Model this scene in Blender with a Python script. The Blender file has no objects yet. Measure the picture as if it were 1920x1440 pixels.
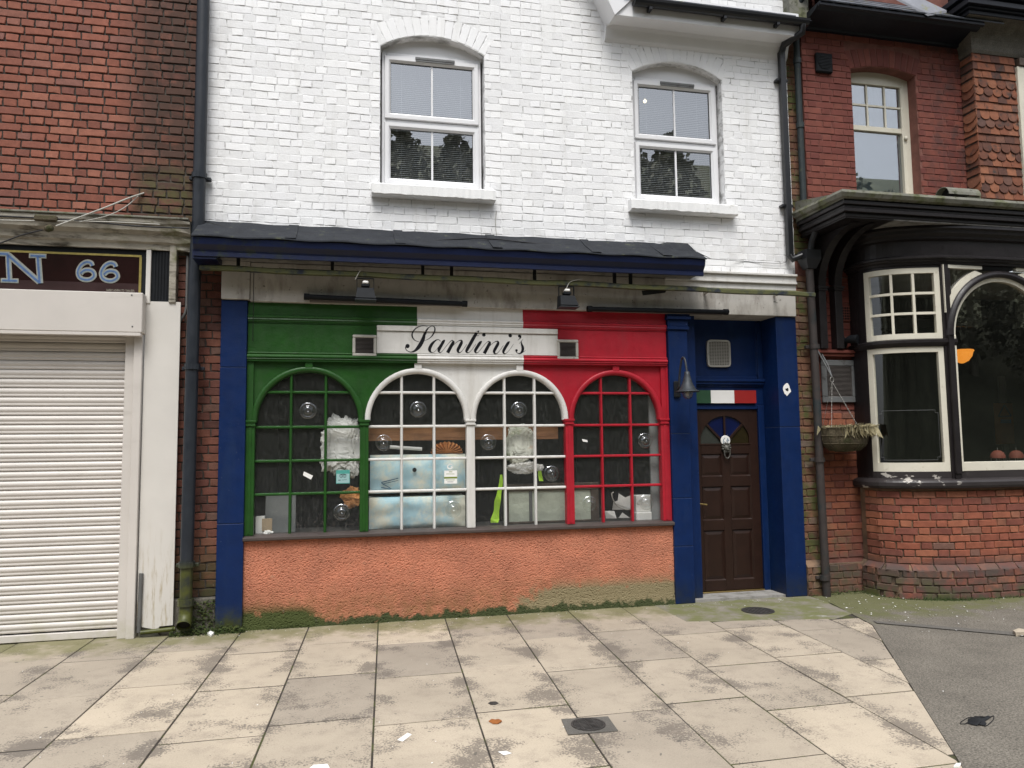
import bpy, bmesh, math, random
from math import radians as rad, sin, cos, pi, sqrt
from mathutils import Vector, Matrix
random.seed(7)
S = bpy.context.scene
COL = S.collection
# ------------------------------------------------------------------ camera
FPX = 1400.0
YAW, PITCH, ROLL = rad(12.45), rad(4.70), rad(-0.70)
CAM = Vector((0.0, -7.2, 1.62))
_f = Vector((sin(YAW)*cos(PITCH), cos(YAW)*cos(PITCH), sin(PITCH)))
_r = Vector((cos(YAW), -sin(YAW), 0)); _u = _r.cross(_f)
R_ = _r*cos(ROLL)+_u*sin(ROLL); U_ = -_r*sin(ROLL)+_u*cos(ROLL); F_ = _f
cd = bpy.data.cameras.new('camera'); co = bpy.data.objects.new('camera', cd); COL.objects.link(co)
co.matrix_world = Matrix(((R_.x, U_.x, -F_.x, CAM.x), (R_.y, U_.y, -F_.y, CAM.y), (R_.z, U_.z, -F_.z, CAM.z), (0, 0, 0, 1)))
cd.sensor_width = 36; cd.lens = FPX/1920*36; cd.clip_end = 500; cd.clip_start = 0.05
S.camera = co
# ------------------------------------------------------------------ sky, sun, exposure
SUN_EL, SUN_AZ = rad(60), rad(195)
w = bpy.data.worlds.new('World'); S.world = w; w.use_nodes = True
nt = w.node_tree; bg = nt.nodes['Background']
sk = nt.nodes.new('ShaderNodeTexSky'); sk.sky_type = 'NISHITA'; sk.sun_disc = False
sk.sun_elevation = SUN_EL; sk.sun_rotation = SUN_AZ
sk.air_density = 1.0; sk.dust_density = 1.0; sk.ozone_density = 1.0
hs = nt.nodes.new('ShaderNodeHueSaturation'); hs.inputs['Saturation'].default_value = 0.22
nt.links.new(sk.outputs[0], hs.inputs['Color'])
tcw = nt.nodes.new('ShaderNodeTexCoord'); sxw = nt.nodes.new('ShaderNodeSeparateXYZ'); nt.links.new(tcw.outputs['Generated'], sxw.inputs[0])
rgw = nt.nodes.new('ShaderNodeMapRange'); rgw.inputs[1].default_value = 0.0; rgw.inputs[2].default_value = 1.0; rgw.inputs[3].default_value = 0.34; rgw.inputs[4].default_value = 1.25
nt.links.new(sxw.outputs['Z'], rgw.inputs[0])          # overcast cloud cover: zenith about three times the horizon
mxw = nt.nodes.new('ShaderNodeMix'); mxw.data_type = 'RGBA'; mxw.blend_type = 'MULTIPLY'; mxw.inputs[0].default_value = 1.0
cbw = nt.nodes.new('ShaderNodeCombineColor')
for i_ in range(3): nt.links.new(rgw.outputs[0], cbw.inputs[i_])
nt.links.new(hs.outputs[0], mxw.inputs[6]); nt.links.new(cbw.outputs[0], mxw.inputs[7]); nt.links.new(mxw.outputs[2], bg.inputs['Color'])
bg.inputs['Strength'].default_value = 0.15
sl = bpy.data.lights.new('sun', 'SUN'); sl.energy = 1.5; sl.angle = rad(25); sl.color = (1.0, 0.975, 0.94)
so = bpy.data.objects.new('sun', sl); COL.objects.link(so)
_d = Vector((sin(SUN_AZ)*cos(SUN_EL), cos(SUN_AZ)*cos(SUN_EL), sin(SUN_EL)))
so.rotation_euler = (-_d).to_track_quat('-Z', 'Y').to_euler(); so.location = (0, -20, 30)
S.view_settings.view_transform = 'Standard'; S.view_settings.look = 'None'
S.view_settings.exposure = 1.08; S.view_settings.gamma = 1.0
S.cycles.max_bounces = 8; S.cycles.transparent_max_bounces = 12
S.cycles.caustics_reflective = False; S.cycles.caustics_refractive = False

def at(px, py, Y):
    """world point on the plane y=Y seen at photograph position (px, py): used as a survey of the facade"""
    d = R_*((px-960)/FPX) - U_*((py-720)/FPX) + F_
    return CAM + d*((Y-CAM.y)/d.y)
def atz(px, py, Z=0.0):
    d = R_*((px-960)/FPX) - U_*((py-720)/FPX) + F_
    return CAM + d*((Z-CAM.z)/d.z)
def proj(p):
    q = Vector(p)-CAM; z = q.dot(F_)
    if z <= 0.1: return None
    return (960+FPX*q.dot(R_)/z, 720-FPX*q.dot(U_)/z, z)
AX = lambda px, py, Y=0.0: at(px, py, Y).x
AZ = lambda px, py, Y=0.0: at(px, py, Y).z

# ------------------------------------------------------------------ materials
M = {}
TONE = 0.66
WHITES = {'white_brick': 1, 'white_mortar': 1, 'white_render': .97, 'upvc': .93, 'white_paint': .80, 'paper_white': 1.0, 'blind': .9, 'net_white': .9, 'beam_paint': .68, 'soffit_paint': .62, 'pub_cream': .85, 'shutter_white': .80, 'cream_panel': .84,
          'slab': .87, 'green_paint': .55, 'red_paint': .74, 'blue_paint': .58, 'navy_paint': .5, 'door_brown': .55, 'roughcast': .90, 'asphalt': .98, 'kerb_strip': .8, 'concrete': .8, 'red_brick': .86, 'pub_brick': .82, 'strip_brick': .75, 'pier_brick': .75, 'pub_red': .68, 'pub_dark': .55, 'eave_navy': .55, 'felt': .8, 'hung_tile': .62, 'sky_print': 1.2, 'pvc_bag': 1.15, 'bag_tint': 1.15, 'frosted': 1.25, 'hi_vis': .95, 'timber': 1.0, 'paper_orange': 1.0, 'frame_brown': 1.0, 'card_brown': 1.0, 'foliage': 2.0, 'grass_far': 2.2, 'lamp_glow': 1, 'bulb_glow': 1, 'bulb_white': 1, 'room_grey': 1.1}
def mat(name, col, rough=0.6, var=0.10, vscale=5.0, layers=(), bump=0.0, bscale=60.0, bstretch=(1, 1, 1), metal=0.0, spec=0.35,
        isl=0.0, islcols=None, fine=0.0, fscale=90.0, emit=None, rvar=0.0):
    m = bpy.data.materials.new(name); m.use_nodes = True; M[name] = m; kT = WHITES.get(name, TONE)
    sc3 = lambda c_: tuple(v_*kT for v_ in c_[:3])
    col = sc3(col); layers = [dict(l_, c=sc3(l_['c'])) for l_ in layers]
    if islcols: islcols = [(p_, sc3(c_)) for p_, c_ in islcols]
    t = m.node_tree; N = t.nodes; L = t.links; b = N['Principled BSDF']
    geo = N.new('ShaderNodeNewGeometry'); pos = geo.outputs['Position']
    def noise(scale, stretch=(1, 1, 1), detail=4, rough_=0.55):
        mp = N.new('ShaderNodeMapping'); mp.inputs['Scale'].default_value = stretch; L.new(pos, mp.inputs['Vector'])
        n = N.new('ShaderNodeTexNoise'); n.inputs['Scale'].default_value = scale; n.inputs['Detail'].default_value = detail
        n.inputs['Roughness'].default_value = rough_
        L.new(mp.outputs[0], n.inputs['Vector']); return n.outputs['Fac']
    def mrange(v, a, b_, c=0.0, d=1.0, smooth=False):
        r = N.new('ShaderNodeMapRange'); r.inputs[1].default_value = a; r.inputs[2].default_value = b_
        r.inputs[3].default_value = c; r.inputs[4].default_value = d; r.clamp = True
        if smooth: r.interpolation_type = 'SMOOTHSTEP'
        L.new(v, r.inputs[0]); return r.outputs[0]
    def math_(op, a, b_):
        n = N.new('ShaderNodeMath'); n.operation = op
        for i, v in enumerate((a, b_)):
            if isinstance(v, (int, float)): n.inputs[i].default_value = v
            else: L.new(v, n.inputs[i])
        return n.outputs[0]
    def mix(fac, A, B, mode='MIX'):
        n = N.new('ShaderNodeMix'); n.data_type = 'RGBA'; n.blend_type = mode
        if isinstance(fac, (int, float)): n.inputs[0].default_value = fac
        else: L.new(fac, n.inputs[0])
        for i, v in ((6, A), (7, B)):
            if isinstance(v, tuple): n.inputs[i].default_value = (*v[:3], 1)
            else: L.new(v, n.inputs[i])
        return n.outputs[2]
    c = tuple(col)
    if islcols:
        oi = N.new('ShaderNodeObjectInfo')
        v = math_('FRACT', math_('ADD', oi.outputs['Random'], geo.outputs['Random Per Island']), 0)
        cr = N.new('ShaderNodeValToRGB'); cr.color_ramp.interpolation = 'LINEAR'
        el = cr.color_ramp.elements
        while len(el) < len(islcols): el.new(0.5)
        for i, (p_, cc) in enumerate(islcols): el[i].position = p_; el[i].color = (*cc, 1)
        L.new(v, cr.inputs[0]); c = cr.outputs[0]
    if var > 0:
        f = mrange(noise(vscale, detail=6), 0.3, 0.7, 1-var, 1+var)
        cmb = N.new('ShaderNodeCombineColor')
        for i in range(3): L.new(f, cmb.inputs[i])
        c = mix(1.0, c, cmb.outputs[0], 'MULTIPLY')
    if fine > 0:
        f = mrange(noise(fscale, detail=3, rough_=0.7), 0.3, 0.7, 1-fine, 1+fine)
        cmb = N.new('ShaderNodeCombineColor')
        for i in range(3): L.new(f, cmb.inputs[i])
        c = mix(1.0, c, cmb.outputs[0], 'MULTIPLY')
    sep = None
    for ly in layers:
        f0 = noise(ly.get('s', 8), ly.get('st', (1, 1, 1)), ly.get('d', 6), ly.get('r', 0.65))
        if 'g' in ly:
            f0 = math_('ADD', f0, math_('MULTIPLY', math_('SUBTRACT', noise(ly['g'][0], (1, 1, 1), 3, 0.6), 0.5), ly['g'][1]))
        if 'joint' in ly:      # dirt gathers along the long joints of the paving
            if sep is None: sep = N.new('ShaderNodeSeparateXYZ'); L.new(pos, sep.inputs[0])
            u_ = math_('FRACT', math_('DIVIDE', math_('SUBTRACT', math_('ADD', sep.outputs[0], 2.13), math_('MULTIPLY', math_('ADD', sep.outputs[1], 0.3), 0.062)), 0.6), 0)
            e_ = math_('MULTIPLY', math_('ABSOLUTE', math_('SUBTRACT', u_, 0.5), 0), 2.0)
            f0 = math_('ADD', f0, math_('MULTIPLY', math_('SUBTRACT', e_, 0.55), ly['joint']))
        f = mrange(f0, ly['lo'], ly['hi'])
        for ax in 'xyz':
            if ax+'r' in ly:
                if sep is None:
                    sep = N.new('ShaderNodeSeparateXYZ'); L.new(pos, sep.inputs[0])
                a, b_ = ly[ax+'r']
                g = mrange(sep.outputs['XYZ'.index(ax.upper())], a, b_, 0, 1, True) if True else None
                if ly.get('add'):
                    f = mrange(math_('ADD', f, math_('SUBTRACT', g, 1.0)), 0.0, ly.get('soft', 0.35))
                else: f = math_('MULTIPLY', f, g)
        if 'k' in ly: f = math_('MULTIPLY', f, ly['k'])
        c = mix(f, c, ly['c'])
    if isinstance(c, tuple): b.inputs['Base Color'].default_value = (*c, 1)
    else: L.new(c, b.inputs['Base Color'])
    b.inputs['Roughness'].default_value = rough
    if rvar > 0: L.new(mrange(noise(vscale*2.3), 0.3, 0.7, rough-rvar, rough+rvar), b.inputs['Roughness'])
    b.inputs['Metallic'].default_value = metal; b.inputs['Specular IOR Level'].default_value = spec
    if emit: b.inputs['Emission Color'].default_value = (*emit[0], 1); b.inputs['Emission Strength'].default_value = emit[1]
    if bump > 0:
        bn = N.new('ShaderNodeBump'); bn.inputs['Strength'].default_value = 1.0; bn.inputs['Distance'].default_value = bump
        L.new(noise(bscale, bstretch, 5, 0.6), bn.inputs['Height']); L.new(bn.outputs[0], b.inputs['Normal'])
    return m
def glass(name, tint=(0.8, 0.83, 0.82), refl=0.07, rough=0.02, bump=0.0, bscale=30.0, st=(1, 1, 1), dust_sheen=0.0, dust_sheen_col=(0.35, 0.36, 0.35)):
    m = bpy.data.materials.new(name); m.use_nodes = True; M[name] = m
    t = m.node_tree; N = t.nodes; L = t.links; N.remove(N['Principled BSDF']); out = N['Material Output']
    tr = N.new('ShaderNodeBsdfTransparent'); tr.inputs[0].default_value = (*tint, 1)
    gl = N.new('ShaderNodeBsdfGlossy'); gl.inputs['Roughness'].default_value = rough; gl.inputs['Color'].default_value = (0.95, 0.97, 1, 1)
    lw = N.new('ShaderNodeLayerWeight'); lw.inputs['Blend'].default_value = 0.5
    pw = N.new('ShaderNodeMath'); pw.operation = 'POWER'; pw.inputs[1].default_value = 5.0; L.new(lw.outputs['Facing'], pw.inputs[0])
    mp0 = N.new('ShaderNodeMath'); mp0.operation = 'MULTIPLY_ADD'; mp0.inputs[1].default_value = 1-refl; mp0.inputs[2].default_value = refl; mp0.use_clamp = True; L.new(pw.outputs[0], mp0.inputs[0])
    mx = N.new('ShaderNodeMixShader'); L.new(mp0.outputs[0], mx.inputs[0]); L.new(tr.outputs[0], mx.inputs[1]); L.new(gl.outputs[0], mx.inputs[2])
    geo = N.new('ShaderNodeNewGeometry'); mp = N.new('ShaderNodeMapping'); mp.inputs['Scale'].default_value = st; L.new(geo.outputs['Position'], mp.inputs[0])
    if bump > 0:
        n = N.new('ShaderNodeTexNoise'); n.inputs['Scale'].default_value = bscale; n.inputs['Detail'].default_value = 3; L.new(mp.outputs[0], n.inputs['Vector'])
        bn = N.new('ShaderNodeBump'); bn.inputs['Distance'].default_value = bump; L.new(n.outputs['Fac'], bn.inputs['Height']); L.new(bn.outputs[0], gl.inputs['Normal'])
    last = mx.outputs[0]
    if dust_sheen > 0:
        n = N.new('ShaderNodeTexNoise'); n.inputs['Scale'].default_value = 45; n.inputs['Detail'].default_value = 8; n.inputs['Roughness'].default_value = 0.75; L.new(mp.outputs[0], n.inputs['Vector'])
        r = N.new('ShaderNodeMapRange'); r.inputs[1].default_value = 0.45; r.inputs[2].default_value = 0.75; r.inputs[3].default_value = dust_sheen*0.25; r.inputs[4].default_value = dust_sheen; L.new(n.outputs['Fac'], r.inputs[0])
        df = N.new('ShaderNodeBsdfDiffuse'); df.inputs[0].default_value = (*dust_sheen_col, 1)
        m2 = N.new('ShaderNodeMixShader'); L.new(r.outputs[0], m2.inputs[0]); L.new(last, m2.inputs[1]); L.new(df.outputs[0], m2.inputs[2]); last = m2.outputs[0]
    L.new(last, out.inputs[0]); return m

GRIME = (0.10, 0.095, 0.085); MOSS = (0.075, 0.085, 0.022); MOSSL = (0.16, 0.17, 0.05)
mat('white_brick', (0.80, 0.80, 0.80), 0.55, 0.04, 3, bump=0.0025, bscale=70, isl=1,
    islcols=[(0, (0.79, 0.79, 0.795)), (0.5, (0.81, 0.81, 0.81)), (1, (0.825, 0.825, 0.82))],
    layers=[dict(c=(0.60, 0.59, 0.56), s=3, lo=0.55, hi=0.75, st=(3, 1, 0.3), k=0.5), dict(c=(0.42, 0.42, 0.40), s=26, lo=0.68, hi=0.75), dict(c=(0.50, 0.49, 0.47), s=5, lo=0.45, hi=0.7, xr=(-0.9, -1.35), k=0.6), dict(c=(0.50, 0.48, 0.44), s=4, lo=0.5, hi=0.72, zr=(4.05, 3.6), k=0.5), dict(c=(0.45, 0.40, 0.32), s=5, lo=0.62, hi=0.8, xr=(4.2, 4.8), k=0.6)])
mat('white_mortar', (0.78, 0.78, 0.78), 0.7, 0.06, 8, layers=[dict(c=(0.30, 0.30, 0.29), s=7, lo=0.47, hi=0.66, st=(0.6, 1, 1.6))], bump=0.002, bscale=80)
mat('white_render', (0.80, 0.80, 0.79), 0.6, 0.05, 4, layers=[dict(c=(0.40, 0.38, 0.32), s=9, lo=0.62, hi=0.78)], bump=0.002, bscale=60)
mat('red_brick', (0.3, 0.1, 0.06), 0.85, 0.16, 18, fine=0.12, bump=0.002, bscale=150,
    islcols=[(0, (0.20, 0.075, 0.055)), (0.25, (0.25, 0.090, 0.060)), (0.6, (0.295, 0.105, 0.068)), (0.85, (0.33, 0.13, 0.085)), (1, (0.23, 0.10, 0.078))],
    layers=[dict(c=(0.060, 0.036, 0.026), s=5, lo=0.22, hi=0.50, xr=(-2.15, -1.75), k=0.88), dict(c=(0.10, 0.10, 0.035), s=9, lo=0.42, hi=0.6, xr=(-2.0, -1.7), zr=(4.35, 4.0), k=0.8),
            dict(c=(0.45, 0.42, 0.38), s=40, lo=0.74, hi=0.80)])
mat('pub_brick', (0.25, 0.07, 0.05), 0.85, 0.2, 14, fine=0.12, bump=0.002, bscale=150,
    islcols=[(0, (0.20, 0.066, 0.046)), (0.3, (0.25, 0.078, 0.048)), (0.65, (0.31, 0.10, 0.056)), (0.9, (0.35, 0.13, 0.07)), (1, (0.19, 0.10, 0.075))],
    layers=[dict(c=(0.075, 0.066, 0.062), s=4, lo=0.28, hi=0.52, zr=(0.50, 0.28), k=0.85), dict(c=(0.09, 0.085, 0.05), s=7, lo=0.45, hi=0.62, xr=(5.65, 5.2), zr=(1.3, 0.5), k=0.8),
            dict(c=(0.10, 0.11, 0.03), s=4, lo=0.45, hi=0.65, zr=(0.35, 0.0)), dict(c=(0.6, 0.58, 0.55), s=30, lo=0.75, hi=0.80)])
mat('pub_red', (0.24, 0.052, 0.040), 0.75, 0.15, 10, fine=0.08, bump=0.0015, bscale=150,
    islcols=[(0, (0.19, 0.050, 0.038)), (0.5, (0.235, 0.064, 0.046)), (1, (0.27, 0.082, 0.056))],
    layers=[dict(c=(0.075, 0.045, 0.042), s=6, lo=0.45, hi=0.62, xr=(6.3, 6.9), k=0.8)])
mat('pier_brick', (0.2, 0.1, 0.06), 0.9, 0.2, 14, fine=0.15, bump=0.0025, bscale=120,
    islcols=[(0, (0.13, 0.07, 0.045)), (0.4, (0.20, 0.095, 0.055)), (0.75, (0.26, 0.13, 0.075)), (1, (0.18, 0.13, 0.10))],
    layers=[dict(c=(0.095, 0.10, 0.03), s=4, lo=0.45, hi=0.60), dict(c=(0.06, 0.05, 0.04), s=5, lo=0.45, hi=0.62, zr=(0.8, 0.2)), dict(c=(0.35, 0.33, 0.29), s=22, lo=0.66, hi=0.75)])
mat('strip_brick', (0.2, 0.1, 0.06), 0.9, 0.2, 14, fine=0.15, bump=0.0025, bscale=120,
    islcols=[(0, (0.10, 0.045, 0.035)), (0.4, (0.165, 0.062, 0.045)), (0.75, (0.22, 0.085, 0.055)), (1, (0.15, 0.085, 0.065))],
    layers=[dict(c=(0.07, 0.075, 0.025), s=5, lo=0.35, hi=0.58, zr=(1.0, 0.2)), dict(c=(0.03, 0.03, 0.022), s=6, lo=0.4, hi=0.6, zr=(0.5, 0.1)), dict(c=(0.40, 0.36, 0.32), s=26, lo=0.67, hi=0.74)])
mat('mortar_dark', (0.075, 0.065, 0.055), 0.95, 0.25, 12, bump=0.003, bscale=120, layers=[dict(c=(0.22, 0.19, 0.15), s=5, lo=0.55, hi=0.7, xr=(-2.0, -1.6))])
mat('mortar_light', (0.30, 0.19, 0.12), 0.95, 0.25, 9, bump=0.003, bscale=120, layers=[dict(c=(0.06, 0.055, 0.045), s=4, lo=0.42, hi=0.62, zr=(0.9, 0.3)), dict(c=(0.4, 0.36, 0.32), s=6, lo=0.6, hi=0.75)])
mat('mortar_red', (0.27, 0.115, 0.09), 0.95, 0.25, 9, bump=0.003, bscale=120)
mat('upvc', (0.80, 0.80, 0.81), 0.3, 0.03, 4, spec=0.5, layers=[dict(c=(0.55, 0.53, 0.48), s=12, lo=0.66, hi=0.8, k=0.5)])
mat('rubber', (0.05, 0.05, 0.05), 0.6, 0.1)
mat('blind', (0.62, 0.63, 0.64), 0.5, 0.05, 4)
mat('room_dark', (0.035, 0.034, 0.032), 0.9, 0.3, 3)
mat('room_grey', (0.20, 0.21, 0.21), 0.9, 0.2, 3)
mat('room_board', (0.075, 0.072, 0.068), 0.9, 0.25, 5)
mat('blue_paint', (0.004, 0.026, 0.120), 0.48, 0.12, 7, spec=0.22, bump=0.0012, bscale=45, rvar=0.08,
    layers=[dict(c=(0.02, 0.05, 0.13), s=3.2, lo=0.50, hi=0.74, st=(2.2, 1, 0.25), k=0.55), dict(c=(0.25, 0.29, 0.36), s=34, lo=0.70, hi=0.73, k=0.9), dict(c=(0.03, 0.06, 0.17), s=11, lo=0.62, hi=0.78, k=0.45), dict(c=(0.55, 0.56, 0.58), s=55, lo=0.745, hi=0.77), dict(c=(0.03, 0.04, 0.05), s=9, lo=0.3, hi=0.7, zr=(0.30, 0.0)), dict(c=MOSS, s=10, lo=0.35, hi=0.6, zr=(0.26, 0.05), xr=(-0.5, -0.8))])
mat('blue_seam', (0.10, 0.14, 0.26), 0.6, 0.2)
mat('navy_paint', (0.006, 0.016, 0.075), 0.42, 0.15, 7, bump=0.0015, bscale=30, layers=[dict(c=(0.03, 0.045, 0.03), s=12, lo=0.52, hi=0.66, xr=(0.5, -1.3)), dict(c=(0.3, 0.32, 0.35), s=60, lo=0.75, hi=0.78)])
mat('green_paint', (0.022, 0.115, 0.014), 0.42, 0.16, 6, bump=0.0015, bscale=38, rvar=0.08, layers=[dict(c=(0.045, 0.12, 0.035), s=3.2, lo=0.50, hi=0.74, st=(2.2, 1, 0.25), k=0.55), dict(c=(0.10, 0.16, 0.08), s=34, lo=0.70, hi=0.73, k=0.9), dict(c=(0.07, 0.20, 0.05), s=16, lo=0.62, hi=0.8, k=0.5), dict(c=(0.02, 0.05, 0.015), s=5, lo=0.55, hi=0.8, k=0.5)])
mat('red_paint', (0.47, 0.016, 0.032), 0.42, 0.14, 6, bump=0.0015, bscale=38, rvar=0.08, layers=[dict(c=(0.34, 0.03, 0.04), s=3.2, lo=0.50, hi=0.74, st=(2.2, 1, 0.25), k=0.55), dict(c=(0.62, 0.20, 0.20), s=34, lo=0.70, hi=0.73, k=0.9), dict(c=(0.60, 0.08, 0.09), s=16, lo=0.62, hi=0.8, k=0.5), dict(c=(0.22, 0.008, 0.015), s=6, lo=0.58, hi=0.8, k=0.5)])
mat('white_paint', (0.78, 0.765, 0.73), 0.42, 0.05, 6, bump=0.0012, bscale=38, layers=[dict(c=(0.50, 0.47, 0.41), s=3.2, lo=0.50, hi=0.74, st=(2.2, 1, 0.25), k=0.6), dict(c=(0.42, 0.38, 0.32), s=13, lo=0.60, hi=0.78, k=0.55), dict(c=(0.2, 0.18, 0.15), s=45, lo=0.71, hi=0.76)])
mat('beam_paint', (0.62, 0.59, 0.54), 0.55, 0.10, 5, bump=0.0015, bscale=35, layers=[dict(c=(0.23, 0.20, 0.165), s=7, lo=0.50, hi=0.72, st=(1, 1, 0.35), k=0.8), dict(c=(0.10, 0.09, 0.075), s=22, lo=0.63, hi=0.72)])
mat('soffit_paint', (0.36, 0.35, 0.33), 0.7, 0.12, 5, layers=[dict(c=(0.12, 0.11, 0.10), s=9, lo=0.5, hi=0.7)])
mat('letter_black', (0.008, 0.008, 0.012), 0.4, 0.05)
mat('sill_brown', (0.095, 0.075, 0.068), 0.45, 0.15, 9, bump=0.001, bscale=40, layers=[dict(c=(0.28, 0.25, 0.23), s=30, lo=0.66, hi=0.76)])
mat('felt', (0.020, 0.023, 0.029), 0.9, 0.25, 8, fine=0.35, fscale=160, bump=0.003, bscale=180, layers=[dict(c=(0.10, 0.11, 0.06), s=8, lo=0.60, hi=0.75)])
mat('moss_metal', (0.03, 0.04, 0.06), 0.7, 0.2, 9, layers=[dict(c=(0.13, 0.135, 0.05), s=9, lo=0.36, hi=0.52)], bump=0.004, bscale=60)
mat('roughcast', (0.52, 0.200, 0.118), 0.9, 0.10, 5, fine=0.14, fscale=70, bump=0.004, bscale=110,
    layers=[dict(c=(0.34, 0.135, 0.085), s=3, lo=0.42, hi=0.70, k=0.75), dict(c=(0.56, 0.24, 0.14), s=6, lo=0.56, hi=0.75, k=0.6), dict(c=(0.40, 0.26, 0.17), s=16, lo=0.62, hi=0.74, k=0.5), dict(c=(0.22, 0.085, 0.05), s=60, lo=0.60, hi=0.68, d=3, k=0.8), dict(c=(0.22, 0.12, 0.05), s=11, lo=0.30, hi=0.62, zr=(0.46, 0.04), k=0.75),
            dict(c=(0.25, 0.205, 0.115), s=7, lo=0.25, hi=0.55, zr=(0.34, 0.10), xr=(1.35, 2.2), add=1, soft=0.6), dict(c=(0.05, 0.062, 0.022), s=9, lo=0.30, hi=0.62, zr=(0.13, 0.0), add=1), dict(c=(0.06, 0.075, 0.02), s=6, lo=0.25, hi=0.5, zr=(0.26, 0.04), xr=(0.1, -0.75), add=1, soft=0.6),
            dict(c=(0.13, 0.12, 0.08), s=10, lo=0.69, hi=0.73)])
mat('door_brown', (0.040, 0.018, 0.012), 0.38, 0.18, 9, bump=0.0008, bscale=50, bstretch=(3, 1, 0.3), layers=[dict(c=(0.25, 0.20, 0.17), s=48, lo=0.735, hi=0.77)])
mat('brass', (0.62, 0.45, 0.18), 0.35, 0.1, metal=1.0)
mat('pewter', (0.13, 0.125, 0.11), 0.5, 0.4, 60, metal=0.25)
mat('grille_cream', (0.62, 0.60, 0.54), 0.5, 0.1, layers=[dict(c=(0.3, 0.28, 0.24), s=20, lo=0.6, hi=0.75)])
mat('grille_dark', (0.20, 0.175, 0.16), 0.6, 0.2)
mat('grey_metal', (0.20, 0.205, 0.205), 0.5, 0.12, 8, layers=[dict(c=(0.10, 0.09, 0.08), s=15, lo=0.55, hi=0.7)])
mat('black_metal', (0.016, 0.018, 0.021), 0.65, 0.2, 12, spec=0.15)
mat('void', (0.008, 0.008, 0.008), 0.95, 0.2)
mat('lamp_metal', (0.055, 0.062, 0.07), 0.5, 0.2, 20, metal=0.3)
mat('pipe_slate', (0.026, 0.032, 0.042), 0.42, 0.15, 5, bump=0.001, bscale=20, rvar=0.1, layers=[dict(c=(0.10, 0.11, 0.02), s=6, lo=0.3, hi=0.55, zr=(0.68, 0.50)), dict(c=(0.4, 0.4, 0.38), s=50, lo=0.74, hi=0.78)])
mat('pipe_brown', (0.060, 0.048, 0.044), 0.6, 0.2, 6, bump=0.001, bscale=30, layers=[dict(c=(0.03, 0.04, 0.042), s=5, lo=0.5, hi=0.65), dict(c=(0.2, 0.12, 0.07), s=14, lo=0.66, hi=0.75)])
mat('pipe_green', (0.030, 0.042, 0.045), 0.55, 0.2, 8, layers=[dict(c=(0.09, 0.10, 0.06), s=12, lo=0.58, hi=0.7)])
mat('pipe_black', (0.016, 0.017, 0.020), 0.35, 0.15, 8, spec=0.5)
mat('pipe_grey', (0.17, 0.17, 0.165), 0.55, 0.2, 8)
mat('shutter_white', (0.70, 0.655, 0.605), 0.38, 0.04, 3, spec=0.45, layers=[dict(c=(0.45, 0.41, 0.36), s=5, lo=0.58, hi=0.8, st=(0.3, 1, 1), k=0.5), dict(c=(0.50, 0.48, 0.32), s=7, lo=0.45, hi=0.7, zr=(0.35, 0.0), k=0.6)])
mat('cream_panel', (0.72, 0.69, 0.64), 0.42, 0.04, 3, layers=[dict(c=(0.36, 0.27, 0.12), s=8, lo=0.50, hi=0.68, st=(4, 1, 0.5), zr=(1.1, 0.25), k=0.75), dict(c=(0.25, 0.22, 0.18), s=40, lo=0.73, hi=0.76)])
mat('old_timber', (0.50, 0.46, 0.38), 0.75, 0.15, 7, bump=0.003, bscale=25, bstretch=(0.3, 1, 2), layers=[dict(c=(0.10, 0.085, 0.06), s=9, lo=0.52, hi=0.66, st=(0.4, 1, 2)), dict(c=(0.20, 0.20, 0.09), s=5, lo=0.5, hi=0.66, xr=(-2.4, -1.5))])
mat('sign_maroon', (0.022, 0.007, 0.007), 0.18, 0.2, 4, spec=0.5)
mat('sign_band', (0.055, 0.030, 0.030), 0.25, 0.2, 4, spec=0.5)
mat('gold', (0.62, 0.50, 0.16), 0.35, 0.2, 30, metal=0.6)
mat('letter_pale', (0.36, 0.42, 0.42), 0.45, 0.15, 40)
mat('letter_blue', (0.11, 0.20, 0.42), 0.45, 0.2, 40)
mat('letter_cream', (0.45, 0.42, 0.34), 0.45, 0.15, 40)
mat('pub_dark', (0.024, 0.019, 0.020), 0.42, 0.2, 7, bump=0.0012, bscale=35, rvar=0.08)
mat('pub_sill', (0.045, 0.038, 0.038), 0.42, 0.15, 7, bump=0.0015, bscale=35, layers=[dict(c=(0.62, 0.58, 0.52), s=5.5, lo=0.605, hi=0.63, xr=(6.35, 5.9), st=(1, 1, 2))])
mat('pub_cream', (0.74, 0.70, 0.58), 0.45, 0.05, 5, bump=0.0012, bscale=40, layers=[dict(c=(0.40, 0.34, 0.22), s=14, lo=0.60, hi=0.76, k=0.6), dict(c=(0.12, 0.10, 0.08), s=38, lo=0.72, hi=0.76)])
mat('eave_navy', (0.008, 0.011, 0.020), 0.5, 0.25, 5, bump=0.001, bscale=20)
mat('lead_moss', (0.26, 0.255, 0.21), 0.75, 0.2, 6, bump=0.003, bscale=40, layers=[dict(c=(0.15, 0.165, 0.06), s=7, lo=0.48, hi=0.66), dict(c=(0.06, 0.06, 0.05), s=14, lo=0.55, hi=0.7)])
mat('pebbledash', (0.19, 0.175, 0.145), 0.95, 0.2, 9, fine=0.4, fscale=110, bump=0.01, bscale=120)
mat('hung_tile', (0.3, 0.11, 0.06), 0.85, 0.15, 20, fine=0.15, bump=0.0015, bscale=120,
    islcols=[(0, (0.135, 0.062, 0.046)), (0.3, (0.20, 0.08, 0.05)), (0.6, (0.30, 0.105, 0.055)), (0.85, (0.40, 0.16, 0.085)), (1, (0.155, 0.085, 0.07))], layers=[dict(c=(0.06, 0.05, 0.045), s=9, lo=0.54, hi=0.7)])
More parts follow.
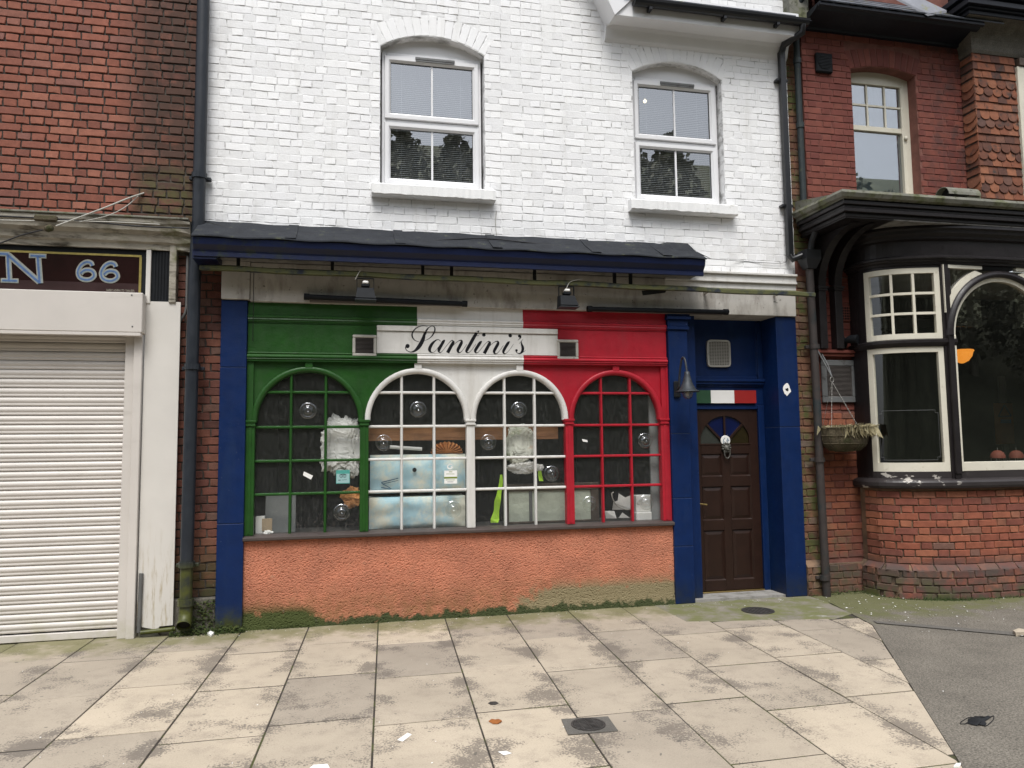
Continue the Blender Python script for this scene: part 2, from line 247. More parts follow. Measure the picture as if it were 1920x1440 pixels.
mat('slate', (0.10, 0.11, 0.13), 0.5, 0.2, 9, bump=0.002, bscale=50, islcols=[(0, (0.07, 0.078, 0.095)), (1, (0.15, 0.16, 0.185))], layers=[dict(c=(0.20, 0.19, 0.08), s=6, lo=0.58, hi=0.7)])
mat('lead', (0.33, 0.34, 0.38), 0.5, 0.15, 9, layers=[dict(c=(0.3, 0.3, 0.12), s=8, lo=0.58, hi=0.7)])
SLABL = [dict(c=(0.115, 0.098, 0.084), s=2.7, lo=0.545, hi=0.60, d=10, r=0.66, g=(75, 0.55), joint=0.14, k=0.72), dict(c=(0.22, 0.18, 0.145), s=5, lo=0.50, hi=0.70, d=8, r=0.7, g=(110, 0.5), k=0.45), dict(c=(0.16, 0.155, 0.06), s=4, lo=0.25, hi=0.6, yr=(-0.75, -0.12), add=1, soft=0.7, k=0.75), dict(c=(0.62, 0.60, 0.55), s=7, lo=0.70, hi=0.75, k=0.5), dict(c=(0.10, 0.09, 0.08), s=16, lo=0.735, hi=0.75, d=1, k=0.7)]
mat('slab', (0.40, 0.335, 0.265), 0.85, 0.10, 1.5, fine=0.10, fscale=120, bump=0.0015, bscale=140,
    islcols=[(0, (0.335, 0.288, 0.230)), (0.5, (0.425, 0.362, 0.280)), (1, (0.52, 0.44, 0.335))], layers=SLABL)
mat('joint', (0.060, 0.050, 0.042), 0.95, 0.3, 9, layers=[dict(c=(0.09, 0.10, 0.03), s=5, lo=0.5, hi=0.6)])
mat('asphalt', (0.150, 0.134, 0.110), 0.9, 0.18, 2.5, fine=0.7, fscale=95, bump=0.006, bscale=120, layers=[dict(c=(0.11, 0.115, 0.04), s=4, lo=0.25, hi=0.55, yr=(-1.5, -0.5), add=1, soft=0.6, k=0.8), dict(c=(0.4, 0.38, 0.34), s=60, lo=0.73, hi=0.76)])
mat('kerb_strip', (0.135, 0.125, 0.11), 0.9, 0.15, 3, fine=0.3, fscale=130, bump=0.004, bscale=150)
mat('concrete', (0.25, 0.225, 0.185), 0.9, 0.15, 3, fine=0.12, fscale=120, bump=0.0015, bscale=120, layers=[dict(c=(0.155, 0.165, 0.055), s=4, lo=0.38, hi=0.56, k=0.85), dict(c=(0.45, 0.43, 0.40), s=5, lo=0.62, hi=0.72)])
mat('step_stone', (0.40, 0.385, 0.36), 0.85, 0.15, 4, fine=0.08, bump=0.0015, bscale=90, layers=[dict(c=(0.16, 0.145, 0.12), s=7, lo=0.5, hi=0.7)])
mat('iron', (0.085, 0.08, 0.075), 0.55, 0.3, 20, metal=0.4, bump=0.002, bscale=150)
mat('moss', (0.045, 0.065, 0.014), 0.95, 0.35, 20, bump=0.003, bscale=120, islcols=[(0, (0.030, 0.040, 0.012)), (0.6, (0.05, 0.075, 0.016)), (1, (0.10, 0.12, 0.03))])
mat('grassy', (0.05, 0.10, 0.02), 0.9, 0.3, 20)
mat('straw', (0.42, 0.36, 0.20), 0.9, 0.25, 30, islcols=[(0, (0.28, 0.23, 0.12)), (1, (0.52, 0.46, 0.28))])
mat('coir', (0.13, 0.105, 0.065), 0.95, 0.3, 18, fine=0.3, bump=0.006, bscale=80, layers=[dict(c=(0.07, 0.075, 0.03), s=9, lo=0.5, hi=0.65)])
mat('chain', (0.45, 0.44, 0.40), 0.4, 0.2, metal=0.6)
mat('cable_white', (0.58, 0.56, 0.50), 0.6, 0.1)
mat('cable_black', (0.015, 0.015, 0.018), 0.5, 0.1)
mat('pvc_bag', (0.62, 0.61, 0.59), 0.55, 0.08, 6)
mat('bag_tint', (0.50, 0.50, 0.44), 0.5, 0.2, 9, layers=[dict(c=(0.55, 0.38, 0.28), s=7, lo=0.58, hi=0.7), dict(c=(0.30, 0.36, 0.22), s=6, lo=0.56, hi=0.7)])
mat('sky_print', (0.40, 0.60, 0.68), 0.6, 0.06, 3, layers=[dict(c=(0.72, 0.71, 0.60), s=3.2, lo=0.44, hi=0.60), dict(c=(0.30, 0.47, 0.60), s=4.7, lo=0.60, hi=0.72)])
mat('timber', (0.34, 0.16, 0.07), 0.6, 0.2, 6, layers=[dict(c=(0.20, 0.085, 0.035), s=9, lo=0.45, hi=0.65, st=(0.3, 1, 3))])
mat('paper_orange', (0.58, 0.26, 0.09), 0.7, 0.2, 10)
mat('paper_white', (0.76, 0.75, 0.72), 0.7, 0.04)
mat('card_brown', (0.30, 0.23, 0.15), 0.8, 0.1)
mat('hi_vis', (0.42, 0.72, 0.04), 0.6, 0.12, 14)
mat('frosted', (0.42, 0.45, 0.37), 0.35, 0.08, 9, bump=0.01, bscale=22)
mat('frame_brown', (0.075, 0.055, 0.042), 0.5, 0.2, 14, layers=[dict(c=(0.2, 0.18, 0.14), s=30, lo=0.62, hi=0.75)])
mat('sticker_teal', (0.10, 0.44, 0.38), 0.5, 0.04)
mat('sticker_pale', (0.42, 0.66, 0.66), 0.5, 0.04)
mat('sticker_olive', (0.24, 0.33, 0.05), 0.5, 0.04)
mat('ink', (0.03, 0.05, 0.05), 0.6, 0.1)
mat('ink_blue', (0.03, 0.16, 0.30), 0.6, 0.1)
mat('flag_green', (0.030, 0.095, 0.045), 0.5, 0.08)
mat('flag_red', (0.45, 0.025, 0.022), 0.5, 0.08)
mat('leaf_orange', (0.38, 0.13, 0.03), 0.8, 0.2, 20)
mat('mask_black', (0.012, 0.013, 0.015), 0.7, 0.2)
mat('lamp_glow', (0.9, 0.45, 0.08), 0.4, 0.1, emit=((1.0, 0.34, 0.04), 0.42))
mat('bulb_glow', (1, 0.8, 0.5), 0.4, 0.0, emit=((1.0, 0.75, 0.35), 6.0))
mat('bulb_white', (1, 0.9, 0.7), 0.4, 0.0, emit=((1.0, 0.80, 0.45), 2.0))
mat('seat_red', (0.28, 0.075, 0.05), 0.7, 0.15, 20)
mat('poster_orange', (0.30, 0.12, 0.02), 0.6, 0.1)
mat('foliage', (0.05, 0.065, 0.03), 0.9, 0.3, 0.3, islcols=[(0, (0.06, 0.06, 0.04)), (0.6, (0.11, 0.11, 0.075)), (1, (0.17, 0.16, 0.12))])
mat('grass_far', (0.07, 0.072, 0.045), 0.95, 0.3, 0.4)
mat('road', (0.06, 0.058, 0.055), 0.9, 0.2, 1, fine=0.3)
glass('glass_upper', (0.74, 0.77, 0.79), 0.30, 0.0)
glass('glass_shop', (0.97, 0.98, 0.97), 0.07, 0.12, 0.008, 34, (1, 1, 0.3), dust_sheen=0.10)  # dust specks, plus grey reflected sheen put into the diffuse film
glass('glass_bull', (0.84, 0.86, 0.84), 0.10, 0.06, dust_sheen=0.05, dust_sheen_col=(0.5, 0.5, 0.48))  # pale diffuse film stands in for bright crescents reflected on the rings
glass('glass_pub', (0.88, 0.88, 0.84), 0.085, 0.0, dust_sheen=0.015)
glass('glass_lamp', (0.75, 0.75, 0.72), 0.12, 0.15, dust_sheen=0.5, dust_sheen_col=(0.12, 0.12, 0.115))
mat('pane_blue', (0.004, 0.010, 0.07), 0.15, 0.15, 12, spec=0.5); mat('pane_grey', (0.055, 0.060, 0.052), 0.25, 0.15, 60, bump=0.001, bscale=150); mat('pane_amber', (0.030, 0.022, 0.008), 0.2, 0.2, 20)
mat('frosted_blue', (0.30, 0.37, 0.40), 0.5, 0.10, 4); mat('net_white', (0.55, 0.56, 0.55), 0.8, 0.15, 6)

# ------------------------------------------------------------------ mesh helpers
class MB:
    def __init__(s): s.v = []; s.f = []; s.sm = []
    def add(s, vs, fs, smooth=False):
        o = len(s.v); s.v += [tuple(v) for v in vs]; s.f += [tuple(i+o for i in f) for f in fs]; s.sm += [smooth]*len(fs); return s
    def box(s, x0, x1, y0, y1, z0, z1, c=0.0):
        if c <= 0:
            return s.add([(x0, y0, z0), (x1, y0, z0), (x1, y1, z0), (x0, y1, z0), (x0, y0, z1), (x1, y0, z1), (x1, y1, z1), (x0, y1, z1)],
                         [(0, 3, 2, 1), (4, 5, 6, 7), (0, 1, 5, 4), (1, 2, 6, 5), (2, 3, 7, 6), (3, 0, 4, 7)])
        c = min(c, (x1-x0)*.45, (y1-y0)*.45, (z1-z0)*.45)
        P = [(x0, x1), (y0, y1), (z0, z1)]; vs = []; idx = {}
        for i in (0, 1):
            for j in (0, 1):
                for k in (0, 1):
                    for a in range(3):
                        p = [P[0][i], P[1][j], P[2][k]]
                        for b in range(3):
                            if b != a: p[b] += c*(1 if (i, j, k)[b] == 0 else -1)
                        idx[(i, j, k, a)] = len(vs); vs.append(tuple(p))
        fs = []
        for a in range(3):
            b, d = (a+1) % 3, (a+2) % 3
            for sd in (0, 1):
                q = []
                for (m, n) in ((0, 0), (1, 0), (1, 1), (0, 1)):
                    t = [0, 0, 0]; t[a] = sd; t[b] = m; t[d] = n; q.append(idx[(*t, a)])
                fs.append(tuple(q) if sd else tuple(reversed(q)))
            for m in (0, 1):
                for n in (0, 1):
                    t0 = [0, 0, 0]; t0[b] = m; t0[d] = n; t1 = list(t0); t1[a] = 1
                    fs.append((idx[(*t0, b)], idx[(*t1, b)], idx[(*t1, d)], idx[(*t0, d)]))
        for i in (0, 1):
            for j in (0, 1):
                for k in (0, 1): fs.append((idx[(i, j, k, 0)], idx[(i, j, k, 1)], idx[(i, j, k, 2)]))
        return s.add(vs, fs)
    def prism(s, poly, y0, y1, axis='y'):
        n = len(poly)
        if axis == 'y': a = [(p[0], y0, p[1]) for p in poly]+[(p[0], y1, p[1]) for p in poly]
        elif axis == 'x': a = [(y0, p[0], p[1]) for p in poly]+[(y1, p[0], p[1]) for p in poly]
        else: a = [(p[0], p[1], y0) for p in poly]+[(p[0], p[1], y1) for p in poly]
        return s.add(a, [tuple(range(n)), tuple(range(2*n-1, n-1, -1))]+[(i, i+n, (i+1) % n+n, (i+1) % n) for i in range(n)])
    def tube(s, pts, r, n=8, caps=True):
        pts = [Vector(p) for p in pts]; rs = r if isinstance(r, (list, tuple)) else [r]*len(pts); vs = []; up = None
        for i, p in enumerate(pts):
            t = (pts[min(i+1, len(pts)-1)]-pts[max(i-1, 0)]).normalized()
            if up is None: up = Vector((0, 0, 1)) if abs(t.z) < .9 else Vector((0, 1, 0))
            a = t.cross(up).normalized(); b = t.cross(a).normalized(); up = -b if (-b).length > 0 else up
            up = a.cross(t)
            for k in range(n):
                q = 2*pi*k/n; vs.append(p+a*(rs[i]*cos(q))+up*(rs[i]*sin(q)))
        fs = [(i*n+k, i*n+(k+1) % n, (i+1)*n+(k+1) % n, (i+1)*n+k) for i in range(len(pts)-1) for k in range(n)]
        s.add(vs, fs, True)
        if caps: s.add(vs[:n], [tuple(reversed(range(n)))]); s.add(vs[-n:], [tuple(range(n))])
        return s
    def lathe(s, prof, origin, axis=(0, 0, 1), n=20, smooth=True):
        ax = Vector(axis).normalized(); a = ax.orthogonal().normalized(); b = ax.cross(a); o = Vector(origin); vs = []
        for (r, h) in prof:
            for k in range(n):
                q = 2*pi*k/n; vs.append(o+ax*h+a*(r*cos(q))+b*(r*sin(q)))
        return s.add(vs, [(i*n+k, i*n+(k+1) % n, (i+1)*n+(k+1) % n, (i+1)*n+k) for i in range(len(prof)-1) for k in range(n)], smooth)
    def profile_x(s, prof, x0, x1, smooth=False):
        """closed yz profile swept along x"""
        return s.prism(prof, x0, x1, 'x')
    def build(s, name, m, parent=None, fix=True):
        me = bpy.data.meshes.new(name); me.from_pydata(s.v, [], s.f)
        if any(s.sm): me.polygons.foreach_set('use_smooth', s.sm)
        me.materials.append(M[m] if isinstance(m, str) else m)
        if fix:
            b = bmesh.new(); b.from_mesh(me); bmesh.ops.recalc_face_normals(b, faces=b.faces); b.to_mesh(me); b.free()
        o = bpy.data.objects.new(name, me); COL.objects.link(o)
        if parent is not None: par(o, parent)
        return o
BASE = {}
def par(o, p):
    o.parent = p; off = BASE.get(p.name, None)
    if off is not None: o.matrix_parent_inverse = Matrix.Translation(-off)
def tag(o, label=None, cat=None, group=None, kind=None):
    if label: o['label'] = label
    if cat: o['category'] = cat
    if group: o['group'] = group
    if kind: o['kind'] = kind
    return o
def thing(name, loc, label, cat, group=None):
    o = bpy.data.objects.new(name, None); COL.objects.link(o); o.location = loc; BASE[o.name] = Vector(loc); o.empty_display_size = 0.1
    return tag(o, label, cat, group)
def single(mb, name, m, label, cat, group=None): return tag(mb.build(name, m), label, cat, group)
def B(*a): return MB().box(*a)
def crom(pts, n=8):
    out = []; P = [pts[0]]+list(pts)+[pts[-1]]
    for i in range(1, len(P)-2):
        for k in range(n):
            t = k/n; r = []
            for c in range(len(pts[0])):
                a, b, d, e = P[i-1][c], P[i][c], P[i+1][c], P[i+2][c]
                r.append(.5*(2*b+(d-a)*t+(2*a-5*b+4*d-e)*t*t+(3*b-a-3*d+e)*t**3))
            out.append(tuple(r))
    out.append(tuple(pts[-1])); return out
def stroke(mb, pts, conv, n=8, thick=0.0015):
    """flat brush stroke: pts (x,y,width) in some 2-D space, conv maps 2-D -> world"""
    q = crom(pts, n) if len(pts) > 2 else list(pts); vs = []
    for i, (x, y, w_) in enumerate(q):
        a = q[max(i-1, 0)]; b = q[min(i+1, len(q)-1)]; dx, dy = b[0]-a[0], b[1]-a[1]; l = sqrt(dx*dx+dy*dy) or 1
        nx, ny = -dy/l*w_/2, dx/l*w_/2; vs += [conv(x+nx, y+ny), conv(x-nx, y-ny)]
    mb.add(vs, [(2*i, 2*i+1, 2*i+3, 2*i+2) for i in range(len(q)-1)])
def disc(mb, x, y, r, conv, n=16):
    mb.add([conv(x+r*cos(2*pi*k/n), y+r*sin(2*pi*k/n)) for k in range(n)], [tuple(range(n))])
def text_mesh(mb, s, x0, x1, z0, z1, y):
    cu = bpy.data.curves.new('txt', 'FONT'); cu.body = s; cu.size = 1; o = bpy.data.objects.new('txt', cu); COL.objects.link(o)
    dg = bpy.context.evaluated_depsgraph_get(); me = bpy.data.meshes.new_from_object(o.evaluated_get(dg))
    xs = [v.co.x for v in me.vertices]; ys = [v.co.y for v in me.vertices]; ax, bx, ay, by = min(xs), max(xs), min(ys), max(ys)
    mb.add([(x0+(v.co.x-ax)/(bx-ax)*(x1-x0), y, z0+(v.co.y-ay)/(by-ay)*(z1-z0)) for v in me.vertices], [tuple(p.vertices) for p in me.polygons])
    bpy.data.objects.remove(o); bpy.data.meshes.remove(me); bpy.data.curves.remove(cu)

# ---- brickwork: every brick a piece with its own edges
def brick_mesh(name, L, H, d, m, seed, wob=0.003, ch=0.004):
    r = random.Random(seed); hx, hz = L/2, H/2
    base = [(-hx, -hz), (0, -hz), (hx, -hz), (hx, 0), (hx, hz), (0, hz), (-hx, hz), (-hx, 0)]
    o = [(x+r.uniform(-wob, wob), z+r.uniform(-wob, wob)) for x, z in base]; tl = r.uniform(-.0025, .0025); tz = r.uniform(-.0015, .0015)
    v = [(x, 0.004, z) for x, z in o]+[(x, -d+ch, z) for x, z in o]
    v += [(x-math.copysign(ch, x)*(abs(x) > hx*.5), -d+tl*x/hx+tz*z/hz, z-math.copysign(ch, z)*(abs(z) > hz*.5)) for x, z in o]
    f = []
    for k in range(8):
        j = (k+1) % 8; f += [(k, j, 8+j, 8+k), (8+k, 8+j, 16+j, 16+k)]
    f.append(tuple(range(16, 24)))
    me = bpy.data.meshes.new(name); me.from_pydata(v, [], f); me.materials.append(M[m]); return me
class Bricks:
    """collects the bricks of one building; the ones showing largest become objects, the rest one 'stuff' part"""
    def __init__(s): s.items = []
    def field(s, path, s0, s1, z0, z1, m, bond='english', course=0.0752, blocked=None, d=0.010, joint=0.010, wob=0.003, phase=0, ch=0.004):
        key = (m, d, wob)
        vs = {t: [brick_mesh('brick', l, course-joint, d, m, ord(t)*31+i*7+int(d*1e4), wob, ch) for i in range(5)] for t, l in (('h', 0.1025), ('s', 0.215))}
        row = 0; z = z0
        while z < z1-0.02:
            zc = z+course/2; k = row+phase
            if bond == 'english': seq = ['s'] if k % 2 == 0 else ['h']; off = 0.0 if k % 2 == 0 else 0.056
            else: seq = ['s', 'h']; off = 0.0 if k % 2 == 0 else 0.169
            x = s0-off+random.uniform(-.008, .008); i = 0
            blk = blocked(z, z+course) if blocked else []
            while x < s1:
                t = seq[i % len(seq)]; i += 1; l = (0.1025 if t == 'h' else 0.215)*random.uniform(.97, 1.03); a, b = max(x, s0), min(x+l, s1); x += l+joint
                segs = [(a, b)]
                for (p, q) in blk:
                    ns = []
                    for (a_, b_) in segs:
                        if q <= a_ or p >= b_: ns.append((a_, b_)); continue
                        if p-a_ > .03: ns.append((a_, p-.004))
                        if b_-q > .03: ns.append((q+.004, b_))
                    segs = ns
                for (a_, b_) in segs:
                    if b_-a_ < .03: continue
                    pos, ang = path((a_+b_)/2)
                    ref = .1025 if (b_-a_) < .15 else .215
                    me = random.choice(vs['h' if ref < .2 else 's'])
                    mw = Matrix.Translation((pos[0]+random.uniform(-.0012, .0012)*0, pos[1]+random.uniform(-.0015, .0015), zc+random.uniform(-.002, .002))) @ Matrix.Rotation(ang, 4, 'Z') @ Matrix.Rotation(random.gauss(0, .006), 4, 'Y') @ Matrix.Diagonal(((b_-a_)/ref, 1, 1, 1))
                    s.items.append((me, mw))
            z += course; row += 1
    def put(s, me, mw): s.items.append((me, mw))
    def finish(s, parent, cap=300, name='brick'):
        sc = []
        for i, (me, mw) in enumerate(s.items):
            p = proj(mw.translation); a = 0
            if p and 2 < p[0] < 1918 and 2 < p[1] < 1438: a = me.vertices[0].co.x**2*mw.to_scale().x/p[2]**2*1e3 + 1/p[2]
            sc.append((a, i))
        sc.sort(reverse=True); big = {i for a, i in sc[:cap] if a > 0}; groups = {}
        for i, (me, mw) in enumerate(s.items):
            if i in big:
                o = bpy.data.objects.new(name, me); COL.objects.link(o); o.parent = parent
                o.matrix_basis = Matrix.Translation(-BASE.get(parent.name, Vector((0, 0, 0)))) @ mw
            else: groups.setdefault(me.materials[0].name, []).append((me, mw))
        for mn, lst in groups.items():
            mb = MB()
            for me, mw in lst: mb.add([mw @ v.co for v in me.vertices], [tuple(p.vertices) for p in me.polygons])
            o = mb.build('brickwork', mn, parent); o['kind'] = 'stuff'
def straight(y, x0=0.0): return lambda s_: ((x0+s_, y), 0.0)
def wall_with_openings(mb, x0, x1, z0, z1, y0, y1, ops):
    """ops: (xa, xb, za, zs, zt) opening with segmental head: springing zs, crown zt"""
    xs = x0
    for (xa, xb, za, zs, zt) in sorted(ops):
        mb.box(xs, xa, y0, y1, z0, z1); mb.box(xa, xb, y0, y1, z0, za)
        n = 14; c = (xa+xb)/2; h = zt-zs; hw = (xb-xa)/2; R = (hw*hw+h*h)/(2*h)
        arc = [(xa+(xb-xa)*k/n, zt-R+sqrt(max(0, R*R-(xa+(xb-xa)*k/n-c)**2))) for k in range(n+1)]
        vs = [(x, y0, z) for x, z in arc]+[(x, y1, z) for x, z in arc]+[(x, y0, z1) for x, z in arc]+[(x, y1, z1) for x, z in arc]; m = n+1
        mb.add(vs, [(k, k+1, m+k+1, m+k) for k in range(n)]+[(2*m+k, 2*m+k+1, k+1, k) for k in range(n)]+[(3*m+k, 3*m+k+1, m+k+1, m+k) for k in range(n)]+[(2*m+k, 3*m+k, 3*m+k+1, 2*m+k+1) for k in range(n)])
        xs = xb
    mb.box(xs, x1, y0, y1, z0, z1)
def seg_R(xa, xb, zs, zt): h = zt-zs; hw = (xb-xa)/2; return (hw*hw+h*h)/(2*h)

# ================================================================== GROUND
tag(MB().add([(-90, -90, -.04), (90, -90, -.04), (90, 60, -.04), (-90, 60, -.04)], [(0, 1, 2, 3)]).build('road', 'road'), kind='structure')
pave = tag(MB().add([(-5.2, -5.6, -.0045), (4.9, -5.6, -.0045), (4.9, .5, -.0045), (-5.2, .5, -.0045)], [(0, 1, 2, 3)]).build('pavement', 'joint'), kind='structure')
EA, EB, EC = Vector((4.75, -.43)), Vector((4.54, -1.29)), Vector((2.99, -3.92))
def clip(poly, a, b):
    out = []; d = b-a; side = lambda p: d.x*(p[1]-a.y)-d.y*(p[0]-a.x)
    for i in range(len(poly)):
        p, q = poly[i], poly[(i+1) % len(poly)]; sp, sq = side(p), side(q)
        if sp <= 0: out.append(p)
        if sp*sq < 0: t = sp/(sp-sq); out.append((p[0]+(q[0]-p[0])*t, p[1]+(q[1]-p[1])*t))
    return out
def slab_piece(poly, name='paving_slab', m='slab', parent=pave, gap=.0075, z=0.0):
    n = len(poly); cx = sum(p[0] for p in poly)/n; cy = sum(p[1] for p in poly)/n
    tx, ty, dz = random.uniform(-.003, .003), random.uniform(-.003, .003), random.uniform(-.0015, .0015)
    def ring(g, zz):
        r = []
        for p in poly:
            dx, dy = p[0]-cx, p[1]-cy; l = sqrt(dx*dx+dy*dy); k = max(0, 1-g*1.3/l); r.append((cx+dx*k, cy+dy*k, zz+z+dz+tx*dx+ty*dy))
        return r
    a, b, c = ring(gap, -.009), ring(gap, -.0025), ring(gap+.003, 0)
    fs = [tuple(range(2*n, 3*n))]
    for i in range(n):
        j = (i+1) % n; fs += [(i, j, n+j, n+i), (n+i, n+j, 2*n+j, 2*n+i)]
    return MB().add(a+b+c, fs).build(name, m, parent)
XK = [-2.13+.6*k for k in range(-5, 0)]+[-2.13, -1.52, -.92, -.345, .275, .895, 1.49, 2.10, 2.66, 3.27, 3.86, 4.37, 4.95]
FJ = [-.62, -.72, -.80, -.70, -.55, -.70, -.59, -.80, -.66, -.82, -.75, -.97, -.89, -1.15, -1.06, -1.30, -1.18]
for k in range(len(XK)-1):
    sl0 = .036+.0035*max(0, min(12, k-5)); sl1 = .036+.0035*max(0, min(12, k-4))
    j = [0.14]+[FJ[k]-.905*i for i in range(6)]
    for i in range(len(j)-1):
        ya, yb = j[i], j[i+1]
        if k >= 14 and ya > -.8: ya = -.82-.10*(k-14)
        if ya-yb < .08 or yb < -5.6: continue
        P_ = [(XK[k]+sl0*(ya+.3), ya), (XK[k+1]+sl1*(ya+.3), ya), (XK[k+1]+sl1*(yb+.3), yb), (XK[k]+sl0*(yb+.3), yb)]
        P_ = clip(clip(P_, EB, EA), EC, EB) if False else clip(clip(P_, EA, EB+(EB-EA)*6) if False else P_, EA+(EA-EB), EB+(EB-EA)*8)
        P_ = clip(P_, EB+(EB-EC), EC+(EC-EB)*2)
        if len(P_) >= 3:
            ar = abs(sum(P_[m][0]*P_[(m+1) % len(P_)][1]-P_[(m+1) % len(P_)][0]*P_[m][1] for m in range(len(P_))))/2
            if ar > .006: slab_piece(P_)
asph = MB().add([(4.75, -.2, .002), (4.75, -.43, .002), (4.54, -1.29, .002), (2.99, -3.92, .002), (2.0, -5.6, .002), (14, -5.6, .002), (14, .3, .02), (4.75, .3, .002)], [tuple(range(8))])
tag(asph.build('asphalt_yard', 'asphalt'), kind='structure')
tag(MB().add([(4.60, -1.27, .010), (4.63, -1.18, .010), (6.0, -2.25, .010), (9, -4.5, .010), (9, -4.75, .010), (5.9, -2.36, .010)], [(0, 1, 2, 5), (5, 2, 3, 4)]).build('tarmac_joint', 'kerb_strip'), kind='structure')
patch = [(3.02, .2), (3.02, -.74), (3.3, -.80), (4.37, -1.0), (4.66, -.86), (4.73, -.45), (4.86, -.05), (4.86, .2)]
tag(slab_piece(patch, 'concrete_apron', 'concrete', None, .004, .001), kind='structure')

# ================================================================== WHITE BUILDING
wb = thing('white_building', (1.7, 0.2, 0), 'white painted brick building with green, white and red arched shopfront and blue doorway', 'building')
W1 = (0.298, 1.342, 4.17, 5.585, 5.735); W2 = (2.945, 3.985, 4.17, 5.585, 5.735)
mb = MB(); wall_with_openings(mb, -1.36, 4.79, 3.30, 7.0, 0.010, 0.30, [W1, W2]); mb.build('wall', 'white_mortar', wb)
br = Bricks()
def blocked_white(za, zb):
    r = []
    for (xa, xb, z0, zs, zt) in (W1, W2):
        if zb > z0 and za < zs: r.append((xa, xb))
        elif za < zt+.225 and zb >= zs:
            c = (xa+xb)/2; Rr = seg_R(xa, xb, zs, zt); Ro = Rr+.225; zc = zt-Rr; zz = (za+zb)/2; hw = (xb-xa)/2+.03
            dd = Ro*Ro-(zz-zc)**2
            if dd > 0: h = min(hw, sqrt(dd)); r.append((c-h, c+h))
    return r
br.field(straight(0.010), -1.36, 4.79, 3.36, 7.0, 'white_brick', 'english', blocked=blocked_white, d=0.0032, joint=0.006, wob=0.004, ch=.0032)
arch_brick = [brick_mesh('arch_brick', .215, .071, .0032, 'white_brick', 900+i, .003) for i in range(4)]
for (xa, xb, z0, zs, zt) in (W1, W2):
    Rr = seg_R(xa, xb, zs, zt); c = (xa+xb)/2; zc = zt-Rr; half = math.asin((xb-xa)/2/Rr); n = 15
    for i in range(n):
        a = -half+2*half*(i+.5)/n
        br.put(random.choice(arch_brick), Matrix.Translation((c+sin(a)*(Rr+.112), .010, zc+cos(a)*(Rr+.112))) @ Matrix.Rotation(pi/2+a, 4, 'Y') @ Matrix.Diagonal((1, 1, 2*half*(Rr+.112)/n/.076, 1)))
br.finish(wb)
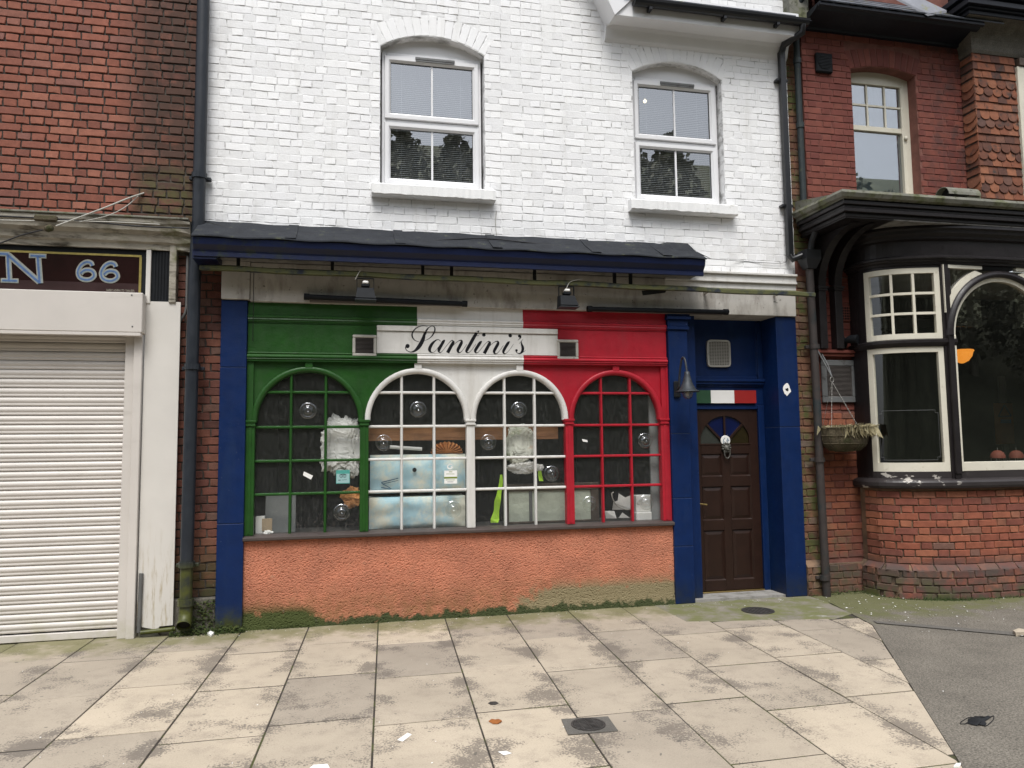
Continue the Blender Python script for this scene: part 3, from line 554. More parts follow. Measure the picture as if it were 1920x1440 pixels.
def upvc_window(op):
    xa, xb, z0, zs, zt = op; fx0, fx1 = xa+.018, xb-.022; y = .10; fz0, fz1 = z0+.012, 5.575; mid = (fz0+fz1)/2-.012
    m = MB(); t = .045
    m.box(fx0, fx0+t, y, y+.07, fz0, fz1, .004); m.box(fx1-t, fx1, y, y+.07, fz0, fz1, .004)
    m.box(fx0+t, fx1-t, y, y+.07, fz0, fz0+.035, .004); m.box(fx0+t, fx1-t, y, y+.07, fz1-.04, fz1, .004); m.box(fx0+t, fx1-t, y+.002, y+.07, mid-.018, mid+.018, .004)
    m.prism([(xa-.01, fz1), (xb+.01, fz1), (xb+.01, zt+.02), (xa-.01, zt+.02)], y+.012, y+.05)
    win = m.build('window', 'upvc', wb)
    for (za, zb) in ((fz0+.035, mid-.018), (mid+.018, fz1-.04)):
        s = MB(); a, b = fx0+t*.55, fx1-t*.55; w_ = .062; yy = y-.022
        # mitred sash: sloping inner bead
        for (p, q) in (((a, za), (b, za)), ((b, za), (b, zb)), ((b, zb), (a, zb)), ((a, zb), (a, za))):
            cx, cz = (a+b)/2, (za+zb)/2
            ins = lambda P_, k: (P_[0]+k*(1 if P_[0] < cx else -1), P_[1]+k*(1 if P_[1] < cz else -1))
            p1, q1, p2, q2 = ins(p, .042), ins(q, .042), ins(p, w_), ins(q, w_)
            s.add([(p[0], yy+.02, p[1]), (q[0], yy+.02, q[1]), (ins(q, .006)[0], yy, ins(q, .006)[1]), (ins(p, .006)[0], yy, ins(p, .006)[1]), (q1[0], yy, q1[1]), (p1[0], yy, p1[1]), (q2[0], yy+.022, q2[1]), (p2[0], yy+.022, p2[1]), (q2[0], yy+.06, q2[1]), (p2[0], yy+.06, p2[1])],
                  [(0, 1, 2, 3), (3, 2, 4, 5), (5, 4, 6, 7), (7, 6, 8, 9)])
        s.build('sash', 'upvc', win)
        ga, gb, gza, gzb = a+w_-.002, b-w_+.002, za+w_-.002, zb-w_+.002; xm = (ga+gb)/2
        B(xm-.0095, xm+.0095, yy+.026, yy+.044, gza, gzb).build('glazing_bar', 'upvc', win)
        for (pa, pb) in ((ga, xm-.0095), (xm+.0095, gb)): MB().add([(pa, yy+.035, gza), (pb, yy+.035, gza), (pb, yy+.035, gzb), (pa, yy+.035, gzb)], [(0, 1, 2, 3)]).build('pane', 'glass_upper', win, fix=False)
        g = MB()
        for (p, q, r_, s_) in ((ga, gb, gza, gza+.006), (ga, gb, gzb-.006, gzb), (ga, ga+.006, gza, gzb), (gb-.006, gb, gza, gzb)): g.box(p, q, yy+.024, yy+.031, r_, s_)
        g.build('gasket', 'rubber', win)
    c = (fx0+fx1)/2+.03; v = MB(); v.box(c-.20, c+.20, y-.034, y-.022, fz1-.062, fz1-.035, .003); v.box(c-.195, c+.195, y-.030, y-.02, fz1-.078, fz1-.062); v.build('trickle_vent', 'grey_metal', win)
    # stone sill with a rough lower edge
    sb = MB(); n = 40; x0, x1 = xa-.085, xb+.085; vs = []
    for i in range(n+1):
        x = x0+(x1-x0)*i/n; k = random.uniform(-.004, .004)
        vs += [(x, .11, z0+.012), (x, -.085+k, z0-.012), (x, -.095+k, z0-.022), (x, -.095+k, z0-.115+random.uniform(-.004, .004)), (x, -.08, z0-.128), (x, .02, z0-.128)]
    sb.add(vs, [(6*i+k, 6*i+(k+1) % 6, 6*i+6+(k+1) % 6, 6*i+6+k) for i in range(n) for k in range(6)]+[tuple(range(6)), tuple(range(6*n, 6*n+6))]); sb.build('sill', 'white_render', win)
    return fx0, fx1, fz0, fz1, mid
blinds = []
for i, op in enumerate((W1, W2)):
    fx0, fx1, fz0, fz1, mid = upvc_window(op)
    bl = thing('venetian_blind', ((fx0+fx1)/2, .2, fz0), 'white venetian blind behind the upstairs window %s' % ('above the sign lettering' if i == 0 else 'beside the black downpipe'), 'blind', 'blinds in the upstairs windows')
    m = MB(); z = fz0+.06
    while z < fz1-.06:
        k = .011; m.add([(fx0+.05, .185-k, z-.006), (fx1-.05, .185-k, z-.006), (fx1-.05, .185, z+.002), (fx0+.05, .185, z+.002), (fx1-.05, .185+k, z+.009), (fx0+.05, .185+k, z+.009)], [(0, 1, 2, 3), (3, 2, 4, 5)]); z += .0205
    o = m.build('slats', 'blind', bl, fix=False); o['kind'] = 'stuff'
    B(fx0+.045, fx1-.045, .168, .20, fz1-.06, fz1-.03, .003).build('head_rail', 'blind', bl)
    m = MB()
    for x in (fx0+.2, fx1-.2): m.tube([(x, .172, fz0+.05), (x, .172, fz1-.05)], .0012, 5)
    m.build('cord', 'blind', bl)
m = MB()
for op in (W1, W2):
    xa, xb, z0, zs, zt = op; a, b, c, d = xa-.3, xb+.3, z0-.5, zt+.3
    m.add([(a, .301, c), (b, .301, c), (b, .301, d), (a, .301, d), (a, 2.6, c), (b, 2.6, c), (b, 2.6, d), (a, 2.6, d)], [(4, 5, 6, 7), (0, 1, 5, 4), (3, 2, 6, 7), (0, 3, 7, 4), (1, 2, 6, 5)])
m.build('upper_room', 'room_grey', wb)
pl = thing('pendant_light', (3.12, .9, 5.5), 'small glowing ceiling bulb seen through the right upstairs window', 'light')
MB().lathe([(0, -.02), (.015, -.014), (.021, 0), (.016, .014), (.006, .022), (0, .022)], (3.23, .35, 5.44), n=12).build('bulb', 'bulb_white', pl)
MB().tube([(3.23, .35, 5.47), (3.23, .35, 5.9)], .004, 5).build('flex', 'blind', pl)
# eaves, verge and gutter at the top
ev = MB(); ex0 = AX(1152, 40, -.25); ex1 = AX(1468, 60, -.25); ez = AZ(1300, 45, -.25)
ev.box(ex0, 4.80, -.25, -.232, ez, ez+.26, .003); ev.box(ex0, 4.80, -.232, .01, ez+.004, ez+.02)
ev.prism([(.003, ez-.15), (-.02, ez-.12), (-.05, ez-.03), (-.07, ez+.003), (.02, ez+.003), (.02, ez-.15)], ex0-.02, 4.79, 'x')
ev.build('eaves_board', 'upvc', wb)
vg = MB(); vx = ex0; d_ = .38
vg.prism([(vx+.0, ez-.012), (vx+.26, ez+.25), (vx-.30, ez+1.3), (vx-.60, ez+1.25)], -.272, -.252)
vg.prism([(vx+.0, ez-.010), (vx+.05, ez+.0), (vx-.53, ez+1.26), (vx-.60, ez+1.25)], -.252, .01)
vg.build('bargeboard', 'upvc', wb)
gt = MB(); gx0 = AX(1190, 5, -.33); gz = AZ(1330, 20, -.33)
gp = [(-.25+.0, gz+.03)]+[(-.31+.058*cos(a), gz+.03+.062*sin(a)) for a in [pi*2-pi*k/8 for k in range(9)]]
gt.prism(gp, gx0, 4.86, 'x'); gt.build('gutter', 'pipe_black', wb)
for x in (gx0+.18, gx0+1.02, 4.5): MB().box(x-.018, x+.018, -.33, -.25, gz-.06, gz-.02, .003).build('gutter_bracket', 'pipe_black', wb)
rt = MB()
for r in range(7):
    for i in range(13):
        x = gx0-.1+i*.22+(.11 if r % 2 else 0); y = -.30+r*.17; z = gz+.075+r*.125
        if x+.215 < 4.95: rt.box(x, x+.215, y, y+.19, z, z+.012)
for o in [rt.build('roof_slate', 'slate', wb)]:
    o.rotation_euler = (0, 0, 0); o['kind'] = 'stuff'
MB().add([(gx0-.1, -.28, gz+.06), (4.95, -.28, gz+.06), (4.95, 1.2, gz+1.15), (gx0-.1, 1.2, gz+1.15)], [(0, 1, 2, 3)]).build('roof', 'slate', wb)
pc = MB(); pc.box(4.78, 5.02, -.12, .3, 6.28, 7.2, .004); pc.build('party_wall', 'lead_moss', wb)

# ---- canopy, beam, awning rail
CX0, CX1 = -1.33, 3.515; cf = MB(); n = 60; vs = []
for i in range(n+1):
    x = CX0+(CX1-CX0)*i/n; wv = .004*sin(i*.5)+.003*sin(i*1.3+1)
    sag = -.02*sin(pi*i/n)
    vs += [(x, -.02, 3.715+wv+(.02 if i > n-4 else 0)), (x, -.20, 3.60+wv*.6), (x, -.425, 3.475+.006*sin(i*.9)), (x, -.43, 3.462+.006*sin(i*.9)), (x, -.40, 3.462), (x, -.02, 3.60)]
cf.add(vs, [(6*i+k, 6*i+(k+1) % 6, 6*i+6+(k+1) % 6, 6*i+6+k) for i in range(n) for k in range(6)]+[tuple(range(6)), tuple(range(6*n, 6*n+6))])
cf.add([(CX1, -.02, 3.755), (CX1, -.20, 3.60), (CX1, -.435, 3.475), (CX1+.05, -.45, 3.455), (CX1+.03, -.2, 3.57)], [(0, 1, 4), (1, 2, 3, 4)])
for sx_ in (-.55, .42, 1.33, 2.31, 3.05): cf.add([(sx_, -.022, 3.720), (sx_+.09, -.022, 3.720), (sx_+.09, -.20, 3.608), (sx_, -.20, 3.608), (sx_+.09, -.43, 3.482), (sx_, -.43, 3.482), (sx_, -.022, 3.70), (sx_, -.2, 3.596), (sx_, -.43, 3.47), (sx_+.09, -.022, 3.70), (sx_+.09, -.2, 3.596), (sx_+.09, -.43, 3.47)], [(0, 1, 2, 3), (3, 2, 4, 5), (0, 3, 7, 6), (3, 5, 8, 7), (1, 9, 10, 2), (2, 10, 11, 4)])
cf.build('canopy_felt', 'felt', wb)
cb = MB(); cb.prism([(-.40, 3.462), (-.415, 3.455), (-.405, 3.40), (-.37, 3.36), (-.365, 3.345), (-.35, 3.345), (-.02, 3.40), (-.02, 3.60)], CX0+.01, CX1-.01, 'x'); cb.build('canopy_cornice', 'navy_paint', wb)
B(CX0+.01, CX1-.01, -.372, -.345, 3.30, 3.343, .003).build('canopy_fascia', 'navy_paint', wb)
so_ = MB()
for i in range(4): so_.box(-1.13, CX1-.015, -.345+i*.086, -.345+i*.086+.083, 3.335+.0015*i, 3.352+.0015*i)
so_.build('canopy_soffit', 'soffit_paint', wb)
B(CX0, -1.13, -.36, .0, 3.28, 3.36).build('canopy_end_block', 'navy_paint', wb)
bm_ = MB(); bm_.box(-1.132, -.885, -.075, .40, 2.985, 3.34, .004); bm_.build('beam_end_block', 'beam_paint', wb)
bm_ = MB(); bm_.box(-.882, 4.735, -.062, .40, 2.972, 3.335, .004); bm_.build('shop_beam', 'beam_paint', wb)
wm = MB()
for (y0, za, zb) in ((-.11, 3.40, 3.425), (-.085, 3.34, 3.398), (-.10, 3.315, 3.338), (-.072, 3.25, 3.313)): wm.box(CX1-.3, 4.74, y0, .1, za, zb, .004)
wm.build('white_moulding', 'white_paint', wb)
ry = -.26; rz0, rz1 = AZ(380, 500, ry), AZ(1520, 551, ry); rx0, rx1 = AX(375, 498, ry), AX(1526, 551, ry)
rl = MB(); vs = []; n = 50
for i in range(n+1):
    x = rx0+(rx1-rx0)*i/n; z = rz0+(rz1-rz0)*i/n+.004*sin(i*.7)
    vs += [(x, ry-.03, z+.004), (x, ry-.03, z-.030), (x, ry+.028, z-.030), (x, ry+.028, z+.012), (x, ry, z+.02+random.uniform(-.003, .004))]
rl.add(vs, [(5*i+k, 5*i+(k+1) % 5, 5*i+5+(k+1) % 5, 5*i+5+k) for i in range(n) for k in range(5)]+[tuple(range(5)), tuple(range(5*n, 5*n+5))])
rl.build('awning_rail', 'moss_metal', wb)
for px in (446, 623, 793, 847, 1003, 1153, 1183): x = AX(px, 515, ry); B(x-.014, x+.014, ry+.0, ry+.03, (rz0+rz1)/2+.012, 3.337).build('rail_bracket', 'void', wb)
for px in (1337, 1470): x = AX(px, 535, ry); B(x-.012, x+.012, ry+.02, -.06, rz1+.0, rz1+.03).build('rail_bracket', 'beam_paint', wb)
fl = MB(); fl.add([at(1203, 545, ry), at(1252, 541, ry), at(1247, 549, ry+.02), at(1205, 554, ry+.02)], [(0, 1, 2, 3)]); fl.add([at(1203, 545, ry+.03), at(1252, 541, ry+.03), at(1247, 549, ry+.05), at(1205, 554, ry+.05)], [(0, 1, 2, 3)]); fl.build('torn_flap', 'void', wb)

# ---- shopfront fascia in three painted lengths
XS = [(-.903, AX(782, 620), 'green_paint'), (AX(782, 620), AX(980, 625), 'white_paint'), (AX(980, 625), 3.238, 'red_paint')]
for (xa, xb, c) in XS:
    B(xa, xb, -.012, .12, 2.855, 2.971).build('frieze_board', c, wb)
    m = MB(); m.prism([(.05, 2.853), (-.020, 2.853), (-.034, 2.845), (-.034, 2.832), (-.026, 2.826), (-.030, 2.812), (-.022, 2.806), (-.022, 2.797), (-.012, 2.790), (-.012, 2.783), (.05, 2.783)], xa, xb, 'x'); m.build('upper_moulding', c, wb)
    B(xa, xb, -.004, .12, 2.512, 2.782).build('fascia_board', c, wb)
    m = MB(); m.prism([(.05, 2.510), (-.016, 2.510), (-.024, 2.500), (-.018, 2.490), (-.030, 2.484), (-.040, 2.472), (-.040, 2.462), (-.028, 2.456), (-.034, 2.446), (-.022, 2.438), (-.022, 2.424), (.05, 2.424)], xa, xb, 'x'); m.build('cornice_moulding', c, wb)
sgx0, sgx1 = AX(706.5, 637), AX(1045, 645)
sg = thing('shop_sign', ((sgx0+sgx1)/2, 0, 2.51), "white board above the arched windows lettered Santini's in black script", 'sign')
b_ = MB(); b_.box(sgx0, sgx1, -.014, -.0035, 2.514, 2.725, .002); b_.build('board', 'white_paint', sg)
B(sgx0, sgx1, -.0285, -.003, 2.729, 2.781, .003).build('batten', 'white_paint', sg)
LY = -.0150
def cv(zx, zy):
    p = at(740+zx/7.111, 600+zy/7.111, LY); y = LY if p.z < 2.7265 else LY-.0145
    return (p.x, y, p.z)
lt = MB()
for s_ in ([(400, 178, 30), (372, 270, 50), (322, 358, 50), (262, 414, 26), (205, 426, 11), (155, 398, 10), (143, 355, 12)],
           [(404, 190, 34), (420, 145, 22), (452, 105, 13), (490, 83, 9), (524, 92, 13), (534, 135, 19), (510, 195, 17), (462, 245, 9), (398, 277, 5)],
           [(440, 92, 5), (380, 80, 8), (310, 96, 12), (256, 140, 17), (232, 190, 20), (240, 235, 17), (272, 272, 11), (325, 292, 5)],
           [(612, 285, 7), (590, 264, 9), (555, 268, 15), (505, 310, 34), (470, 370, 42), (468, 410, 34), (500, 434, 9), (545, 410, 5), (615, 315, 5)],
           [(672, 266, 8), (652, 285, 36), (622, 335, 40), (590, 395, 40), (594, 426, 20), (625, 425, 7), (690, 345, 5), (748, 280, 8), (778, 274, 16)],
           [(778, 276, 18), (780, 300, 38), (752, 350, 42), (706, 436, 46)], [(722, 415, 5), (790, 330, 5), (850, 280, 8), (890, 272, 18), (890, 305, 38), (862, 360, 42), (842, 405, 36), (858, 434, 16), (895, 415, 6), (962, 325, 5)],
           [(1126, 146, 8), (1094, 172, 34), (1060, 225, 42), (1010, 315, 44), (965, 395, 40), (958, 425, 26), (985, 436, 9), (1030, 395, 5), (1085, 320, 5)], [(1040, 211, 7), (1128, 209, 5)],
           [(1164, 282, 8), (1142, 300, 36), (1108, 350, 40), (1076, 405, 38), (1082, 434, 20), (1112, 432, 7), (1160, 375, 5), (1225, 300, 6), (1262, 284, 16)],
           [(1262, 286, 18), (1266, 310, 38), (1240, 360, 42), (1195, 446, 44)], [(1210, 425, 5), (1275, 340, 5), (1335, 292, 8), (1374, 286, 18), (1376, 318, 38), (1346, 375, 40), (1326, 420, 34), (1342, 450, 16), (1380, 432, 6), (1450, 340, 5)],
           [(1534, 286, 8), (1514, 305, 34), (1482, 355, 38), (1452, 412, 36), (1456, 444, 20), (1486, 444, 7), (1530, 400, 4), (1584, 322, 4)],
           [(1676, 210, 24), (1678, 232, 20), (1662, 254, 10), (1640, 270, 4)],
           [(1714, 252, 3), (1690, 285, 8), (1692, 318, 22), (1708, 370, 36), (1702, 415, 32), (1672, 445, 16), (1636, 440, 9), (1618, 415, 10)], [(1660, 316, 4), (1712, 254, 4)], [(1690, 445, 7), (1748, 402, 3)]): stroke(lt, s_, cv, 10)
for (x, y, r) in ((172, 347, 28), (1190, 198, 23), (1541, 208, 24), (1664, 214, 20), (1624, 405, 17)): disc(lt, x, y, r, cv)
lt.build('lettering', 'letter_black', sg, fix=False)
def louvre(name, cx, cz, w_, h, y, label, cat='vent', nl=12, mframe='grille_cream', mfin='grille_dark', group=None, rim=.028):
    t = thing(name, (cx, y, cz-h/2), label, cat, group); m = MB()
    for (a, b, c, d) in ((-w_/2, w_/2, -h/2, -h/2+rim), (-w_/2, w_/2, h/2-rim, h/2), (-w_/2, -w_/2+rim, -h/2+rim, h/2-rim), (w_/2-rim, w_/2, -h/2+rim, h/2-rim)): m.box(cx+a, cx+b, y-.028, y, cz+c, cz+d, .006)
    m.build('frame', mframe, t); B(cx-w_/2+rim, cx+w_/2-rim, y-.006, y-.001, cz-h/2+rim, cz+h/2-rim).build('backing', 'void', t)
    for i in range(nl):
        z = cz-h/2+rim+(h-2*rim)*(i+.5)/nl; k = (h-2*rim)/nl
        o = MB().add([(cx-w_/2+rim, y-.024, z-k*.38), (cx+w_/2-rim, y-.024, z-k*.38), (cx+w_/2-rim, y-.008, z+k*.30), (cx-w_/2+rim, y-.008, z+k*.30), (cx-w_/2+rim, y-.021, z-k*.45), (cx+w_/2-rim, y-.021, z-k*.45)], [(0, 1, 2, 3), (0, 4, 5, 1)]).build('fin', mfin, t)
    return t
c = at(683.5, 648, -.02); louvre('vent_grille', c.x, c.z, AX(706, 648, -.02)-AX(661, 648, -.02), .205, -.005, 'square cream vent grille on the green fascia beside the lettered board', group='vents on the fascia')
c = at(1064.5, 655.5, -.02); louvre('vent_grille', c.x, c.z, AX(1085, 655, -.02)-AX(1045.5, 655, -.02), .20, -.005, 'square cream vent grille on the red fascia beside the lettered board', group='vents on the fascia')

# ---- four arched windows
BX = [-.868, .155, 1.171, 2.171, 3.192]      # pilaster centres
HB = [2.139, 1.814, 1.502, 1.198]; SPR = 1.872; SILL = .838
ARC = [('green_paint', 'green_paint', 'green_paint'), ('white_paint', 'green_paint', 'white_paint'), ('white_paint', 'white_paint', 'red_paint'), ('red_paint', 'red_paint', 'red_paint')]
BULL = {0: [(577.5, 770), (641, 961)], 1: [(784, 767.5), (719, 830), (850, 955)], 2: [(973, 768), (915.5, 829), (1034.5, 888)], 3: [(1210, 826), (1106, 945), (1212, 942)]}
for i in range(4):
    xa, xb = BX[i]+.040, BX[i+1]-.040; xc = (xa+xb)/2; ro = (xb-xa)/2+.036; ri = ro-.052; cf_, cl, cr_ = ARC[i]; zapex = SPR+ro
    n = 28; rr_ = .488/ro   # slight flattening so the crown meets the rail
    zz = lambda a, r: SPR+r*sin(a)*1.0
    ring = MB(); vs = []
    for k in range(n+1):
        a = pi*k/n
        for (r, y) in ((ro, .030), (ro, .004), (ro-.010, -.004), (ri+.016, -.004), (ri, .010), (ri, .075)): vs.append((xc-r*cos(a), y, SPR+r*sin(a)))
    ring.add(vs, [(6*k+j, 6*k+j+1, 6*k+7+j, 6*k+6+j) for k in range(n) for j in range(5)], True)
    ring.box(xc-.035, xc+.035, -.006, .03, zapex-.012, 2.423, .003)
    win = ring.build('arched_window', cf_, wb)
    tag(win, ['green arched window of the shopfront', 'white arched window with blue boxes behind it', 'white arched window with the plastic bag behind it', 'red arched window of the shopfront'][i])
    # spandrels
    for (s0, s1, c) in ((BX[i]-.0 if i else BX[0]-.0, xc, cl), (xc, BX[i+1], cr_)):
        m = MB(); nn = 14; vs = []
        for k in range(nn+1):
            x = s0+(s1-s0)*k/nn; dx = abs(x-xc); zl = SPR+(sqrt(max(0, (ro-.012)**2-dx*dx)) if dx < ro-.012 else 0)-.0; vs += [(x, .026, zl), (x, .026, 2.424), (x, .055, zl), (x, .055, 2.424)]
        m.add(vs, [(4*k, 4*k+4, 4*k+5, 4*k+1) for k in range(nn)]+[(4*k+2, 4*k+3, 4*k+7, 4*k+6) for k in range(nn)]+[(4*k, 4*k+2, 4*k+6, 4*k+4) for k in range(nn)]); m.build('spandrel', c, wb)
    w3 = (xb-xa)/3
    for k in (1, 2):
        x = xa+w3*k; zt_ = SPR+sqrt(ri*ri-(x-xc)**2)+.01; m = MB(); m.prism([(x-.013, .028), (x-.006, .016), (x+.006, .016), (x+.013, .028), (x+.013, .062), (x-.013, .062)], SILL, zt_, 'z'); m.build('glazing_bar', cf_, win)
    for z in HB:
        hx = (xb-xa)/2+.002 if z < SPR else sqrt(ri*ri-(z-SPR)**2)+.008
        m = MB(); m.prism([(.0295, z-.013), (.0175, z-.006), (.0175, z+.006), (.0295, z+.013), (.0615, z+.013), (.0615, z-.013)], xc-hx, xc+hx, 'x'); m.build('glazing_bar', cf_, win)
    zr = [SILL-.01]+HB[::-1]+[SPR+ri+.01]
    for a in range(3):
        for b in range(5):
            p0, p1 = xa+w3*a-.002, xa+w3*(a+1)+.002
            if b >= 3: p0, p1 = max(p0, xc-ri-.01), min(p1, xc+ri+.01)
            yp = .048+.0007*((a+b) % 2); MB().add([(p0, yp, zr[b]), (p1, yp, zr[b]), (p1, yp, zr[b+1]), (p0, yp, zr[b+1])], [(0, 1, 2, 3)]).build('pane', 'glass_shop', win, fix=False)
    for (px, py) in BULL[i]:
        c = at(px, py, .045); m = MB(); m.lathe([(.080, .0), (.076, -.003), (.066, -.010), (.056, -.006), (.050, -.003), (.044, -.010), (.036, -.020), (.022, -.028), (.010, -.026), (.004, -.020), (0, -.019)], (c.x, .046, c.z), (0, 1, 0), 28); m.build('bullseye', 'glass_bull', win)
# pilasters with little capitals
PC = ['green_paint', 'green_paint', 'white_paint', 'red_paint', 'red_paint']
for i, x in enumerate(BX):
    hw = .040; m = MB(); m.box(x-hw, x+hw, -.012, .07, SILL-.004, 1.822, .003)
    m.box(x-.013, x+.013, -.017, .0, SILL+.01, 1.815, .002) if i in (0, 1, 3, 4) else None
    for (za, zb, e) in ((1.822, 1.838, .008), (1.838, 1.856, .002), (1.856, 1.878, .012)): m.box(x-hw-e, x+hw+e, -.020-e*.7, .07, za, zb, .003)
    if i in (0, 4):
        xx0, xx1 = (x-.037, x+.02) if i == 0 else (x-.02, x+.05); m.box(xx0, xx1, .0, .06, 1.878, 2.424)
        if i == 4: m.box(3.225, 3.246, -.008, .07, SILL-.004, 2.424)
    m.build('window_pilaster', PC[i], wb)
m = MB(); m.prism([(.12, .838), (.02, .838), (-.050, .822), (-.058, .816), (-.058, .796), (-.050, .788), (.12, .788)], -.912, 3.252, 'x'); m.build('shop_sill', 'sill_brown', wb)
# roughcast stall riser: dense uneven surface
nx, nz = 740, 150; vs = []
import mathutils
for j in range(nz+1):
    for i in range(nx+1):
        x = -.909+(3.250+.909)*i/nx; z = -.02+.808*j/nz; p = Vector((x*66, 3.3, z*84)); p2 = Vector((x*110, 9, z*120))
        h = -.013*max(0, mathutils.noise.noise(p)-.10)+.004*mathutils.noise.noise(p2)+mathutils.noise.noise(Vector((x*2, 1, z*3)))*.006
        vs.append((x, -.010-h-.012*max(0, (.12-z)/.12), z))
m = MB(); m.add(vs, [(j*(nx+1)+i, j*(nx+1)+i+1, (j+1)*(nx+1)+i+1, (j+1)*(nx+1)+i) for j in range(nz) for i in range(nx)]); m.build('stall_riser', 'roughcast', wb, fix=False)
# blue pilasters: stacked boards
def board_stack(xa, xb, y0, y1, cuts, c='blue_paint', name='pilaster_panel'):
    for za, zb in zip(cuts[:-1], cuts[1:]): B(xa, xb, y0+random.uniform(-.002, .002), y1, za+.0025, zb-.0025, .004).build(name, c, wb)
    B(xa+.004, xb-.004, y0+.006, y1, cuts[0]+.01, cuts[-1]-.01).build('pilaster_core', 'blue_seam', wb)
board_stack(-1.134, -.907, -.045, .12, [.02, .95, 2.36, 2.983])
board_stack(3.250, 3.462, -.040, .10, [.0, .575, 1.06, 1.72, 2.80])
m = MB(); m.box(3.238, 3.478, -.062, .1, 2.80, 2.835, .004); m.box(3.244, 3.470, -.052, .1, 2.835, 2.905, .004); m.box(3.225, 3.49, -.085, .1, 2.905, 2.94, .004); m.box(3.232, 3.483, -.075, .1, 2.94, 2.972, .004); m.build('pilaster_capital', 'blue_paint', wb)
board_stack(4.50, 4.742, -.035, .40, [.0, 1.78, 2.972])
# ---- recessed doorway
DY = .285
m = MB(); m.box(3.462, 3.60, .07, DY+.08, 0.0, 2.972); m.build('door_reveal', 'blue_paint', wb)
m = MB(); m.box(3.585, 3.632, DY-.025, DY+.07, .025, 2.03, .004); m.box(4.425, 4.50, DY-.025, DY+.07, .025, 2.03, .004); m.box(3.632, 4.425, DY-.02, DY+.07, 1.985, 2.035, .004); m.build('door_frame', 'blue_paint', wb)
m = MB(); m.box(3.46, 4.5, DY-.01, DY+.07, 2.035, 2.972); m.build('transom_panel', 'blue_paint', wb)
m = MB()
for (a, b, c, d, y) in ((3.60, 4.5, 2.285, 2.315, -.055), (3.60, 4.5, 2.255, 2.285, -.04), (3.60, 4.5, 2.235, 2.255, -.02), (3.60, 3.64, 2.315, 2.95, -.022), (4.44, 4.5, 2.315, 2.95, -.022), (4.425, 4.44, 2.36, 2.92, -.012), (3.64, 4.425, 2.315, 2.345, -.022)): m.box(a, b, DY-.01+y, DY, c, d, .004)
m.build('transom_moulding', 'blue_paint', wb)
dx0, dx1, dz0, dz1 = 3.634, 4.423, .042, 1.983; W_ = dx1-dx0; H_ = dz1-dz0
d1 = MB(); yf = DY; xm = (dx0+dx1)/2
pz = [(AZ(1350, 1088, DY), AZ(1350, 994, DY)), (AZ(1350, 975, DY), AZ(1350, 912, DY)), (AZ(1350, 893, DY), AZ(1350, 851, DY))]
pxx = [(dx0+.105, xm-.045), (xm+.045, dx1-.105)]
fanz = AZ(1360, 832, DY); fr = .30
zs_ = [dz0]; 
for a, b in pz: zs_ += [a, b]
zs_ += [fanz-.0, dz1]
d1.box(dx0, dx0+.105, yf, yf+.044, dz0, dz1, .003); d1.box(dx1-.105, dx1, yf, yf+.044, dz0, dz1, .003); d1.box(xm-.045, xm+.045, yf, yf+.044, dz0, fanz-.02, .002)
for za, zb in ((zs_[0], zs_[1]), (zs_[2], zs_[3]), (zs_[4], zs_[5]), (zs_[6], fanz)):
    d1.box(dx0+.105, xm-.045, yf+.0005, yf+.044, za, zb, .002); d1.box(xm+.045, dx1-.105, yf+.0005, yf+.044, za, zb, .002)
nn = 24; vs = []
for k in range(nn+1):
    x = dx0+.105+(W_-.21)*k/nn; dx = abs(x-xm); zl = fanz+.004+sqrt(max(0, fr*fr-dx*dx)) if dx < fr else fanz-.004; vs += [(x, yf, zl), (x, yf, dz1), (x, yf+.04, zl)]
d1.add(vs, [(3*k, 3*k+3, 3*k+4, 3*k+1) for k in range(nn)]+[(3*k, 3*k+2, 3*k+5, 3*k+3) for k in range(nn)])
door = d1.build('front_door', 'door_brown', wb); tag(door, 'dark brown panelled front door with a fanlight')
for za, zb in pz:
    for a, b in pxx:
        m = MB(); m.add([(a, yf+.002, za), (b, yf+.002, za), (b, yf+.002, zb), (a, yf+.002, zb), (a+.012, yf+.016, za+.012), (b-.012, yf+.016, za+.012), (b-.012, yf+.016, zb-.012), (a+.012, yf+.016, zb-.012),
               (a+.045, yf+.006, za+.045), (b-.045, yf+.006, za+.045), (b-.045, yf+.006, zb-.045), (a+.045, yf+.006, zb-.045)], [(0, 1, 5, 4), (1, 2, 6, 5), (2, 3, 7, 6), (3, 0, 4, 7), (4, 5, 9, 8), (5, 6, 10, 9), (6, 7, 11, 10), (7, 4, 8, 11), (8, 9, 10, 11)])
        m.build('panel', 'door_brown', door)
for (a0, a1, c) in ((0, 45, 'pane_amber'), (45, 90, 'pane_blue'), (90, 135, 'pane_blue'), (135, 180, 'pane_grey')):
    m = MB(); m.add([(xm, yf+.02, fanz)]+[(xm+fr*cos(rad(a0+(a1-a0)*k/6)), yf+.02, fanz+fr*sin(rad(a0+(a1-a0)*k/6))) for k in range(7)], [tuple(range(8))]); m.build('fan_pane', c, door, fix=False)
for a in (45, 90, 135): 
    m = MB(); dx, dz = cos(rad(a)), sin(rad(a)); nx_, nz_ = -dz*.011, dx*.011
    m.prism([(xm+dx*.05+nx_, fanz+dz*.05+nz_), (xm+dx*.05-nx_, fanz+dz*.05-nz_), (xm+dx*fr-nx_, fanz+dz*fr-nz_), (xm+dx*fr+nx_, fanz+dz*fr+nz_)], yf+.001, yf+.02); m.build('fan_bar', 'door_brown', door)
B(xm-.31, xm+.31, yf-.006, yf+.0, fanz-.012, fanz+.003, .002).build('fan_sill', 'door_brown', door)
kz = fanz+.035; m = MB(); m.lathe([(0, -.005), (.052, -.005), (.056, -.002), (.056, .004), (0, .004)], (xm, yf-.006, kz), (0, 1, 0), 28, False); pq = m.build('number_plate', 'paper_white', door)
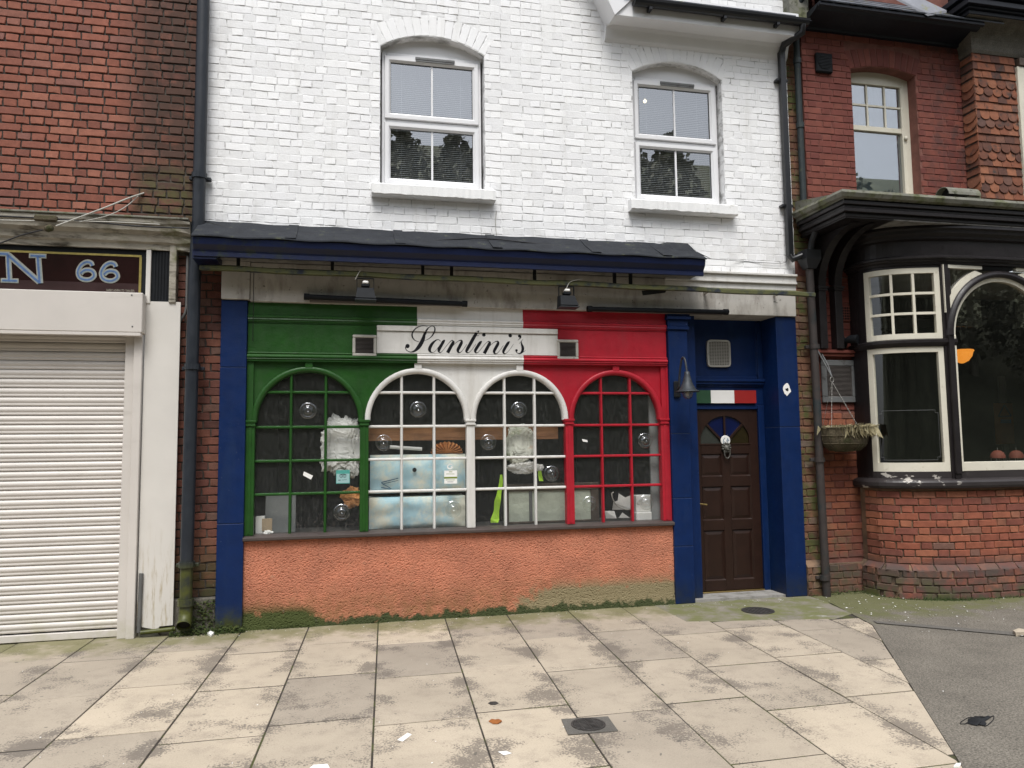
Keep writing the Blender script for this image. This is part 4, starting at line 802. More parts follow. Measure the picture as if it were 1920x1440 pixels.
nb = MB(); cn = lambda x, y: (xm+(x-692)/12*.0063*.95, yf-.0125, kz-(y-737)/12*.0063*.95)
stroke(nb, [(672, 680, 10), (645, 715, 12), (630, 765, 13), (640, 800, 12), (665, 798, 11), (672, 770, 10), (650, 755, 8)], cn); stroke(nb, [(745, 680, 9), (715, 745, 12), (720, 752, 10), (778, 735, 9)], cn); stroke(nb, [(752, 700, 11), (740, 760, 12), (745, 800, 11)], cn)
nb.build('number_64', 'ink_blue', door, fix=False)
kk = MB(); kc = Vector((xm+.003, yf, fanz-.075))
kk.lathe([(.0, -.05), (.016, -.046), (.030, -.034), (.044, -.016), (.05, 0)], kc+Vector((0, 0, .03)), (0, 1, 0), 14)
for k in range(11): a = pi*2*k/11; kk.lathe([(0, -.028), (.012, -.022), (.017, -.008), (.012, 0)], kc+Vector((.043*cos(a), -.004, .03+.046*sin(a))), (0, 1, 0), 7)
kk.lathe([(0, -.062), (.01, -.055), (.014, -.045)], kc+Vector((0, 0, .012)), (0, 1, 0), 10)
kk.tube([kc+Vector((.034*cos(a)*(1 if abs(sin(a)) > 0 else 1), -.03, -.022+.062*sin(a))) for a in [pi*.85+2*pi*.65*k/16 for k in range(17)]], .0075, 8); kk.build('lion_knocker', 'pewter', door)
hp = at(1304, 947, DY-.01); m = MB(); m.box(hp.x-.006, hp.x+.036, yf-.008, yf, hp.z-.075, hp.z+.07, .004); m.build('handle_plate', 'brass', door)
m = MB(); m.tube([(hp.x+.014, yf-.005, hp.z+.015), (hp.x+.014, yf-.045, hp.z+.016), (hp.x+.022, yf-.055, hp.z+.016)], .008, 8); m.tube([(hp.x+.014, yf-.052, hp.z+.016), (hp.x+.06, yf-.054, hp.z+.012), (hp.x+.112, yf-.052, hp.z+.004)], [.009, .008, .010], 8); m.build('lever_handle', 'brass', door)
B(dx0, dx1, yf-.03, yf+.05, .026, .040, .003).build('threshold', 'brass', wb)
m = MB(); m.prism([(3.465, -.01), (4.50, -.01), (4.49, DY+.05), (3.60, DY+.05)], -.01, .026, 'z'); m.build('door_step', 'step_stone', wb)
# hole knocked through the plaster of the pier
hb = at(1475, 730, -.04); hm = MB(); hm.add([(hb.x+(.050+random.uniform(-.012, .014))*cos(2*pi*k/16)*.9, -.0392, hb.z+(.058+random.uniform(-.012, .016))*sin(2*pi*k/16)) for k in range(16)], [tuple(range(16))]); hm.build('bare_plaster', 'paper_white', wb, fix=False)
hm = MB(); hm.add([(hb.x+.004+(.022+random.uniform(-.008, .008))*cos(2*pi*k/10), -.0405, hb.z-.004+(.016+random.uniform(-.006, .006))*sin(2*pi*k/10)) for k in range(10)], [tuple(range(10))]); hm.build('cable_hole', 'void', wb, fix=False)
# shop interior shell
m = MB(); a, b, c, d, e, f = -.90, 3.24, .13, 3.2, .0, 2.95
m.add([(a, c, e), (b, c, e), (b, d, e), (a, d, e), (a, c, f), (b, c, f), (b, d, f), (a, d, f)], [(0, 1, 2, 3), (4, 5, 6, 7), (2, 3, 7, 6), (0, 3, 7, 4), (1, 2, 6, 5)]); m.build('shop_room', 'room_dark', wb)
B(-.90, 3.24, .06, .62, .795, .826).build('window_board', 'room_board', wb)
B(-.90, 3.24, .06, .12, -.02, .79).build('riser_core', 'mortar_dark', wb)

# ================================================================== LEFT BRICK BUILDING
lb = thing('brick_building', (-2.8, 0.2, 0), 'red brick building with a closed white roller shutter', 'building')
ZB = AZ(150, 408, 0)
m = MB(); m.box(-4.6, -1.365, .012, .30, ZB-.3, 7.0); m.box(-1.62, -1.15, .062, .30, 0, ZB-.3); m.build('wall', 'mortar_dark', lb)
br = Bricks(); br.field(straight(.012), -3.75, -1.366, ZB, 6.7, 'red_brick', 'english', d=.010, joint=.013, wob=.0035)
br.field(straight(.062), -1.62, -1.136, .30, 3.42, 'strip_brick', 'flemish', d=.009, joint=.011, wob=.004)
br.finish(lb)
m = MB(); m.box(-1.60, -1.137, .0, .2, -.01, .30, .01); m.build('plinth', 'pebbledash', lb)
# timber cornice over the sign
zc0, zc1 = AZ(150, 404, -.14), AZ(150, 462, -.05); h = zc0-zc1; n = 30; x0, x1 = -4.4, -1.40
pr = [(.05, zc0+.02), (-.15, zc0), (-.15, zc0-.035), (-.125, zc0-.055), (-.12, zc0-.10), (-.085, zc0-.13), (-.075, zc0-.19), (-.05, zc0-.205), (-.045, zc1), (.05, zc1)]
m = MB(); vs = []
for i in range(n+1):
    x = x0+(x1-x0)*i/n; rot = max(0, (i-n*.86)/(n*.14))
    for (y, z) in pr: vs.append((x, y+(random.uniform(-.012, .025)*rot if y < 0 else 0), z+random.uniform(-.015, .012)*rot+random.uniform(-.002, .002)))
k_ = len(pr); m.add(vs, [(k_*i+j, k_*i+(j+1) % k_, k_*i+k_+(j+1) % k_, k_*i+k_+j) for i in range(n) for j in range(k_)]+[tuple(range(k_)), tuple(range(k_*n, k_*n+k_))]); m.build('cornice', 'old_timber', lb)
m = MB(); m.box(x0, -1.41, -.165, .0, zc0+.002, zc0+.02, .004); m.build('cornice_capping', 'lead_moss', lb)
SBX = AX(267, 585, -.16); sz0, sz1 = AZ(133, 621, -.16), AZ(133, 545, -.16)
# sign
sy = -.015; sgx = AX(265, 505, sy); st_, sb_ = AZ(150, 463, sy), sz1-.06
s2 = thing('shop_sign', (-2.6, sy, sb_), 'dark maroon glass shop sign with a gold border reading N 66', 'sign')
B(-4.4, AX(274, 505, sy), sy, .05, sb_, zc1-.002).build('surround', 'black_metal', s2)
B(-4.3, sgx-.012, sy-.006, sy-.001, sb_, st_-.075).build('board', 'sign_maroon', s2)
B(-4.3, sgx-.012, sy-.0075, sy-.0065, sb_, AZ(150, 529, sy)).build('lower_band', 'sign_band', s2)
m = MB(); m.box(-4.3, sgx, sy-.009, sy-.001, st_-.073, st_-.055); m.box(sgx-.016, sgx+.004, sy-.0092, sy-.001, sb_, st_-.0735); m.build('gold_border', 'gold', s2)
for (layer, c, dw, ww) in ((.0110, 'letter_cream', 1.0, 1), (.0125, 'letter_pale', .78, 1), (.0140, 'letter_blue', .36, .9)):
    yy = sy-layer; cw = lambda zx, zy: tuple(at(zx/6.857, 440+zy/6.857, yy)); mN, m6 = MB(), MB(); W0 = 76*dw; off = -8 if c == 'letter_blue' else 0
    stroke(mN, [(105+off, 262, W0), (122+off, 588, W0)], cw); stroke(mN, [(110+off, 262, W0), (505+off, 610, W0)], cw); stroke(mN, [(490+off, 265, W0), (518+off, 625, W0)], cw)
    for (a, b, y) in ((-40, 125, 246), (372, 598, 272), (8, 240, 590)): k = 66*dw*.92; q = (1-dw)*30; stroke(mN, [(a+q, y-3, k), (b-q, y+4, k)], cw)
    for dx, dy in ((0, 0), (300, 14)):
        stroke(m6, [(x+dx+off*.6, y+dy, 64*dw*ww) for x, y in ((1188, 400), (1170, 362), (1110, 352), (1045, 392), (1005, 470), (1022, 545), (1090, 578), (1165, 572), (1212, 528), (1195, 475), (1140, 452), (1080, 462), (1038, 500))], cw, 8)
    mN.build('letter_n', c, s2, fix=False); m6.build('numerals_66', c, s2, fix=False)
m = MB(); text_mesh(m, 'HARRY HEVEN LTD  TAIN EEFL', AX(200, 544, sy), AX(253, 546, sy), AZ(225, 547, sy-.009), AZ(225, 542.6, sy-.009), sy-.009); m.build('maker_line', 'letter_cream', s2, fix=False)
# posts beside the sign
zt_ = zc1-.004; pb = AZ(300, 566, -.02)
B(AX(274, 520, -.03), AX(283, 520, -.03), -.045, .03, pb-.02, zt_, .003).build('trim_strip', 'cream_panel', lb)
m = MB(); xa, xb = AX(283, 520, -.02), AX(318, 520, -.02); m.box(xa, xb, -.02, .03, pb, zt_)
for k in range(5): x = xa+.02+(xb-xa-.03)*k/5; m.box(x, x+.018, -.027, -.0205, pb, zt_-.01, .003)
m.build('fluted_panel', 'black_metal', lb)
m = MB(); m.box(AX(318, 520, -.03), AX(331, 520, -.03), -.05, .05, pb-.01, zt_+.05, .004); m.build('corner_post', 'old_timber', lb)
# shutter
m = MB(); m.box(-4.4, SBX, -.16, .02, sz0, sz1, .006); m.box(-4.4, SBX-.01, -.158, -.10, sz0-.030, sz0-.001, .003); box_ = m.build('shutter_box', 'shutter_white', lb)
for (px, py) in ((247, 553), (248, 612)): c = at(px, py, -.161); MB().lathe([(0, -.004), (.006, -.003), (.007, 0)], (c.x, -.161, c.z), (0, 1, 0), 8).build('screw', 'grey_metal', box_)
gx0, gx1 = AX(236, 700, .0), AX(266, 700, -.06)
m = MB(); m.box(gx0, gx0+.075, -.04, .06, .0, sz0, .004); m.box(gx0+.078, gx1, -.075, .06, .0, sz0, .004); m.build('shutter_guide', 'shutter_white', lb)
sx0 = -4.4; n = 13; sp = .0805
prof = [(.043-(.010*sin(pi*min(1, max(0, (k/(n-1)-.36)/.64)))**.7 if k/(n-1) > .36 else .0055*sin(pi*k/(n-1)/.36)**.8), -.034+.070*k/(n-1)) for k in range(n)]
zs0 = .075; me_s = None; cnt = int((sz0-zs0)/sp)+1
for i in range(cnt):
    if me_s is None:
        m = MB(); vs = []
        for (y, z) in prof: vs += [(sx0, y, z), (gx0+.01, y, z)]
        vs += [(sx0, .052, .046), (gx0+.01, .052, .046)]
        m.add(vs, [(2*k, 2*k+1, 2*k+3, 2*k+2) for k in range(n)], True); o = m.build('shutter_slat', 'shutter_white', lb, fix=False); me_s = o.data; o.location = (0, 0, zs0+.04)
    else: o = bpy.data.objects.new('shutter_slat', me_s); COL.objects.link(o); par(o, lb); o.location = (0, 0, zs0+.04+i*sp)
B(sx0, gx0+.01, .02, .06, .008, .068, .004).build('shutter_bottom_bar', 'shutter_white', lb)
B(sx0, gx0+.02, .07, .10, .0, sz0+.2).build('shop_backing', 'void', lb)
m = MB(); p0, p1 = AX(276, 700, -.02)-.025, AX(335.5, 700, -.035)
m.prism([(p0, .10), (p1-.12, .055), (p1-.11, .085), (p1, .09), (p1, AZ(320, 566, -.035)), (p0, AZ(320, 566, -.035))], -.035, -.015); m.build('side_panel', 'cream_panel', lb)
m = MB(); m.box(p0+.02, p1-.02, -.014, .06, .06, AZ(320, 566, -.035)-.004); m.build('panel_backing', 'old_timber', lb)
m = MB(); xx = AX(262, 1120, -.03); m.tube([(xx+.005, -.05, .05), (xx+.012, -.05, .55)], .018, 8); m.build('waste_pipe', 'pipe_grey', lb)
m = MB(); m.tube([(xx+.02, -.05, .045), (xx+.3, -.05, .06)], .02, 8); m.build('waste_pipe', 'pipe_slate', lb)
m = MB(); m.tube([at(352, 480, .0), at(350, 575, .0), at(347, 588, .0), at(338, 602, .01)], .013, 8); m.build('conduit', 'pipe_grey', lb)
# cables over the cornice
def cable(pts, r, m_, label, n=8): 
    q = crom([tuple(p) for p in pts], n); return single(MB().tube(q, r, 6), 'cable', m_, label, 'cable')
cable([at(270, 362, 0), at(240, 372, -.08), at(190, 392, -.17), at(105, 424, -.2)], .008, 'cable_white', 'thick white cable sagging from the red brick wall to a round connector')
cable([at(262, 365, 0), at(235, 388, -.1), at(200, 405, -.17), at(150, 416, -.18)], .0045, 'cable_white', 'thin white cable hanging beneath the thicker one on the brick wall')
cable([at(80, 431, -.2), at(40, 441, -.2), at(0, 456, -.22), at(-60, 475, -.25)], .006, 'cable_black', 'dark cable running down from the round connector over the maroon sign')
cable([at(-40, 404, -.16), at(60, 408, -.17), at(160, 415, -.17), at(260, 424, -.17), at(355, 428, -.15)], .007, 'cable_black', 'black cable lying along the timber cornice')
cable([at(-40, 412, -.17), at(60, 414, -.175), at(200, 416, -.175), at(300, 421, -.165)], .006, 'cable_white', 'pale cable lying along the timber cornice')
c = at(92, 428, -.2); single(MB().lathe([(0, -.03), (.022, -.03), (.03, -.02), (.03, .02), (.022, .03), (0, .03)], c, (.9, -.3, .3), 12), 'cable_connector', 'coir', 'round weathered cable connector hanging in front of the timber cornice', 'connector')
c = at(87, 410, -.17); single(B(c.x-.09, c.x+.09, -.20, -.155, c.z-.028, c.z+.028, .012), 'junction_box', 'coir', 'flat weathered junction box on the timber cornice', 'box')
cable([at(385, 416, -.05), at(480, 437, -.25), at(600, 440, -.22), at(760, 452, -.27), at(900, 447, -.18), at(1000, 456, -.2), at(1180, 474, -.28), at(1320, 486, -.35)], .006, 'cable_black', 'black cable lying across the canopy felt')
cable([at(1315, 484, -.2), at(1380, 489, -.01), at(1440, 493, -.01), at(1472, 492, -.01), at(1474, 478, -.01)], .003, 'cable_black', 'thin cable trailing from the canopy end over the white wall')
cable([at(666, 524, -.3), at(672, 513, -.3), at(678, 503, -.3)], .004, 'cable_white', 'short white cable end above the left floodlight')
cable([at(1062, 541, -.3), at(1070, 528, -.3), at(1092, 523, -.3)], .004, 'cable_white', 'short white cable end above the right floodlight')
cable([at(931, 395, -.0), at(929, 420, -.0), at(932, 446, -.0)], .003, 'cable_white', 'short cable running down the white wall from the window sill')
cable([at(476, 510, -.085), at(475, 570, -.085), at(474, 640, -.03)], .003, 'cable_black', 'thin cable hanging down onto the green fascia')

# ================================================================== PIPES
def ring_(mb, c, r, h, n=14): mb.lathe([(r*.7, -h/2), (r, -h/2), (r, h/2), (r*.7, h/2)], c, (0, 0, 1), n, False)
dp = thing('drainpipe', (AX(349, 1100, -.09), -.09, 0), 'slate grey round drainpipe between the brick and white buildings, mossy at its foot', 'drainpipe')
yP = -.085; P0, P1, P2 = at(384, -30, yP), at(370, 420, yP), at(350, 1060, yP)
P1.x = P0.x = (P0.x+P1.x)/2
PT = Vector((P1.x-.0, yP, 3.25)); 
MB().tube([P0, (P1.x, yP, 3.72), (P2.x+.01, yP, 3.15), P2], .056, 16).build('pipe', 'pipe_slate', dp)
m = MB(); m.tube([P2, (P2.x, yP, .28)], .052, 16); m.build('lower_pipe', 'pipe_slate', dp)
for (px, py) in ((372, 330), (360, 688), (351, 1058)):
    c = at(px, py, yP); c.x = P1.x if py < 400 else P2.x+(.01 if py < 800 else 0); m = MB(); ring_(m, c, .068, .05); m.box(c.x-.095, c.x+.095, yP+.03, yP+.075, c.z-.028, c.z+.005, .005); m.build('collar', 'pipe_slate', dp)
m = MB(); c = Vector((P2.x, yP, .29)); ring_(m, c, .068, .06); m.tube([(P2.x, yP, .27), (P2.x, yP, .20), (P2.x-.0, yP-.02, .14), (P2.x-.0, yP-.075, .10)], [.056, .056, .058, .06], 16, False); m.build('shoe', 'pipe_slate', dp)
MB().lathe([(0, 0), (.048, 0)], (P2.x, yP-.055, .115), (0, -.055, -.04), 14).build('outlet', 'void', dp)
bp_ = thing('downpipe', (4.72, -.06, 3.4), 'square black plastic downpipe at the right edge of the white wall', 'drainpipe')
yq = -.055; q0, q1 = at(1463, 97, yq), at(1483, 482, yq); q0.x = q1.x = (q0.x+q1.x)/2
m = MB(); m.box(q1.x-.032, q1.x+.032, yq-.032, yq+.032, q1.z, q0.z, .006); m.build('pipe', 'pipe_black', bp_)
m = MB(); e0 = Vector((4.80, -.31, gz-.02)); m.tube([e0, (4.80, -.31, gz-.10), (q1.x+.01, -.10, q0.z+.06), (q1.x, yq, q0.z-.02), (q1.x, yq, q0.z-.08)], .038, 12); m.build('swan_neck', 'pipe_black', bp_)
for py in (150, 385): z = AZ(1468, py, yq); B(q1.x-.07, q1.x+.07, yq-.004, .03, z-.014, z+.014, .003).build('bracket', 'pipe_black', bp_)
gp_ = thing('drainpipe', (4.90, -.06, 4.1), 'thin green-black iron drainpipe on the brick party wall', 'drainpipe')
yg = -.05; g0, g1 = at(1492, 25, yg), at(1505, 378, yg); g0.x = g1.x = (g0.x+g1.x)/2
MB().tube([g0+Vector((.12, -.2, .28)), g0+Vector((.03, -.04, .10)), g0, g1], .034, 12).build('pipe', 'pipe_green', gp_)
for py in (115, 235): m = MB(); ring_(m, Vector((g1.x, yg, AZ(1497, py, yg))), .043, .06); m.build('collar', 'pipe_green', gp_)
e_ = MB(); a_, b_ = g1+Vector((0, 0, -.02)), at(1532, 402, -.25); e_.tube([a_+Vector((0, 0, .03)), a_, a_+Vector((.0, -.05, -.06)), b_], .038, 12); e_.build('elbow', 'lead_moss', gp_)
hp_ = thing('downpipe', (4.83, -.1, 0), 'rusty brown iron downpipe with a black hopper beside the blue doorway', 'drainpipe')
yb = -.10; h0, h1 = at(1516, 505, yb), at(1553, 1128, yb)
hx_ = (h0.x+h1.x)/2
MB().tube([(h0.x*.6+hx_*.4, yb, h0.z+.02), (hx_, yb, 2.2), (hx_, yb, 1.2), (h1.x*.5+hx_*.5, yb, 0.0)], .042, 14).build('pipe', 'pipe_brown', hp_)
for py, px in ((862, 1534), (1083, 1550), (650, 1522)): m = MB(); z = AZ(px, py, yb); ring_(m, Vector((hx_, yb, z)), .053, .05); m.box(hx_-.085, hx_+.085, yb+.02, yb+.06, z-.018, z+.018, .004); m.build('collar', 'pipe_brown', hp_)
m = MB(); hxx = h0.x*.6+hx_*.4; z = h0.z
m.add([(hxx-.05, yb-.05, z), (hxx+.05, yb-.05, z), (hxx+.05, yb+.05, z), (hxx-.05, yb+.05, z), (hxx-.09, yb-.09, z+.10), (hxx+.09, yb-.09, z+.10), (hxx+.09, yb+.07, z+.10), (hxx-.09, yb+.07, z+.10), (hxx-.09, yb-.09, z+.20), (hxx+.09, yb-.09, z+.20), (hxx+.09, yb+.07, z+.20), (hxx-.09, yb+.07, z+.20)],
      [(0, 1, 5, 4), (1, 2, 6, 5), (2, 3, 7, 6), (3, 0, 4, 7), (4, 5, 9, 8), (5, 6, 10, 9), (6, 7, 11, 10), (7, 4, 8, 11), (0, 1, 2, 3), (8, 9, 10, 11)]); m.build('hopper', 'pipe_black', hp_)
MB().tube([(q1.x, yq, q1.z+.02), (q1.x+.01, yq-.02, q1.z-.03), (hxx-.03, yb, z+.17)], .034, 10).build('inlet', 'pipe_black', hp_)
MB().tube([b_, b_+Vector((.01, .0, -.10)), Vector((hxx+.03, yb-.02, z+.30)), Vector((hxx+.02, yb, z+.17))], .036, 10).build('inlet', 'pipe_black', hp_)

# ================================================================== LAMPS AND VENTS ON THE FRONT
for i, (px, py) in enumerate(((685, 546), (1061, 560))):
    c = at(px, py, -.27); t = thing('floodlight', (c.x, -.27, c.z), 'black floodlight with a sensor hanging above the %s' % ('green fascia' if i == 0 else 'red fascia'), 'floodlight', 'floodlights under the awning rail')
    m = MB(); w0, w1 = .072, .090; zt, zb = c.z+.02, c.z-.085
    m.add([(c.x-w0, -.33, zt), (c.x+w0, -.33, zt), (c.x+w0, -.22, zt+.01), (c.x-w0, -.22, zt+.01), (c.x-w1, -.40, zb), (c.x+w1, -.40, zb), (c.x+w1, -.26, zb-.012), (c.x-w1, -.26, zb-.012)], [(0, 1, 2, 3), (4, 5, 6, 7), (0, 1, 5, 4), (1, 2, 6, 5), (2, 3, 7, 6), (3, 0, 4, 7)]); m.build('housing', 'black_metal', t)
    m = MB(); m.box(c.x-w1-.006, c.x+w1+.006, -.41, -.255, zb-.022, zb-.012, .003); m.build('bezel', 'lamp_metal', t)
    m = MB()
    for sx in (-1, 1): m.box(c.x+sx*(w0+.004)-.003, c.x+sx*(w0+.004)+.003, -.30, -.275, c.z-.02, c.z+.115)
    m.box(c.x-w0-.004, c.x+w0+.004, -.30, -.275, c.z+.112, c.z+.118); m.build('stirrup', 'black_metal', t)
    m = MB(); m.box(c.x-.038, c.x+.038, -.335, -.27, c.z+.03, c.z+.058, .006); m.build('sensor', 'black_metal', t)
    m = MB(); m.box(c.x-.026, c.x+.026, -.338, -.28, c.z+.058, c.z+.085, .008); m.build('sensor_lens', 'paper_white', t)
for (pa, pb, lab) in (((570, 556), (876, 570), 'long black tube light over the green and white fascia'), ((1101, 579), (1365, 585), 'long dark tube light over the red fascia and doorway')):
    a, b = at(*pa, -.115), at(*pb, -.115); t = thing('tube_light', tuple((a+b)/2), lab, 'light', 'tube lights under the beam'); d = (b-a).normalized()
    m = MB(); m.tube([a, b], .024, 10); m.build('tube', 'black_metal', t)
    for p, s_ in ((a, 1), (b, -1)): MB().tube([p, p+d*.05*s_], .031, 10).build('end_cap', 'black_metal', t)
    m = MB(); m.box(a.x+.05, b.x-.05, -.115+.02, -.06, min(a.z, b.z)-.02, max(a.z, b.z)+.0, .003); m.build('reflector', 'grille_dark', t)
wl = thing('wall_lamp', (3.34, -.04, 2.05), 'grey swan-neck wall lamp with a bell shade beside the doorway', 'lamp'); lx = AX(1269, 730, -.05); lz = AZ(1269, 730, -.05)
m = MB(); m.box(lx-.035, lx+.035, -.072, -.041, lz-.085, lz+.085, .01); m.build('back_plate', 'black_metal', wl)
m = MB(); Yl = -.30; top = AZ(1282, 672, -.2); sha = AZ(1288, 700, Yl); m.tube(crom([(lx, -.07, lz), (lx, -.11, lz+.03), (lx, -.13, lz+.15), (lx, -.19, top-.005), (lx, -.26, top-.02), (lx, Yl, sha)], 6), .011, 8); m.build('arm', 'lamp_metal', wl)
shb = AZ(1291, 735, Yl); m = MB(); m.lathe([(.012, sha+.02), (.026, sha+.015), (.028, sha-.02), (.036, sha-.045), (.058, shb+.06), (.088, shb+.022), (.118, shb+.004), (.120, shb), (.084, shb+.014), (.03, sha-.05)], (lx, Yl, 0), (0, 0, 1), 24); m.build('shade', 'lamp_metal', wl)
m = MB(); m.lathe([(.040, .05), (.052, .02), (.054, -.01), (.046, -.045), (.026, -.068), (0, -.074)], (lx, Yl, shb+.0), (0, 0, 1), 18); m.build('globe', 'glass_lamp', wl)
m = MB(); m.lathe([(.012, .04), (.024, 0), (.018, -.03), (0, -.04)], (lx, Yl, shb), (0, 0, 1), 12); m.build('bulb', 'grille_cream', wl)
# fan grille over the door
c = at(1346.5, 663, DY-.02); t = thing('fan_grille', (c.x, DY-.02, c.z-.15), 'cream extractor fan grille on the blue panel over the door', 'vent'); hw, hh = .140, .150; yy = DY-.012
m = MB(); out = [(sx*hw*(1-.05*abs(v)), v*hh) for sx, v in ()]
def sq(hw, hh, n=32): return [(hw*math.copysign(abs(cos(a))**.28, cos(a)), hh*math.copysign(abs(sin(a))**.28, sin(a))) for a in [2*pi*k/n+.01 for k in range(n)]]
o1, i1 = sq(hw, hh), sq(hw-.016, hh-.016); n = 32
m.add([(c.x+x, yy, c.z+z) for x, z in o1]+[(c.x+x, yy-.03, c.z+z) for x, z in o1]+[(c.x+x, yy-.034, c.z+z) for x, z in i1]+[(c.x+x, yy-.012, c.z+z) for x, z in i1], [(r*n+k, r*n+(k+1) % n, (r+1)*n+(k+1) % n, (r+1)*n+k) for r in range(3) for k in range(n)]); m.build('rim', 'grille_cream', t)
MB().add([(c.x+x, yy-.010, c.z+z) for x, z in i1], [tuple(range(n))]).build('backing', 'grille_dark', t, fix=False)
m = MB()
for k in range(17): z = c.z-hh+.022+(2*hh-.044)*k/16; m.box(c.x-hw+.018, c.x+hw-.018, yy-.030, yy-.018, z-.0028, z+.0028)
for k in range(9): x = c.x-hw+.022+(2*hw-.044)*k/8; m.box(x-.0025, x+.0025, yy-.0325, yy-.0305, c.z-hh+.018, c.z+hh-.018)
m.build('mesh', 'grille_cream', t)
# italian flag board
fz0, fz1 = AZ(1360, 756, DY-.03), AZ(1360, 732, DY-.03); fl_ = thing('flag_board', (4.0, DY-.03, fz0), 'green, white and red flag board over the front door', 'sign')
fx = [3.60, AX(1332, 743, DY-.035), AX(1376, 743, DY-.035), AX(1417, 743, DY-.035)]
for i, (nme, c) in enumerate((('green_band', 'flag_green'), ('white_band', 'paper_white'), ('red_band', 'flag_red'))): B(fx[i]+.0005, fx[i+1]-.0005, DY-.045, DY-.012, fz0, fz1).build(nme, c, fl_)

# ================================================================== PUB
pb_ = thing('pub_building', (6.4, 0.2, 0), 'red brick pub with a black and cream curved bay window and tile-hung upper bay', 'building')
# plan line of the curved bay (x, y): from the wall round to the flat front
raw = crom([(5.520, .12), (5.502, -.02), (5.505, -.16), (5.550, -.29), (5.660, -.395), (5.83, -.475), (6.03, -.535), (6.25, -.570), (6.55, -.585), (7.2, -.595), (9.2, -.60)], 12)
acc = [0.0]
for a, b in zip(raw[:-1], raw[1:]): acc.append(acc[-1]+sqrt((a[0]-b[0])**2+(a[1]-b[1])**2))
def bay(s_, off=0.0):
    s_ = max(0, min(s_, acc[-1]-1e-6)); lo = 0
    hi = len(acc)-1
    while hi-lo > 1:
        mid = (lo+hi)//2
        if acc[mid] <= s_: lo = mid
        else: hi = mid
    t = (s_-acc[lo])/(acc[hi]-acc[lo]); a, b = raw[lo], raw[hi]
    dx, dy = b[0]-a[0], b[1]-a[1]; l = sqrt(dx*dx+dy*dy); dx /= l; dy /= l
    return (a[0]+(b[0]-a[0])*t+dy*off, a[1]+(b[1]-a[1])*t-dx*off), math.atan2(dy, dx)
def s_at(px, z):
    best = min((abs((proj((*bay(k*.01)[0], z)) or (1e9,))[0]-px), k*.01) for k in range(int(acc[-1]/.01))); return best[1]
def strip(mb, s0, s1, o0, o1, z0, z1, n=None, smooth=False):
    n = n or max(2, int((s1-s0)/.05)); vs = []
    for i in range(n+1):
        s_ = s0+(s1-s0)*i/n; (xa, ya), _ = bay(s_, o0); (xb, yb_), _ = bay(s_, o1); vs += [(xb, yb_, z0), (xb, yb_, z1), (xa, ya, z1), (xa, ya, z0)]
    mb.add(vs, [(4*i+k, 4*i+(k+1) % 4, 4*i+4+(k+1) % 4, 4*i+4+k) for i in range(n) for k in range(4)]+[(0, 1, 2, 3), tuple(4*n+k for k in range(4))])
def moulding(mb, s0, s1, prof, n=None):
    n = n or max(2, int((s1-s0)/.05)); vs = []; q = len(prof)
    for i in range(n+1):
        s_ = s0+(s1-s0)*i/n
        for (o, z) in prof: (x, y), _ = bay(s_, o); vs.append((x, y, z))
    mb.add(vs, [(q*i+k, q*i+(k+1) % q, q*i+q+(k+1) % q, q*i+q+k) for i in range(n) for k in range(q)]+[tuple(range(q)), tuple(q*n+k for k in range(q))])
SE = acc[-1]-.01
# --- upper storey
UO = (AX(1596, 128), AX(1717, 143), 4.30, AZ(1596, 129), AZ(1596, 129)+.065)
m = MB(); wall_with_openings(m, 4.99, 9.2, 3.9, 6.9, .012, .32, [UO]); m.box(4.795, 4.985, .03, .32, 3.55, 6.27); m.box(4.985, 5.53, .082, .32, 0, 3.92); m.box(4.75, 4.985, .012, .32, 0, 3.6); m.build('wall', 'mortar_red', pb_)
br = Bricks()
def blk_pub(za, zb):
    xa, xb, z0, zs, zt = UO
    if za < zs: return [(xa, xb)]
    if za < zt+.225: return [(xa-.06*(za-zs)/.2, xb+.06*(za-zs)/.2)]
    return []
br.field(straight(.012), 4.99, 7.12, 4.10, 6.34, 'pub_red', 'flemish', blocked=blk_pub, d=.007, joint=.009)
ab = [brick_mesh('arch_brick', .215, .066, .007, 'pub_red', 950+i, .002) for i in range(4)]
xa, xb, z0, zs, zt = UO; Rr = seg_R(xa, xb, zs, zt); c = (xa+xb)/2; zc = zt-Rr; half = math.asin((xb-xa)/2/Rr)*1.04
for i in range(12): a = -half+2*half*(i+.5)/12; br.put(random.choice(ab), Matrix.Translation((c+sin(a)*(Rr+.112), .012, zc+cos(a)*(Rr+.112))) @ Matrix.Rotation(pi/2+a, 4, 'Y'))
br.field(straight(.03), 4.80, 4.985, 3.60, 6.25, 'pier_brick', 'english', d=.008, joint=.010)
br.field(straight(.012), 4.752, 4.985, .36, 3.45, 'pier_brick', 'english', d=.012, joint=.011, wob=.005)
br.field(straight(-.045), 4.745, 4.99, .0, .30, 'pier_brick', 'english', d=.012, joint=.011, wob=.005)
br.field(straight(.030), 4.992, 5.49, .0, .305, 'pub_brick', 'flemish', d=.010, joint=.011, wob=.004)
br.field(straight(.082), 4.99, 5.53, .36, 1.95, 'pub_brick', 'flemish', d=.010, joint=.011)
br.field(straight(.082), 4.99, 5.53, 1.96, 3.75, 'pub_red', 'flemish', d=.008, joint=.010)
br.field(lambda s_: bay(s_, 0.0), .16, 2.9, .345, 1.115, 'pub_brick', 'flemish', d=.010, joint=.0105)
br.field(lambda s_: bay(s_, .055), .13, 2.9, -.01, .275, 'pub_brick', 'flemish', d=.010, joint=.011, wob=.004)
nose = [brick_mesh('nose_brick', .215, .085, .010, 'pub_brick', 970+i, .004) for i in range(4)]
s_ = .16
